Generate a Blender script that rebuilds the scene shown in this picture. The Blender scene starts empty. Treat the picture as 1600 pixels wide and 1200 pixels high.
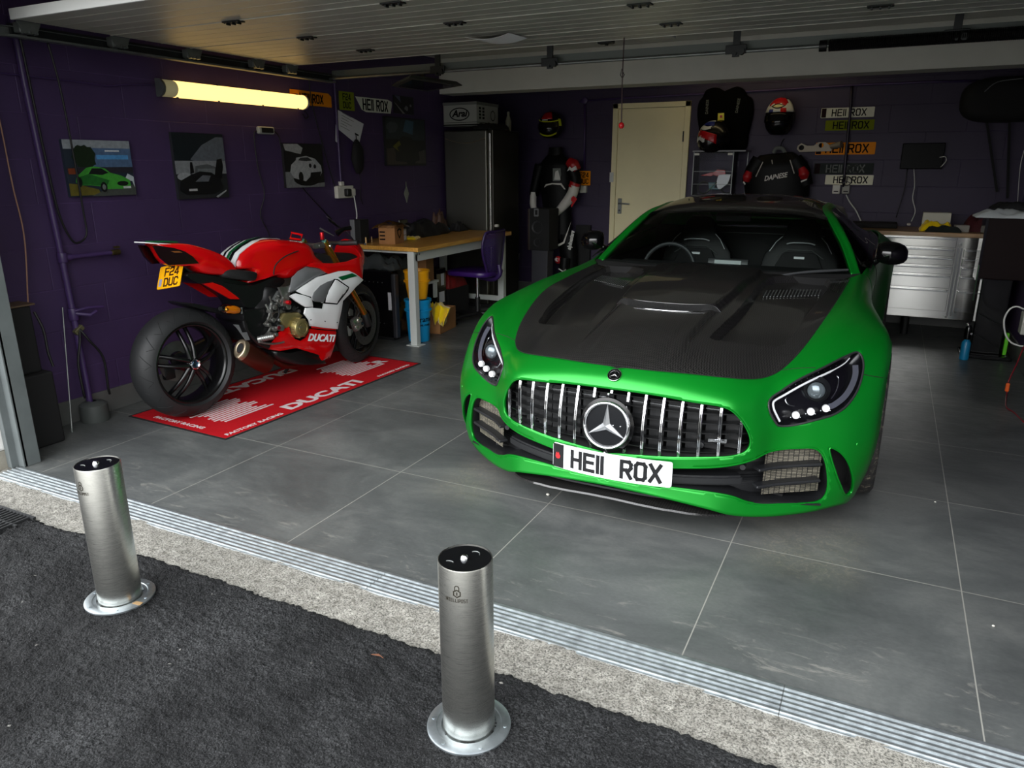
import bpy, bmesh, math, random
import numpy as np
from mathutils import Vector, Matrix, Euler, geometry, noise as mnoise
from mathutils.bvhtree import BVHTree

random.seed(7)
SC = bpy.context.scene
COL = SC.collection
PI = math.pi
def V(*a): return Vector(a)

# ---- camera
CAM_POS = Vector((0.0, 0.0, 1.45))
CAM_ROWS = (Vector((0.89451985, 0.44702092, -0.00255754)),      # camera right in world axes
            Vector((-0.12533723, 0.25629199, 0.95843883)),      # camera up
            Vector((0.42909769, -0.857022, 0.28528664)))        # camera back
cd = bpy.data.cameras.new('camera')
cam = bpy.data.objects.new('camera', cd)
COL.objects.link(cam)
m3 = Matrix((CAM_ROWS[0], CAM_ROWS[1], CAM_ROWS[2])).transposed()
cam.matrix_world = Matrix.Translation(CAM_POS) @ m3.to_4x4()
cd.sensor_width = 36.0
cd.lens = 1150.31 / 1600 * 36.0
cd.clip_start = 0.05
SC.camera = cam

# ---- light: an overcast sky
W = bpy.data.worlds.new('overcast_sky')
SC.world = W
W.use_nodes = True
wn = W.node_tree.nodes; wl = W.node_tree.links
wn.clear()
wo = wn.new('ShaderNodeOutputWorld'); wb = wn.new('ShaderNodeBackground')
wtc = wn.new('ShaderNodeTexCoord'); wsx = wn.new('ShaderNodeSeparateXYZ')
wmr = wn.new('ShaderNodeMapRange'); wcr = wn.new('ShaderNodeValToRGB')
wl.new(wtc.outputs['Generated'], wsx.inputs[0]); wl.new(wsx.outputs['Z'], wmr.inputs[0])
wmr.inputs[1].default_value = -0.1; wmr.inputs[2].default_value = 1.0
wl.new(wmr.outputs[0], wcr.inputs[0])
e = wcr.color_ramp.elements
e[0].position = 0.0; e[0].color = (0.10, 0.10, 0.10, 1)
e[1].position = 1.0; e[1].color = (0.36, 0.38, 0.40, 1)
for p_, c_ in ((0.10, (0.12, 0.12, 0.12, 1)), (0.16, (0.62, 0.62, 0.62, 1)), (0.32, (1.25, 1.26, 1.27, 1)), (0.56, (1.05, 1.07, 1.10, 1)), (0.8, (.62, .64, .67, 1))):
    k = wcr.color_ramp.elements.new(p_); k.color = c_
wdp = wn.new('ShaderNodeVectorMath'); wdp.operation = 'DOT_PRODUCT'
wl.new(wtc.outputs['Generated'], wdp.inputs[0]); wdp.inputs[1].default_value = Vector((-0.42, -0.80, 0.42)).normalized()
wm2 = wn.new('ShaderNodeMapRange'); wl.new(wdp.outputs['Value'], wm2.inputs[0]); wm2.interpolation_type = 'SMOOTHSTEP'
wm2.inputs[1].default_value = 0.1; wm2.inputs[2].default_value = 1.0; wm2.inputs[3].default_value = 1.0; wm2.inputs[4].default_value = 3.4
wmu = wn.new('ShaderNodeMath'); wmu.operation = 'MULTIPLY'; wl.new(wm2.outputs[0], wmu.inputs[0]); wmu.inputs[1].default_value = 2.05
wl.new(wcr.outputs[0], wb.inputs[0]); wl.new(wmu.outputs[0], wb.inputs[1])
wl.new(wb.outputs[0], wo.inputs[0])

SC.view_settings.view_transform = 'Standard'
SC.view_settings.look = 'None'
SC.view_settings.exposure = 0.0
SC.view_settings.gamma = 1.0
SC.view_settings.use_curve_mapping = False

# ---- materials
def srgb(r, g, b):
    f = lambda c: (c / 255 / 12.92) if c / 255 <= 0.04045 else ((c / 255 + 0.055) / 1.055) ** 2.4
    return (f(r), f(g), f(b), 1.0)

class NT:
    """tiny helper around one material's node tree"""
    def __init__(s, name):
        s.m = bpy.data.materials.new(name); s.m.use_nodes = True
        s.n = s.m.node_tree.nodes; s.l = s.m.node_tree.links
        s.b = s.n['Principled BSDF']
    def new(s, t, **kw):
        x = s.n.new(t)
        for k, v in kw.items(): setattr(x, k, v)
        return x
    def link(s, a, b): s.l.new(a, b)
    def coords(s, scale=(1, 1, 1), loc=(0, 0, 0), rot=(0, 0, 0), kind='Object'):
        tc = s.new('ShaderNodeTexCoord'); mp = s.new('ShaderNodeMapping')
        s.link(tc.outputs[kind], mp.inputs[0])
        mp.inputs['Scale'].default_value = scale; mp.inputs['Location'].default_value = loc; mp.inputs['Rotation'].default_value = rot
        return mp.outputs[0]
    def noise(s, vec, scale=5, detail=4, rough=0.55, dist=0):
        x = s.new('ShaderNodeTexNoise'); s.link(vec, x.inputs['Vector'])
        x.inputs['Scale'].default_value = scale; x.inputs['Detail'].default_value = detail
        x.inputs['Roughness'].default_value = rough; x.inputs['Distortion'].default_value = dist
        return x.outputs[0]
    def ramp(s, fac, stops):
        x = s.new('ShaderNodeValToRGB'); s.link(fac, x.inputs[0])
        el = x.color_ramp.elements
        el[0].position, el[0].color = stops[0][0], stops[0][1]
        el[1].position, el[1].color = stops[-1][0], stops[-1][1]
        for p, c in stops[1:-1]:
            q = el.new(p); q.color = c
        return x.outputs[0]
    def mix(s, fac, a, b, mode='MIX'):
        x = s.new('ShaderNodeMix', data_type='RGBA', blend_type=mode)
        for sock, v in ((x.inputs[0], fac), (x.inputs[6], a), (x.inputs[7], b)):
            if hasattr(v, 'links') or isinstance(v, bpy.types.NodeSocket): s.link(v, sock)
            else: sock.default_value = v
        return x.outputs[2]
    def math(s, op, a, b=0.0):
        x = s.new('ShaderNodeMath', operation=op)
        for sock, v in ((x.inputs[0], a), (x.inputs[1], b)):
            if isinstance(v, bpy.types.NodeSocket): s.link(v, sock)
            else: sock.default_value = v
        return x.outputs[0]
    def bump(s, h, strength=0.3, dist=0.01, to=None):
        x = s.new('ShaderNodeBump'); s.link(h, x.inputs['Height'])
        x.inputs['Strength'].default_value = strength; x.inputs['Distance'].default_value = dist
        if to is not None: s.link(to, x.inputs['Normal'])
        s.link(x.outputs[0], s.b.inputs['Normal'])
        return x.outputs[0]
    def set(s, **kw):
        names = dict(color='Base Color', rough='Roughness', metal='Metallic', spec='Specular IOR Level', coat='Coat Weight',
                     coatr='Coat Roughness', trans='Transmission Weight', alpha='Alpha', ior='IOR', emit='Emission Color', es='Emission Strength',
                     sheen='Sheen Weight', aniso='Anisotropic')
        for k, v in kw.items():
            i = s.b.inputs[names[k]]
            if isinstance(v, bpy.types.NodeSocket): s.link(v, i)
            else: i.default_value = v
        return s

def gray(v): return (v, v, v, 1)

def mat(name, color, rough=0.5, metal=0.0, bump=0.0, bscale=60, var=0.0, vscale=6, **kw):
    t = NT(name); t.set(color=color, rough=rough, metal=metal, **kw)
    vec = t.coords() if (bump or var) else None
    if var:
        f = t.noise(vec, vscale, 5)
        lo = tuple(c * (1 - var) for c in color[:3]) + (1,)
        hi = tuple(min(1, c * (1 + var)) for c in color[:3]) + (1,)
        t.set(color=t.ramp(f, [(0.3, lo), (0.7, hi)]))
    if bump: t.bump(t.noise(vec, bscale, 3), bump, 0.004)
    return t.m

# ---- meshes
class MB:
    """collects shapes into one mesh"""
    def __init__(s): s.b = bmesh.new(); s.uv = None
    def faces(s, vs, fs):
        v = [s.b.verts.new(p) for p in vs]
        for f in fs:
            try: s.b.faces.new([v[i] for i in f])
            except ValueError: pass
        return v
    def box(s, c, d, rot=None, bev=0.0, seg=2, M=None):
        """box centred at c with size d"""
        t = bmesh.new(); bmesh.ops.create_cube(t, size=1.0)
        bmesh.ops.scale(t, vec=Vector(d), verts=t.verts)
        if bev: bmesh.ops.bevel(t, geom=t.edges[:], offset=bev, segments=seg, profile=0.5, affect='EDGES')
        m = Matrix.Translation(Vector(c))
        if rot is not None: m = m @ Euler(rot).to_matrix().to_4x4()
        if M is not None: m = M @ m
        s.join(t, m); return s
    def bb(s, a, b, bev=0.0, seg=2):
        """box from corner a to corner b"""
        a = Vector(a); b = Vector(b)
        return s.box((a + b) / 2, [abs(x) for x in (b - a)], bev=bev, seg=seg)
    def join(s, t, m=None):
        if m is not None: bmesh.ops.transform(t, matrix=m, verts=t.verts)
        me = bpy.data.meshes.new('tmp'); t.to_mesh(me); t.free()
        s.b.from_mesh(me); bpy.data.meshes.remove(me)
        return s
    def cyl(s, p, q, r, r2=None, n=20, caps=True, bev=0.0):
        p = Vector(p); q = Vector(q); d = q - p; L = d.length
        if L < 1e-7: return s
        t = bmesh.new()
        bmesh.ops.create_cone(t, cap_ends=caps, segments=n, radius1=r, radius2=r if r2 is None else r2, depth=L)
        if bev and caps:
            ed = [e for e in t.edges if abs(e.verts[0].co.z - e.verts[1].co.z) < 1e-6]
            bmesh.ops.bevel(t, geom=ed, offset=bev, segments=2, profile=0.5, affect='EDGES')
        m = Matrix.Translation((p + q) / 2) @ d.to_track_quat('Z', 'Y').to_matrix().to_4x4()
        return s.join(t, m)
    def lathe(s, prof, n=32, M=None, close=False, ang=2 * PI):
        """profile of (r, z) turned round z"""
        t = bmesh.new(); rings = []
        full = abs(ang - 2 * PI) < 1e-6
        cnt = n if full else n + 1
        for i in range(cnt):
            a = ang * i / n
            rings.append([t.verts.new((r * math.cos(a), r * math.sin(a), z)) for r, z in prof])
        m = len(prof)
        for i in range(n):
            A = rings[i]; B = rings[(i + 1) % cnt]
            for j in range(m if close else m - 1):
                k = (j + 1) % m
                try: t.faces.new((A[j], B[j], B[k], A[k]))
                except ValueError: pass
        bmesh.ops.remove_doubles(t, verts=t.verts, dist=1e-6)
        bmesh.ops.recalc_face_normals(t, faces=t.faces)
        return s.join(t, M)
    def tube(s, pts, r, n=10, closed=False, caps=True, smooth=0):
        """tube along points; r a number or one radius per point"""
        pts = [Vector(p) for p in pts]
        if smooth: pts, r = crom(pts, smooth, r, closed)
        N = len(pts); rr = r if hasattr(r, '__len__') else [r] * N
        t = bmesh.new(); rings = []; up = None
        for i in range(N):
            a = pts[(i - 1) % N] if (closed or i > 0) else pts[i]
            b = pts[(i + 1) % N] if (closed or i < N - 1) else pts[i]
            d = (b - a).normalized()
            if up is None:
                up = d.orthogonal().normalized()
            else:
                up = (up - d * up.dot(d))
                up = up.normalized() if up.length > 1e-6 else d.orthogonal().normalized()
            w = d.cross(up)
            rings.append([t.verts.new(pts[i] + (up * math.cos(2 * PI * k / n) + w * math.sin(2 * PI * k / n)) * rr[i]) for k in range(n)])
        for i in range(N if closed else N - 1):
            A = rings[i]; B = rings[(i + 1) % N]
            for k in range(n):
                t.faces.new((A[k], A[(k + 1) % n], B[(k + 1) % n], B[k]))
        if caps and not closed:
            t.faces.new(rings[0][::-1]); t.faces.new(rings[-1])
        return s.join(t)
    def ribbon(s, pts, w, th, up=(0, 0, 1)):
        """flat strip of width w and thickness th along points"""
        pts = [Vector(p) for p in pts]; N = len(pts); t = bmesh.new(); rings = []
        up = Vector(up)
        for i in range(N):
            d = (pts[min(i + 1, N - 1)] - pts[max(i - 1, 0)]).normalized()
            sd = d.cross(up).normalized(); nn = sd.cross(d).normalized()
            rings.append([t.verts.new(pts[i] + sd * w / 2 * a + nn * th / 2 * b) for a, b in ((-1, -1), (1, -1), (1, 1), (-1, 1))])
        for i in range(N - 1):
            for k in range(4): t.faces.new((rings[i][k], rings[i][(k + 1) % 4], rings[i + 1][(k + 1) % 4], rings[i + 1][k]))
        t.faces.new(rings[0][::-1]); t.faces.new(rings[-1])
        return s.join(t)
    def prism(s, poly, h, M=None, holes=(), bev=0.0):
        """2d outline (x,y) with holes, extruded from z=0 to z=h, then moved by M"""
        t = bmesh.new()
        tri_prism(t, poly, holes, h)
        if bev:
            ed = [e for e in t.edges if len(e.link_faces) == 2 and e.calc_face_angle(0) > 0.7]
            bmesh.ops.bevel(t, geom=ed, offset=bev, segments=2, profile=0.5, affect='EDGES')
        return s.join(t, M)
    def sphere(s, c, r, sc=(1, 1, 1), seg=24, rings=14, M=None):
        t = bmesh.new(); bmesh.ops.create_uvsphere(t, u_segments=seg, v_segments=rings, radius=r)
        bmesh.ops.scale(t, vec=Vector(sc), verts=t.verts)
        m = Matrix.Translation(Vector(c))
        if M is not None: m = m @ M
        return s.join(t, m)
    def loft(s, rings, closed=True, caps=True):
        t = bmesh.new(); R = [[t.verts.new(p) for p in r] for r in rings]
        n = len(R[0])
        for A, B in zip(R, R[1:]):
            for k in range(n if closed else n - 1):
                try: t.faces.new((A[k], A[(k + 1) % n], B[(k + 1) % n], B[k]))
                except ValueError: pass
        if caps and closed:
            t.faces.new(R[0][::-1]); t.faces.new(R[-1])
        bmesh.ops.recalc_face_normals(t, faces=t.faces)
        return s.join(t)
    def text(s, body, size, h, M=None, sx=1.0, bold=0.0, shear=0.0):
        cu = bpy.data.curves.new('t', 'FONT'); cu.body = body; cu.size = size; cu.extrude = h / 2; cu.offset = bold
        cu.align_x = 'CENTER'; cu.align_y = 'CENTER'; cu.shear = shear; cu.resolution_u = 3
        o = bpy.data.objects.new('t', cu); me = bpy.data.meshes.new_from_object(o)
        t = bmesh.new(); t.from_mesh(me)
        bpy.data.objects.remove(o); bpy.data.meshes.remove(me); bpy.data.curves.remove(cu)
        bmesh.ops.scale(t, vec=(sx, 1, 1), verts=t.verts)
        bmesh.ops.translate(t, vec=(0, 0, h / 2), verts=t.verts)
        return s.join(t, M)

def crom(pts, k, r=None, closed=False):
    """Catmull-Rom through points, k pieces per span"""
    P = [Vector(p) for p in pts]; N = len(P); out = []; ro = []
    rr = list(r) if hasattr(r, '__len__') else None
    spans = N if closed else N - 1
    g = lambda i: P[i % N] if closed else P[min(max(i, 0), N - 1)]
    for i in range(spans):
        a, b, c, d = g(i - 1), g(i), g(i + 1), g(i + 2)
        if not closed and i == 0: a = b * 2 - c
        if not closed and i == spans - 1: d = c * 2 - b
        for j in range(k):
            t = j / k
            out.append(0.5 * ((2 * b) + (c - a) * t + (2 * a - 5 * b + 4 * c - d) * t * t + (3 * b - a - 3 * c + d) * t ** 3))
            if rr: ro.append(rr[i] * (1 - t) + rr[(i + 1) % N] * t)
    if not closed:
        out.append(P[-1])
        if rr: ro.append(rr[-1])
    return out, (ro if rr else r)

def tri_prism(t, poly, holes, h):
    loops = [list(poly)] + [list(q) for q in holes]
    pts = [Vector((p[0], p[1], 0)) for l in loops for p in l]
    tris = geometry.tessellate_polygon([[Vector((p[0], p[1], 0)) for p in l] for l in loops])
    lo = [t.verts.new(p) for p in pts]; hi = [t.verts.new((p.x, p.y, h)) for p in pts]
    for a, b, c in tris:
        for q in ((lo[a], lo[b], lo[c]), (hi[c], hi[b], hi[a])):
            try: t.faces.new(q)
            except ValueError: pass
    off = 0
    for l in loops:
        n = len(l)
        for i in range(n):
            a, b = off + i, off + (i + 1) % n
            try: t.faces.new((lo[a], lo[b], hi[b], hi[a]))
            except ValueError: pass
        off += n
    bmesh.ops.recalc_face_normals(t, faces=t.faces)
    bmesh.ops.dissolve_limit(t, angle_limit=0.001, verts=t.verts, edges=t.edges)

def wmat(o):
    m = o.matrix_basis.copy()
    while o.parent: o = o.parent; m = o.matrix_basis @ m
    return m

def obj(name, mb, m, parent=None, local=False, smooth=False, ang=0.6, kind=None):
    """one mesh object; with a parent the shapes are given in world axes unless local"""
    me = bpy.data.meshes.new(name)
    if smooth:
        for f in mb.b.faces: f.smooth = True
        for ed in mb.b.edges:
            if len(ed.link_faces) == 2 and ed.calc_face_angle(0) > ang: ed.smooth = False
    mb.b.to_mesh(me); mb.b.free()
    me.materials.append(m)
    o = bpy.data.objects.new(name, me); COL.objects.link(o)
    if parent is not None:
        if not local: me.transform(wmat(parent).inverted())
        o.parent = parent
    if kind: o['kind'] = kind
    return o

def struct(name, mb, m, **kw):
    return obj(name, mb, m, kind='structure', **kw)

def tag(o, label, cat, group=None, kind=None):
    o['label'] = label; o['category'] = cat
    if group: o['group'] = group
    if kind: o['kind'] = kind
    return o

def thing(name, loc, label, cat, rot=(0, 0, 0), group=None):
    o = bpy.data.objects.new(name, None); COL.objects.link(o)
    o.empty_display_size = 0.05
    o.location = loc; o.rotation_euler = rot
    return tag(o, label, cat, group)

def dup(root, loc, rot=None, label=None):
    r = root.copy(); COL.objects.link(r); r.location = loc
    if rot is not None: r.rotation_euler = rot
    if label: r['label'] = label
    for ch in list(root.children):
        c = ch.copy(); COL.objects.link(c); c.parent = r
        for g in list(ch.children):
            d = g.copy(); COL.objects.link(d); d.parent = c
    return r

def frame(o, x, y):
    """matrix whose local x, y run along world vectors x, y at origin o"""
    x = Vector(x).normalized(); y = Vector(y).normalized(); z = x.cross(y)
    return Matrix.Translation(Vector(o)) @ Matrix((x, y, z)).transposed().to_4x4()

STROKES = {
 'H': (0.63, [[(0, 0), (0, 1)], [(1, 0), (1, 1)], [(0, .5), (1, .5)]]),
 'E': (0.63, [[(1, 0), (0, 0), (0, 1), (1, 1)], [(0, .52), (.9, .52)]]),
 '1': (0.0, [[(0, 0), (0, 1)]]),
 'R': (0.63, [[(0, 0), (0, 1), (.8, 1), (1, .86), (1, .62), (.8, .47), (0, .47)], [(.5, .47), (1, 0)]]),
 'O': (0.63, [[(.2, 0), (.8, 0), (1, .15), (1, .85), (.8, 1), (.2, 1), (0, .85), (0, .15), (.2, 0)]]),
 'X': (0.63, [[(0, 0), (1, 1)], [(0, 1), (1, 0)]]),
 'F': (0.63, [[(0, 0), (0, 1), (1, 1)], [(0, .52), (.9, .52)]]),
 '2': (0.63, [[(0, .86), (.2, 1), (.8, 1), (1, .86), (1, .66), (.82, .5), (.15, .42), (0, .3), (0, 0), (1, 0)]]),
 '4': (0.63, [[(.78, 0), (.78, 1), (0, .3), (0, .22), (1, .22)]]),
 'D': (0.63, [[(0, 0), (.75, 0), (1, .18), (1, .82), (.75, 1), (0, 1), (0, 0)]]),
 'U': (0.63, [[(0, 1), (0, .15), (.2, 0), (.8, 0), (1, .15), (1, 1)]]),
 'C': (0.63, [[(1, .8), (.8, 1), (.2, 1), (0, .85), (0, .15), (.2, 0), (.8, 0), (1, .2)]]),
 'A': (0.66, [[(0, 0), (.5, 1), (1, 0)], [(.2, .32), (.8, .32)]]),
 'T': (0.63, [[(.5, 0), (.5, 1)], [(0, 1), (1, 1)]]),
 'I': (0.0, [[(0, 0), (0, 1)]]),
}
def letters(mb, body, h, th, dz, M, sx=1.0, gap=0.30, slant=0.0, curve=None):
    """stroke letters of height h, stroke th, thickness dz, centred on M's origin"""
    x = 0.0; items = []
    for ch in body:
        if ch == ' ': x += 0.42 * h * sx; continue
        w, st = STROKES[ch]; W_ = w * h * sx * 0.8
        items.append((x, W_, st)); x += W_ + (gap if w else gap * 0.95) * h * sx
    tot = x - gap * h * sx
    for x0, W_, st in items:
        for line in st:
            P = [(x0 + a * W_ - tot / 2, (b - 0.5) * (h - th)) for a, b in line]
            P = [(a + slant * b, b) for a, b in P]
            for (a, b), (c, d) in zip(P, P[1:]):
                L = max(1e-9, math.hypot(c - a, d - b)); ux, uy = (c - a) / L * th / 2, (d - b) / L * th / 2
                q = [(a - ux * .98 - uy, b - uy * .98 + ux), (a - ux * .98 + uy, b - uy * .98 - ux),
                     (c + ux * .98 + uy, d + uy * .98 - ux), (c + ux * .98 - uy, d + uy * .98 + ux)]
                k = [(p[0], p[1], 0) for p in q] + [(p[0], p[1], dz) for p in q]
                f = [(0, 1, 2, 3), (7, 6, 5, 4), (0, 4, 5, 1), (1, 5, 6, 2), (2, 6, 7, 3), (3, 7, 4, 0)]
                if curve: k = [curve(Vector(p)) for p in k]
                mb.faces([M @ Vector(p) for p in k], f)
    return mb

def rrect(w, h, r, n=5):
    """rounded rectangle outline centred on the origin"""
    out = []
    for cx, cy, a0 in ((w / 2 - r, h / 2 - r, 0), (-w / 2 + r, h / 2 - r, 90), (-w / 2 + r, -h / 2 + r, 180), (w / 2 - r, -h / 2 + r, 270)):
        for i in range(n + 1):
            a = math.radians(a0 + 90 * i / n); out.append((cx + r * math.cos(a), cy + r * math.sin(a)))
    return out
def circle(r, n=32, cx=0, cy=0, ry=None):
    return [(cx + r * math.cos(2 * PI * i / n), cy + (ry or r) * math.sin(2 * PI * i / n)) for i in range(n)]
# ==== THE SETTING
def m_tiles():
    t = NT('grey_floor_tiles'); vec = t.coords(loc=(-0.397, -0.364, 0))
    br = t.new('ShaderNodeTexBrick', offset=0.0, squash=1.0); t.link(vec, br.inputs['Vector'])
    br.inputs['Scale'].default_value = 1; br.inputs['Brick Width'].default_value = 0.797; br.inputs['Row Height'].default_value = 0.797
    br.inputs['Mortar Size'].default_value = 0.0022; br.inputs['Mortar Smooth'].default_value = 0.2
    br.inputs['Color1'].default_value = gray(0.0); br.inputs['Color2'].default_value = gray(1.0); br.inputs['Bias'].default_value = 0
    v2 = t.coords(scale=(1, 1.4, 1))
    n1 = t.noise(v2, 1.6, 8, 0.62, 0.6); n2 = t.noise(t.coords(scale=(1, 3, 1)), 9, 6, 0.7); n3 = t.noise(v2, 60, 3, 0.6)
    base = t.ramp(n1, [(0.25, srgb(74, 77, 77)), (0.5, srgb(99, 102, 101)), (0.75, srgb(128, 130, 127))])
    base = t.mix(0.35, base, t.ramp(n2, [(0.3, srgb(70, 72, 72)), (0.7, srgb(126, 126, 122))]), 'OVERLAY')
    base = t.mix(0.12, base, t.ramp(n3, [(0.35, gray(0.2)), (0.65, gray(0.8))]), 'OVERLAY')
    base = t.mix(t.math('MULTIPLY', br.outputs['Color'], 0.18), base, gray(0.03))
    sm = t.noise(t.coords(scale=(0.6, 2.2, 1)), 7, 8, 0.75, 1.4)
    smr = t.ramp(sm, [(0.56, gray(0)), (0.66, gray(1))])
    sx = t.new('ShaderNodeSeparateXYZ'); t.link(t.coords(), sx.inputs[0])
    def band(s_, a, b, c, d):
        q = t.new('ShaderNodeMapRange', interpolation_type='SMOOTHSTEP'); t.link(s_, q.inputs[0]); q.inputs[1].default_value = a; q.inputs[2].default_value = b
        r = t.new('ShaderNodeMapRange', interpolation_type='SMOOTHSTEP'); t.link(s_, r.inputs[0]); r.inputs[1].default_value = c; r.inputs[2].default_value = d
        return t.math('MULTIPLY', q.outputs[0], t.math('SUBTRACT', 1.0, r.outputs[0]))
    thr = band(sx.outputs['Y'], 1.9, 1.97, 2.05, 2.45)
    m1 = t.math('MULTIPLY', smr, t.math('MULTIPLY', thr, 0.45))
    base = t.mix(m1, base, srgb(150, 148, 140))
    wn_ = t.noise(t.coords(scale=(1, 1, 1)), 24, 8, 0.85, 2.2); sm2 = t.ramp(wn_, [(0.50, gray(0)), (0.60, gray(1))])
    for a, b in ((-0.42, 0.16), (-1.85, -1.38)):
        zone = t.math('MULTIPLY', band(sx.outputs['X'], a, a + 0.18, b - 0.18, b), band(sx.outputs['Y'], 2.50, 2.72, 2.9, 3.4))
        base = t.mix(t.math('MULTIPLY', zone, t.math('ADD', t.math('MULTIPLY', sm2, 0.30), 0.10)), base, srgb(140, 134, 116))
    base = t.mix(br.outputs['Fac'], base, srgb(142, 141, 134))
    rg = t.ramp(n2, [(0.3, gray(0.30)), (0.75, gray(0.52))])
    t.set(color=base, rough=rg, spec=0.45)
    h = t.math('SUBTRACT', t.math('MULTIPLY', n3, 0.15), t.math('MULTIPLY', br.outputs['Fac'], 1.0))
    t.bump(h, 0.25, 0.002)
    return t.m
def m_blocks(name, along, shift, col=(64, 48, 83)):
    """painted blockwork on a wall running along x or y"""
    t = NT(name)
    tc = t.new('ShaderNodeTexCoord'); sx = t.new('ShaderNodeSeparateXYZ'); cx = t.new('ShaderNodeCombineXYZ')
    t.link(tc.outputs['Object'], sx.inputs[0])
    t.link(t.math('ADD', sx.outputs['Y' if along == 'y' else 'X'], shift), cx.inputs[0])
    t.link(t.math('SUBTRACT', sx.outputs['Z'], 0.075), cx.inputs[1])
    br = t.new('ShaderNodeTexBrick', offset=0.5, squash=1.0); t.link(cx.outputs[0], br.inputs['Vector'])
    br.inputs['Scale'].default_value = 1; br.inputs['Brick Width'].default_value = 0.61; br.inputs['Row Height'].default_value = 0.235
    br.inputs['Mortar Size'].default_value = 0.004; br.inputs['Mortar Smooth'].default_value = 0.6
    vec = t.coords()
    n = t.noise(vec, 2.2, 6, 0.6); n2 = t.noise(vec, 45, 4, 0.6)
    c = srgb(*col)
    base = t.ramp(n, [(0.3, tuple(x * 0.86 for x in c[:3]) + (1,)), (0.7, tuple(x * 1.12 for x in c[:3]) + (1,))])
    lines = t.math('MULTIPLY', br.outputs['Fac'], t.ramp(n, [(0.40, gray(0.05)), (0.66, gray(0.6))]))
    base = t.mix(lines, base, tuple(min(1, x * 1.9) for x in c[:3]) + (1,))
    sc = t.noise(t.coords(scale=(1, 1, 1.3)), 13, 8, 0.8, 0.5)
    sxz = t.new('ShaderNodeMapRange'); t.link(sx.outputs['Z'], sxz.inputs[0]); sxz.inputs[1].default_value = 0.8; sxz.inputs[2].default_value = 0.1
    sp = t.math('MULTIPLY', t.ramp(sc, [(0.64, gray(0)), (0.72, gray(1))]), t.math('MULTIPLY', sxz.outputs[0], 0.55))
    base = t.mix(sp, base, srgb(110, 100, 130))
    t.set(color=base, rough=0.5, spec=0.35)
    h = t.math('ADD', t.math('MULTIPLY', br.outputs['Fac'], -1.0), t.math('MULTIPLY', n2, 0.35))
    t.bump(h, 0.55, 0.004)
    return t.m
M_tile = m_tiles()
M_blockL = m_blocks('purple_painted_blocks_left', 'y', -0.095)
M_blockB = m_blocks('purple_painted_blocks_back_shaded', 'x', 0.10, (47, 37, 62))  # same purple paint, its colour darkened for the shade at the back
M_skirt = mat('skirting_tile', srgb(84, 85, 83), 0.45, var=0.2, vscale=5)
M_white = mat('white_ceiling_paint', srgb(196, 196, 186), 0.7, bump=0.1, bscale=25, var=0.04)
M_render = mat('roughcast_render', srgb(222, 222, 218), 0.85, bump=0.9, bscale=55, var=0.08, vscale=20)
M_plinth = mat('bare_plinth', srgb(150, 146, 134), 0.9, bump=0.5, bscale=40, var=0.2, vscale=12)
M_frame = mat('grey_door_frame_paint', srgb(98, 104, 104), 0.45, var=0.12, vscale=8)
M_galv = mat('galvanised_steel', srgb(120, 124, 122), 0.42, 0.75, var=0.2, vscale=14)
M_darkmetal = mat('dark_metal', srgb(46, 48, 48), 0.45, 0.6)
M_black = mat('black_plastic', srgb(18, 18, 19), 0.45)
M_matblack = mat('matt_black', srgb(12, 12, 13), 0.8)
M_rubber = mat('black_rubber', srgb(26, 27, 27), 0.62, bump=0.08, bscale=90)
M_chrome = mat('chrome', srgb(225, 226, 228), 0.08, 1.0)

b = MB(); b.bb((-4.16, 1.955, -0.05), (1.2, 7.82, 0.0)); struct('floor', b, M_tile)
b = MB(); b.bb((-4.36, 1.9, -0.05), (-4.155, 8.0, 2.75)); struct('wall_left', b, M_blockL)
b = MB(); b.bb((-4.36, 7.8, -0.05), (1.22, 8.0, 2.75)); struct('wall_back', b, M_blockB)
b = MB(); b.bb((1.01, 1.9, -0.05), (1.22, 7.8, 2.75)); struct('wall_right', b, M_blockL)
b = MB(); b.bb((-4.36, 1.72, 2.45), (1.22, 8.0, 2.75)); struct('ceiling', b, M_white)
for nm, a, c in (('baseboard_left', (-4.155, 2.07, 0), (-4.143, 7.8, 0.137)), ('baseboard_back', (-4.143, 7.788, 0), (1.01, 7.8, 0.137)),
                 ('baseboard_right', (0.998, 2.07, 0), (1.01, 7.788, 0.137))):
    b = MB(); b.bb(a, c, bev=0.002, seg=1); struct(nm, b, M_skirt)
b = MB(); b.bb((-4.155, 6.70, 2.127), (1.01, 6.96, 2.45), bev=0.004); struct('trim_1', b, M_white)      # the boxed beam
b = MB(); b.bb((-6.5, 1.86, 0.09), (-3.80, 2.06, 3.2), bev=0.012); struct('wall_front_left', b, M_render)
b = MB(); b.bb((-6.5, 1.875, -0.03), (-3.80, 2.06, 0.09)); struct('trim_2', b, M_plinth)
b = MB(); b.bb((-3.80, 1.86, 2.34), (1.0, 2.06, 3.2)); struct('wall_front_top', b, M_render)
b = MB(); b.bb((0.67, 1.86, -0.03), (4.0, 2.06, 3.2)); struct('wall_front_right', b, M_render)
b = MB()
b.bb((-3.80, 1.93, 0.0), (-3.765, 2.06, 2.34), bev=0.003)
b.bb((-3.80, 1.965, 0.0), (-3.72, 1.985, 2.34), bev=0.003)
b.bb((-3.735, 1.97, 0.0), (-3.72, 2.05, 2.34), bev=0.003)
struct('door_1_frame', b, M_frame).name = 'trim_3'
b = MB(); b.bb((0.62, 1.93, 0.0), (0.67, 2.06, 2.34), bev=0.003); struct('trim_4', b, M_frame)
b = MB(); b.bb((-3.80, 1.95, 2.26), (1.0, 2.06, 2.34), bev=0.003); struct('trim_5', b, M_matblack)

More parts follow.
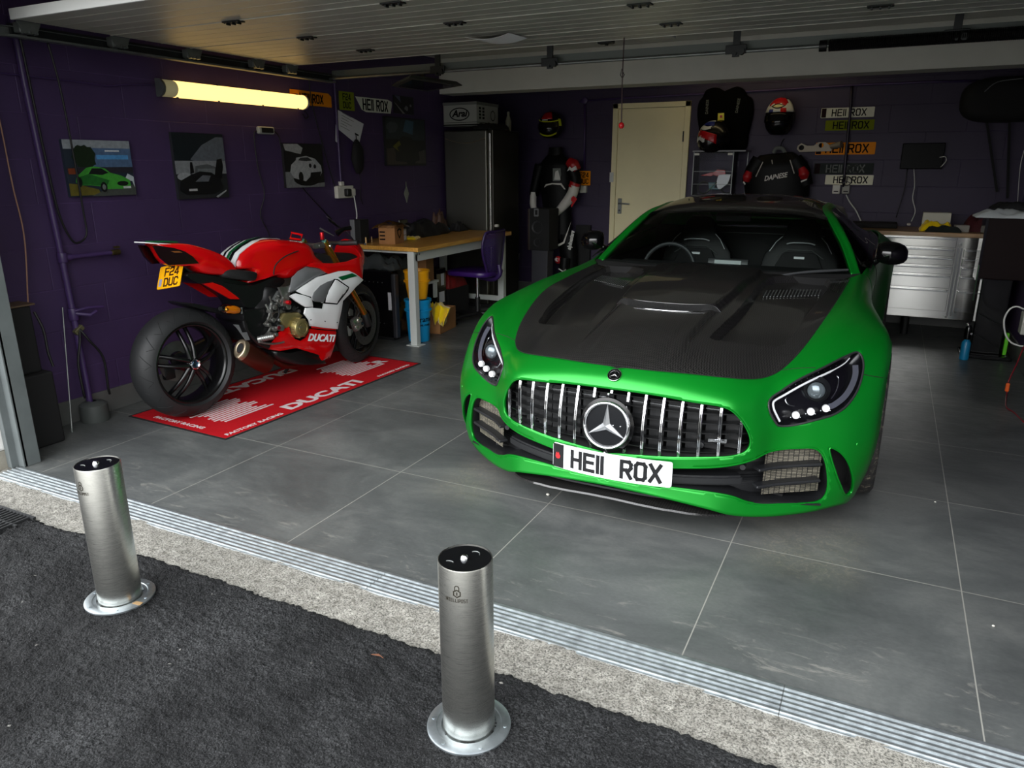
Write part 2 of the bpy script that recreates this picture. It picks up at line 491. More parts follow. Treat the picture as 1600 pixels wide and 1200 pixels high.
def m_asphalt():
    t = NT('black_asphalt'); vec = t.coords()
    vo = t.new('ShaderNodeTexVoronoi', feature='F1'); t.link(vec, vo.inputs['Vector']); vo.inputs['Scale'].default_value = 130
    n = t.noise(vec, 330, 3, 0.7); big = t.noise(vec, 2.4, 6, 0.6)
    c = t.ramp(n, [(0.36, srgb(4, 4, 5)), (0.55, srgb(15, 16, 17)), (0.70, srgb(84, 85, 87))])
    dust = t.ramp(big, [(0.42, gray(0.0)), (0.62, gray(0.85))])
    dn = t.ramp(t.noise(vec, 120, 6, 0.8), [(0.45, gray(0)), (0.62, gray(1))])
    c = t.mix(t.math('MULTIPLY', dust, dn), c, srgb(84, 85, 86))
    fl = t.ramp(vo.outputs['Color'], [(0.965, gray(0)), (0.975, gray(1))])
    c = t.mix(fl, c, srgb(150, 148, 142))
    t.set(color=c, rough=0.85, spec=0.3)
    t.bump(t.math('ADD', t.math('MULTIPLY', vo.outputs['Distance'], -1.3), n), 0.9, 0.006)
    return t.m
M_asph = m_asphalt()
def asphalt_near():
    nx, ny = 640, 250
    X0, X1, Y1 = -4.6, 1.2, 1.655
    rng = np.random.default_rng(3)
    g = rng.random((ny + 1, nx + 1));
    def sm(a, k):
        for _ in range(k): a = (a + np.roll(a, 1, 0) + np.roll(a, -1, 0) + np.roll(a, 1, 1) + np.roll(a, -1, 1)) / 5
        return a
    h = (g - .5) * 0.0050 + (sm(g, 1) - .5) * 0.008 + (sm(rng.random(g.shape), 14) - .5) * 0.035
    verts = [];
    for j in range(ny + 1):
        for i in range(nx + 1):
            u, w = i / nx, (j / ny)
            x = X0 + (X1 - X0) * u
            edge = Y1 + 0.016 * mnoise.noise(Vector((x * 4.2, 0, 0))) + 0.010 * mnoise.noise(Vector((x * 19, 2, 0))) + 0.009 * (g[7, i] - .5)
            y = 0.15 + (edge - 0.15) * w
            drop = 0.02 * max(0, (w - 0.975) / 0.025) ** 2
            if x < -3.3: drop += 0.0
            verts.append((x, y, 0.004 + h[j, i] - drop))
    b = MB(); vs = [b.b.verts.new(p) for p in verts]
    for j in range(ny):
        for i in range(nx):
            a = j * (nx + 1) + i
            b.b.faces.new((vs[a], vs[a + 1], vs[a + nx + 2], vs[a + nx + 1]))
    return b
struct('ground_asphalt', asphalt_near(), M_asph, smooth=True, ang=3).name = 'floor_asphalt_near'
b = MB(); b.bb((-25, -25, -0.07), (25, -0.9, -0.002)); struct('floor_bounce_unseen', b, mat('pale_bounce_ground', srgb(176, 174, 168), 0.9, var=.1))  # unseen ground, made pale to bounce light onto ceiling and bollards
b = MB(); b.bb((-25, -0.9, -0.06), (25, 0.16, -0.001)); b.bb((-25, 0.15, -0.06), (-4.59, 1.66, -0.001)); b.bb((1.19, 0.15, -0.06), (25, 1.66, -0.001)); b.bb((-4.7, 0.1, -0.06), (1.3, 1.66, -0.02))
struct('floor_asphalt', b, M_asph)
def m_conc():
    t = NT('worn_concrete'); vec = t.coords()
    n = t.noise(vec, 28, 8, 0.7); n2 = t.noise(vec, 160, 4, 0.7)
    c = t.ramp(n, [(0.3, srgb(118, 115, 106)), (0.55, srgb(158, 155, 146)), (0.75, srgb(190, 187, 176))])
    c = t.mix(0.8, c, t.ramp(n2, [(0.38, gray(0.06)), (0.56, gray(0.60))]), 'OVERLAY')
    gv = t.new('ShaderNodeTexVoronoi', feature='F1'); t.link(vec, gv.inputs['Vector']); gv.inputs['Scale'].default_value = 95; c = t.mix(t.ramp(gv.outputs['Color'], [(0.86, gray(0)), (0.9, gray(.7))]), c, srgb(92, 88, 80))
    t.set(color=c, rough=0.9); t.bump(t.math('ADD', n, n2), 0.9, 0.008); return t.m
M_conc = m_conc()
def kerb():
    b = MB(); nx, ny = 420, 18; rng = np.random.default_rng(5); vs = []
    for j in range(ny + 1):
        for i in range(nx + 1):
            x = -6.5 + 8.6 * i / nx; y = 1.60 + 0.235 * j / ny
            z = 0.001 + (rng.random() - .5) * 0.003 - 0.014 * (1 - j / ny) ** 1.5 + 0.006 * mnoise.noise(Vector((x * 9, y * 9, 0)))
            vs.append(b.b.verts.new((x, y, min(z, 0.004))))
    for j in range(ny):
        for i in range(nx):
            a = j * (nx + 1) + i; b.b.faces.new((vs[a], vs[a + 1], vs[a + nx + 2], vs[a + nx + 1]))
    return b
struct('trim_6', kerb(), M_conc, smooth=True, ang=3)
b = MB(); b.bb((-6.5, 1.80, -0.05), (2.0, 1.97, -0.004)); struct('trim_7', b, M_conc)
M_alu = mat('weathered_aluminium', srgb(176, 182, 184), 0.38, 0.85, bump=0.1, bscale=120, var=0.22, vscale=30)
def threshold(x0, x1):
    prof = []; y = 1.822
    prof += [(y, -0.004), (y + 0.002, 0.003)]
    for i in range(6):
        a = y + 0.012 + i * 0.0212
        prof += [(a, 0.003), (a + 0.001, 0.0075), (a + 0.009, 0.0075), (a + 0.010, 0.003)]
    prof += [(1.960, 0.003), (1.962, -0.004)]
    b = MB(); v = []
    for x in (x0, x1): v.append([b.b.verts.new((x, p[0], p[1])) for p in prof])
    for k in range(len(prof) - 1): b.b.faces.new((v[0][k], v[1][k], v[1][k + 1], v[0][k + 1]))
    b.b.faces.new(v[0][::-1]); b.b.faces.new(v[1]); bmesh.ops.recalc_face_normals(b.b, faces=b.b.faces)
    return b
for i, (a, c) in enumerate(((-3.75, -1.5), (-1.498, -0.10), (-0.098, 1.0))):
    struct('trim_%d' % (8 + i), threshold(a, c), M_alu)

# ---- overhead garage door, raised
def m_panel():
    t = NT('white_stucco_panel'); vec = t.coords()
    n = t.noise(vec, 260, 3, 0.6); n2 = t.noise(vec, 3, 5)
    t.set(color=t.ramp(n2, [(0.3, srgb(150, 150, 141)), (0.7, srgb(168, 168, 158))]), rough=0.33, spec=1.0)
    t.bump(n, 0.6, 0.002); return t.m
M_panel = m_panel()
gd = thing('sectional_garage_door', (-1.45, 3.4, 2.13), 'white sectional garage door raised flat under the ceiling', 'garage door')
ZD = 2.13
edges = [2.42, 2.945, 3.47, 3.995, 4.36]
for y0, y1 in zip(edges, edges[1:]):
    b = MB(); x0, x1 = -3.90, 0.88
    b.bb((x0, y0 + 0.002, ZD), (x1, y1 - 0.003, ZD + 0.04), bev=0.004)
    k = 5 if y1 - y0 > 0.4 else 3
    for i in range(1, k):                                   # pressed ribs
        yy = y0 + (y1 - y0) * i / k
        b.bb((x0, yy - 0.0015, ZD - 0.0009), (x1, yy + 0.0015, ZD + 0.001))
    b.bb((x0, y1 - 0.012, ZD - 0.003), (x1, y1 - 0.004, ZD + 0.002))
    obj('door_panel', b, M_panel, gd)
b = MB(); b.bb((-3.90, 2.405, ZD - 0.004), (0.88, 2.42, ZD + 0.045), bev=0.003); obj('bottom_seal', b, mat('pale_seal', srgb(205, 207, 205), 0.4), gd)
for ys in edges[1:4]:
    for xs in (-3.0, -2.05, -1.1, -0.15, 0.7):
        if random.random() < 0.02: continue
        b = MB(); b.box((xs, ys, ZD - 0.004), (0.11, 0.05, 0.006), bev=0.002, seg=1)
        for q in (-.035, 0, .035): b.cyl((xs + q, ys - 0.012, ZD - 0.012), (xs + q, ys + 0.012, ZD - 0.012), 0.005, n=8)
        for q in (-.045, .045): b.cyl((xs + q, ys - 0.015, ZD - 0.011), (xs + q, ys - 0.015, ZD), 0.004, n=8)
        obj('hinge', b, M_darkmetal, gd)
def track(x, sgn, label):
    tr = thing('door_track', (x, 3.5, 2.08), label, 'door track')
    b = MB()
    prof = [(0, 0), (0.055, 0), (0.055, 0.010), (0.003, 0.010), (0.003, 0.048), (0.035, 0.048), (0.035, 0.051), (0, 0.051)]
    path = [V(x, 2.02, 0.03), V(x, 2.02, 1.6)] + [V(x, 2.02 + 0.42 * (1 - math.cos(a)), 1.64 + 0.42 * math.sin(a)) for a in [PI / 2 * i / 10 for i in range(11)]] + [V(x, 3.5, 2.06), V(x, 4.86, 2.06)]
    rings = []
    for i, p in enumerate(path):
        d = (path[min(i + 1, len(path) - 1)] - path[max(i - 1, 0)]).normalized()
        nrm = V(0, d.z, -d.y) if False else V(1, 0, 0).cross(d)
        rings.append([p + V(1, 0, 0) * (sgn * u) + nrm * w for u, w in prof])
    b.loft(rings); obj('rail', b, M_galv, tr)
    b = MB(); b.bb((x - 0.01 if sgn > 0 else x, 2.45, 2.062), (x + 0.02 if sgn > 0 else x + 0.03, 4.86, 2.125)); obj('angle_bar', b, M_darkmetal, tr)
    for y in (2.5, 3.0, 3.5, 4.03, 4.35):
        b = MB(); b.box((x + sgn * 0.055, y, 2.105), (0.05, 0.09, 0.05), bev=0.006)
        b.prism([(-.06, .03), (.06, .03), (.035, -.02), (-.035, -.02)], 0.006, frame((x + sgn * 0.085, y, 2.1), (0, 1, 0), (0, 0, 1)))
        b.cyl((x + sgn * 0.02, y, 2.085), (x + sgn * 0.10, y, 2.085), 0.006, n=8); b.cyl((x + sgn * 0.012, y, 2.085), (x + sgn * 0.03, y, 2.085), 0.022, n=16)
        for q in (-.03, 0, .03): b.cyl((x + sgn * 0.07, y + q, 2.08), (x + sgn * 0.1, y + q, 2.08), 0.006, n=6)
        obj('roller_bracket', b, M_galv, tr)
    return tr
track(-4.00, 1, 'galvanised garage door track high along the left wall')
track(0.99, -1, 'galvanised garage door track along the right wall')
cb = thing('cross_bar', (-1.45, 4.85, 2.10), 'grey steel bar crossing the ceiling behind the raised door', 'steel bar')
b = MB(); b.bb((-3.99, 4.872, 2.105), (0.985, 4.882, 2.150)); b.bb((-3.99, 4.882, 2.105), (0.985, 4.912, 2.109)); b.bb((-3.99, 4.882, 2.146), (0.985, 4.912, 2.150)); obj('channel', b, mat('grey_bar_paint', srgb(92, 98, 94), 0.5, 0.3), cb)
b = MB(); b.cyl((-4.0, 4.83, 2.088), (1.0, 4.83, 2.088), 0.010, n=12); obj('shaft', b, M_galv, cb)
b = MB()
prof = []
for i in range(150): prof += [(0.0295, -0.42 + i * 0.0092), (0.0335, -0.42 + (i + .5) * 0.0092)]
b.lathe(prof, 14, Matrix.Translation((0, 4.83, 2.088)) @ Matrix.Rotation(PI / 2, 4, 'Y'))
b.cyl((-0.47, 4.83, 2.088), (-0.43, 4.83, 2.088), 0.03, n=16); obj('torsion_spring', b, mat('blackened_spring', srgb(30, 30, 30), 0.4, 0.7), cb)
for x, hh in ((-3.0, 0), (-2.13, 0.0), (-0.93, 0.0), (0.2, 0)):
    b = MB(); b.bb((x - 0.02, 4.82, 2.06), (x + 0.02, 4.835, 2.42)); b.box((x, 4.822, 2.10), (0.12, 0.012, 0.05), bev=0.003)
    b.cyl((x + 0.035, 4.80, 2.085), (x + 0.035, 4.83, 2.085), 0.018, n=12); b.cyl((x + 0.0, 4.80, 2.075), (x + 0.0, 4.83, 2.075), 0.008, n=8)
    obj('hanger_bracket', b, M_darkmetal, cb)
# ==== BOLLARDS
def m_brushed(name, col, rough, axis='z', sc=(60, 60, 1.2), coil=0.25):
    t = NT(name); v = t.coords(scale=sc); n = t.noise(v, 18, 4, 0.7)
    c = tuple(col[:3])
    t.set(color=t.ramp(n, [(0.3, tuple(x * (1 - coil) for x in c) + (1,)), (0.7, tuple(min(1, x * (1 + coil)) for x in c) + (1,))]), metal=1.0,
          rough=t.ramp(n, [(0.3, gray(rough * 0.8)), (0.7, gray(rough * 1.3))]))
    t.bump(n, 0.06, 0.001); return t.m
M_ss = m_brushed('brushed_stainless', srgb(196, 196, 190), 0.28, sc=(1.5, 1.5, 260), coil=.06)
M_flange = mat('galvanised_flange', srgb(168, 176, 180), 0.34, 0.85, bump=0.15, bscale=50, var=0.3, vscale=16)
M_cap = mat('black_gloss_cap', srgb(10, 11, 13), 0.12)
M_etch = mat('etched_logo', srgb(48, 44, 34), 0.5, 0.3)
def padlock_logo(b, R, a0, z, s=1.0):
    """padlock outline and small word wrapped on the post at angle a0"""
    def wrap(p):
        a = a0 + p.x / R
        return V((R + 0.0006 + p.z) * math.cos(a), (R + 0.0006 + p.z) * math.sin(a), z + p.y)
    def stroke(pts, w):
        for (x1, y1), (x2, y2) in zip(pts, pts[1:]):
            L = max(1e-9, math.hypot(x2 - x1, y2 - y1)); ux, uy = (x2 - x1) / L * w / 2, (y2 - y1) / L * w / 2
            q = [V(x1 - ux - uy, y1 - uy + ux, 0), V(x1 - ux + uy, y1 - uy - ux, 0), V(x2 + ux + uy, y2 + uy - ux, 0), V(x2 + ux - uy, y2 + uy + ux, 0)]
            b.faces([wrap(p) for p in q], [(0, 1, 2, 3)])
    hexa = [(0.0098 * math.cos(math.radians(a)), -0.003 + 0.0098 * math.sin(math.radians(a))) for a in range(30, 391, 60)]
    stroke(hexa, 0.003)
    stroke([(-.0052, .006), (-.0052, .013)] + [(.0052 * math.cos(math.radians(a)), .013 + .0052 * math.sin(math.radians(a))) for a in range(180, -1, -30)] + [(.0052, .006)], 0.0024)
    stroke([(0, -.0065), (0, 0)], 0.0028)
    G = {'I': [[(0, 0), (0, 1)]], 'N': [[(0, 0), (0, 1), (1, 0), (1, 1)]], 'T': [[(.5, 0), (.5, 1)], [(0, 1), (1, 1)]],
         'E': [[(1, 0), (0, 0), (0, 1), (1, 1)], [(0, .5), (.9, .5)]], 'L': [[(0, 1), (0, 0), (1, 0)]],
         'P': [[(0, 0), (0, 1), (1, 1), (1, .45), (0, .45)]], 'O': [[(0, 0), (1, 0), (1, 1), (0, 1), (0, 0)]],
         'S': [[(0, 0), (1, 0), (1, .5), (0, .5), (0, 1), (1, 1)]]}
    x = -0.031
    for ch in 'INTELLIPOST':
        w = 0.0 if ch == 'I' else 0.0034
        for ln in G[ch]: stroke([(x + p * w, -0.0265 + q * 0.0085) for p, q in ln], 0.0014)
        x += w + 0.0027
def bollard(loc, label, lean=0.0, la=0.0, H=0.505):
    t = thing('security_bollard', loc, label, 'bollard', rot=(0, 0, 0), group='bollards in front of the garage')
    b = MB(); b.lathe([(0.0, 0.0), (0.112, 0.0), (0.1125, 0.006), (0.108, 0.0085), (0.088, 0.0085), (0.086, 0.006), (0.0745, 0.006), (0.0745, 0.0)], 64)
    for a in range(6):
        aa = a * PI / 3 + 0.3; b.cyl((0.098 * math.cos(aa), 0.098 * math.sin(aa), 0.006), (0.098 * math.cos(aa), 0.098 * math.sin(aa), 0.0105), 0.005, n=10)
    obj('ground_flange', b, M_flange, t, local=True, smooth=True)
    b = MB(); b.lathe([(0.0695, 0.0), (0.0695, H - 0.003), (0.0685, H), (0.0665, H), (0.0665, H - 0.008)], 72)
    obj('post', b, M_ss, t, local=True, smooth=True)
    b = MB(); b.lathe([(0.0, H - 0.002), (0.0655, H - 0.002), (0.0665, H - 0.004)], 48); obj('cap', b, M_cap, t, local=True, smooth=True)
    b = MB(); b.lathe([(0.0, 0.011), (0.005, 0.011), (0.0085, 0.008), (0.0105, 0.002), (0.0105, 0)], 24, Matrix.Translation((0.0, -0.004, H - 0.002)))
    obj('lock_bolt', b, M_chrome, t, local=True, smooth=True)
    b = MB(); b.tube([(0.012 * math.cos(x) - 0.024, 0.008 * math.sin(x) - 0.037, H - 0.001) for x in [PI * i / 8 for i in range(2, 8)]], 0.0012, 6)
    obj('lifting_ring', b, M_galv, t, local=True)
    b = MB(); b.tube([(0.012 * math.cos(x) + 0.012, 0.010 * math.sin(x) + 0.030, H - 0.001) for x in [PI * i / 8 for i in range(0, 8)]], 0.0012, 6); obj('lifting_ring', b, M_galv, t, local=True)
    b = MB(); padlock_logo(b, 0.0695, la, H - 0.058); obj('etched_logo', b, M_etch, t, local=True)
    return t
b1 = bollard((-0.839, 1.412, 0.006), 'stainless steel bollard in front of the car, nearest the camera', la=math.radians(-78))
b2 = bollard((-2.233, 1.402, 0.006), 'stainless steel bollard further away, by the white pier', la=math.radians(-88))
b = MB(); b.prism([(0.0, 0.0), (0.035, 0.004), (0.03, 0.02), (0.002, 0.016)], 0.001, Matrix.Translation((-2.150, 1.385, 0.0150)))
tag(obj('dry_leaf', b, mat('tan_leaf', srgb(160, 130, 90), 0.8)), 'scrap of dry tan leaf on the flange of the left bollard', 'leaf')
dg = thing('drain_grate', (-3.45, 1.56, 0.0), 'dark iron slotted drain grate beside the left pier', 'drain grate')
b = MB()
for i in range(34): b.box((-3.92 + i * 0.024, 1.56, 0.008), (0.009, 0.15, 0.012), bev=0.002, seg=1)
b.box((-3.52, 1.49, 0.008), (0.84, 0.012, 0.012)); b.box((-3.52, 1.635, 0.008), (0.84, 0.012, 0.012)); b.box((-3.52, 1.56, 0.005), (0.84, 0.01, 0.012))
obj('grate', b, mat('cast_iron', srgb(52, 53, 54), 0.6, 0.5, bump=0.4), dg)
# ==== THE GREEN COUPE
CX = -0.905                                   # the car's centre line; it stands square to the doorway
car = thing('sports_car', (CX, 4.9, 0.0), 'green sports coupe with carbon bonnet and plate HE11 ROX, nose to the doorway', 'car')

NOSE = [
 [(0,2.63,.20),(.2,2.64,.19),(.40,2.70,.150),(.50,2.755,.117),(.62,2.84,.10),(.76,2.95,.10),(.87,3.055,.11),(.90,3.12,.10),(.923,3.195,.105)],
 [(0,2.645,.27),(.2,2.655,.265),(.40,2.72,.25),(.53,2.79,.24),(.63,2.87,.235),(.77,2.955,.235),(.885,3.035,.24),(.943,3.12,.24),(.962,3.20,.24)],
 [(0,2.66,.33),(.2,2.665,.335),(.40,2.72,.35),(.54,2.80,.365),(.62,2.885,.365),(.76,2.955,.375),(.87,3.02,.37),(.956,3.12,.37),(.980,3.205,.365)],
 [(0,2.665,.45),(.2,2.665,.455),(.40,2.715,.465),(.535,2.795,.465),(.62,2.885,.47),(.76,2.97,.48),(.875,3.06,.48),(.960,3.17,.48),(.984,3.26,.47)],
 [(0,2.695,.58),(.2,2.70,.58),(.42,2.735,.572),(.52,2.80,.562),(.59,2.88,.558),(.72,2.99,.575),(.85,3.13,.59),(.958,3.25,.59),(.985,3.33,.59)],
 [(0,2.735,.645),(.2,2.745,.642),(.40,2.80,.636),(.53,2.88,.622),(.60,2.95,.622),(.72,3.07,.662),(.86,3.28,.697),(.957,3.38,.685),(.989,3.42,.662)],
 [(0,2.82,.69),(.2,2.83,.686),(.40,2.89,.672),(.53,2.97,.648),(.61,3.05,.66),(.74,3.23,.715),(.855,3.44,.75),(.954,3.56,.738),(.987,3.57,.698)],
 [(0,3.05,.738),(.2,3.06,.732),(.40,3.10,.716),(.55,3.20,.703),(.67,3.32,.735),(.77,3.46,.778),(.865,3.63,.785),(.945,3.74,.745),(.972,3.74,.66)],
 [(0,3.42,.787),(.2,3.43,.780),(.42,3.46,.766),(.58,3.53,.76),(.71,3.63,.795),(.79,3.75,.82),(.87,3.88,.80),(.935,3.92,.72),(.962,3.87,.50)],
 [(0,3.85,.835),(.2,3.86,.828),(.44,3.89,.813),(.61,3.94,.803),(.735,4.02,.818),(.81,4.10,.832),(.875,4.16,.79),(.905,4.18,.66),(.945,3.93,.25)],
 [(0,4.15,.860),(.2,4.17,.853),(.44,4.22,.837),(.62,4.29,.822),(.745,4.35,.828),(.81,4.41,.838),(.865,4.43,.79),(.89,4.44,.62),(.93,4.2,.15)],
 [(0,4.34,.873),(.2,4.36,.866),(.44,4.42,.850),(.64,4.50,.833),(.755,4.58,.836),(.815,4.64,.85),(.86,4.66,.80),(.885,4.68,.62),(.925,4.55,.14)],
]
def net_eval(ctrl, nu, nv):
    """bicubic Catmull-Rom through a net; returns (nv+1, nu+1, 3) points, parameters 0..1"""
    A = np.array(ctrl, float); nr, nc = A.shape[:2]
    def interp(P, n):
        m = P.shape[0]; out = []
        ts = np.linspace(0, m - 1, n + 1)
        for t in ts:
            i = min(int(t), m - 2); f = t - i
            b, c = P[i], P[i + 1]
            a = P[i - 1] if i > 0 else 2 * b - c
            d = P[i + 2] if i + 2 < m else 2 * c - b
            out.append(0.5 * (2 * b + (c - a) * f + (2 * a - 5 * b + 4 * c - d) * f * f + (3 * b - a - 3 * c + d) * f ** 3))
        return np.array(out)
    X = interp(A, nv)                                        # rows
    Y = interp(np.swapaxes(X, 0, 1), nu)
    return np.swapaxes(Y, 0, 1)
NU, NV = 128, 176
NP = net_eval(NOSE, NU, NV)
NP[:, 0, 0] = 0.0
for _ in range(14):
    Q = NP.copy()
    Q[1:-1, 1:-1] = (NP[1:-1, 1:-1] * 2 + NP[:-2, 1:-1] + NP[2:, 1:-1] + NP[1:-1, :-2] + NP[1:-1, 2:]) / 6
    Q[1:-1, 0] = (NP[1:-1, 0] * 2 + NP[:-2, 0] + NP[2:, 0] + NP[1:-1, 1] * [0, 1, 1] * 2 + 0) / [6, 6, 6]
    Q[:, 0, 0] = 0
    NP = Q
def nose(u, v):
    """point of the front body at parameters u (centre to side), v (lip to cowl)"""
    x = min(max(u, 0), 1) * NU; y = min(max(v, 0), 1) * NV
    i = min(int(x), NU - 1); j = min(int(y), NV - 1); f = x - i; g = y - j
    p = (NP[j, i] * (1 - f) + NP[j, i + 1] * f) * (1 - g) + (NP[j + 1, i] * (1 - f) + NP[j + 1, i + 1] * f) * g
    return Vector(p)
def nose_n(u, v):
    e = 0.006
    du = nose(min(u + e, 1), v) - nose(max(u - e, 0), v); dv = nose(u, min(v + e, 1)) - nose(u, max(v - e, 0))
    n = du.cross(dv).normalized()
    if n.y > 0 and n.z < 0 or (n.z < -0.3): n = -n
    return n
_vs = [Vector(NP[j, i]) + V(CX, 0, 0) for j in range(NV + 1) for i in range(NU + 1)]
_fs = []
for j in range(NV):
    for i in range(NU):
        a = j * (NU + 1) + i; _fs.append((a, a + 1, a + NU + 2)); _fs.append((a, a + NU + 2, a + NU + 1))
NOSE_BVH = BVHTree.FromPolygons(_vs, _fs)
def face_uv(p, fi):
    a, b, c = _fs[fi]
    pa, pb, pc = _vs[a], _vs[b], _vs[c]
    v0, v1, v2 = pb - pa, pc - pa, p - pa
    d00, d01, d11, d20, d21 = v0.dot(v0), v0.dot(v1), v1.dot(v1), v2.dot(v0), v2.dot(v1)
    den = d00 * d11 - d01 * d01 or 1e-12
    w1 = (d11 * d20 - d01 * d21) / den; w2 = (d00 * d21 - d01 * d20) / den; w0 = 1 - w1 - w2
    uv = lambda k: ((k % (NU + 1)) / NU, (k // (NU + 1)) / NV)
    A, B, C_ = uv(a), uv(b), uv(c)
    return (w0 * A[0] + w1 * B[0] + w2 * C_[0], w0 * A[1] + w1 * B[1] + w2 * C_[1])
def sight(px, py):
    """line of sight through a point of the reference frame (1600 x 1200)"""
    d = CAM_ROWS[0] * (px - 800) + CAM_ROWS[1] * (600 - py) - CAM_ROWS[2] * 1150.31
    return d.normalized()
def on_nose(px, py):
    d = sight(px, py)
    hit = NOSE_BVH.ray_cast(CAM_POS, d)
    if hit[0] is None:
        best = None
        for k in range(60):
            q = CAM_POS + d * (2.6 + k * 0.04)
            r = NOSE_BVH.find_nearest(q)
            if best is None or r[3] < best[3]: best = r
        hit = best
    return face_uv(hit[0], hit[2])
def trace(pts, n=6, closed=True):
    """outline on the body through the given points, smoothed"""
    P = [Vector((x, y, 0)) for x, y in pts]
    if n > 1: P, _ = crom(P, n, None, closed)
    return [on_nose(p.x, p.y) for p in P]
def fwd(a, z):
    """u, v of the front body at half width a and height z, seen from straight ahead"""
    h = NOSE_BVH.ray_cast(V(CX + a, 0, z), V(0, 1, 0))
    return face_uv(h[0], h[2]) if h[0] else None
def down(a, y):
    h = NOSE_BVH.ray_cast(V(CX + a, y, 3), V(0, 0, -1))
    return face_uv(h[0], h[2]) if h[0] else None
def inside(p, poly):
    x, y = p; c = False; n = len(poly); j = n - 1
    for i in range(n):
        xi, yi = poly[i]; xj, yj = poly[j]
        if (yi > y) != (yj > y) and x < (xj - xi) * (y - yi) / (yj - yi) + xi: c = not c
        j = i
    return c
# ---- outlines on the right half, as read off the photograph
o_head = trace([(1201,629),(1207,620),(1222,610),(1241,597),(1262,586),(1287,574),(1309,562.5),(1325,555),(1335,550.6),(1341,550.6),(1346,556),(1349,566),(1349,577.5),(1345.6,594),(1340,610),(1330,626),(1317.5,639),(1300,649),(1275,656),(1250,662.5),(1231,665.6),(1216,665),(1210,657.5),(1205,649),(1202,640)], 4)
o_grille = trace([(949,605.5),(980,610),(1030,617.5),(1080,627),(1105,630.5),(1127,634.5),(1142,640.5),(1155,652),(1165,666),(1171.5,680),(1173.5,692),(1170,702),(1161,709),(1146,713),(1125,715),(1087,715.6),(1050,715.2),(1000,712.5),(944,708)], 4, False)
o_intake = trace([(942,722),(975,727),(1010,730),(1056,731),(1112,730.5),(1150,726),(1178,718),(1200,707),(1222,702),(1250,700.3),(1270,700.3),(1282,706),(1290,721),(1294,745),(1293.5,766),(1288,779),(1278,784.5),(1262,786.5),(1225,788),(1190,788),(1166,784),(1144,776),(1112,770),(1050,762),(1000,757),(943,748)], 4, False)
o_slit = trace([(1311,702.5),(1320,709),(1327,724),(1330.4,741),(1330.6,757),(1328,769.5),(1321,772),(1319,754),(1316,735),(1312,716)], 4)
o_hood = trace([(962,573),(1000,577),(1040,580.5),(1080,584),(1130,589.5),(1167,592),(1192,590.3),(1211,583.7),(1227,573),(1242,558.5),(1257,541),(1272,521),(1287,500),(1302,478.5),(1317,454.5),(1327,438)], 4, False)
def even(o, closed, step=0.006, k=2):
    P = np.array(o);
    if closed: P = np.vstack([P, P[:1]])
    d = np.concatenate([[0], np.cumsum(np.sqrt(((P[1:] - P[:-1]) ** 2).sum(1)))]); n = max(8, int(d[-1] / step))
    t = np.linspace(0, d[-1], n + 1); Q = np.stack([np.interp(t, d, P[:, i]) for i in (0, 1)], 1)
    if closed: Q = Q[:-1]
    for _ in range(k):
        if closed: Q = (Q * 2 + np.roll(Q, 1, 0) + np.roll(Q, -1, 0)) / 4
        else: Q[1:-1] = (Q[1:-1] * 2 + Q[2:] + Q[:-2]) / 4
    return [tuple(q) for q in Q]
o_head = even(o_head, True, 0.005, 1); o_grille = even(o_grille, False, 0.006, 3); o_intake = even(o_intake, False, 0.006, 2); o_slit = even(o_slit, True, 0.004, 1); o_hood = even(o_hood, False, 0.006, 2)
_cu = sum(p[0] for p in o_slit) / len(o_slit); _cv = sum(p[1] for p in o_slit) / len(o_slit)
o_slit = [(_cu - .006 + (u - _cu) * 1.75, _cv + (v - _cv) * 1.06) for u, v in o_slit]
def clampc(o):                         # end points exactly on the centre line
    o[0] = (0.0, o[0][1]); o[-1] = (0.0, o[-1][1]); return o
for o in (o_grille, o_intake):
    o[:] = [(max(u, 0.0), v) for u, v in o]
    clampc(o)
o_hood[:] = [(max(u, 0.0), v) for u, v in o_hood]; o_hood[0] = (0.0, o_hood[0][1])
uh, vh = o_hood[-1]
V_REAR = 1.0
o_hood = o_hood + [(uh + (0.02) * 0, 1.0)]
poly_hood = o_hood + [(0.0, 1.0)]
# ---- triangulate the parameter square with the outlines as constraints
def cdt_build():
    pts = []; edges = []
    def add_loop(o, closed):
        s = len(pts)
        for p in o: pts.append(Vector(p))
        n = len(o)
        for i in range(n - 1): edges.append((s + i, s + i + 1))
        if closed: edges.append((s + n - 1, s))
    def clean(o):
        r = [o[0]]
        for p in o[1:]:
            if math.hypot(p[0] - r[-1][0], p[1] - r[-1][1]) > 0.0015: r.append(p)
        return r
    add_loop(clean(o_head), True); add_loop(clean(o_grille), False); add_loop(clean(o_intake), False); add_loop(clean(o_slit), True); add_loop(clean(o_hood), False)
    N1, N2 = 84, 110
    s = len(pts)
    for i in range(N1 + 1): pts.append(Vector((i / N1, 0)))
    for j in range(1, N2 + 1): pts.append(Vector((1, j / N2)))
    for i in range(N1 - 1, -1, -1): pts.append(Vector((i / N1, 1)))
    for j in range(N2 - 1, 0, -1): pts.append(Vector((0, j / N2)))
    n = len(pts) - s
    for i in range(n): edges.append((s + i, s + (i + 1) % n))
    lines = [p for o in (o_head, o_grille, o_intake, o_slit, o_hood) for p in o]
    L = np.array(lines)
    for j in range(1, N2):
        for i in range(1, N1):
            p = (i / N1 + (0.5 / N1 if j % 2 else 0), j / N2)
            if p[0] >= 0.995: continue
            if np.min((L[:, 0] - p[0]) ** 2 * 1.3 + (L[:, 1] - p[1]) ** 2) < 0.0045 ** 2: continue
            pts.append(Vector(p))
    r = geometry.delaunay_2d_cdt(pts, edges, [], 0, 1e-5)
    return r[0], r[2]
cv, cf = cdt_build()
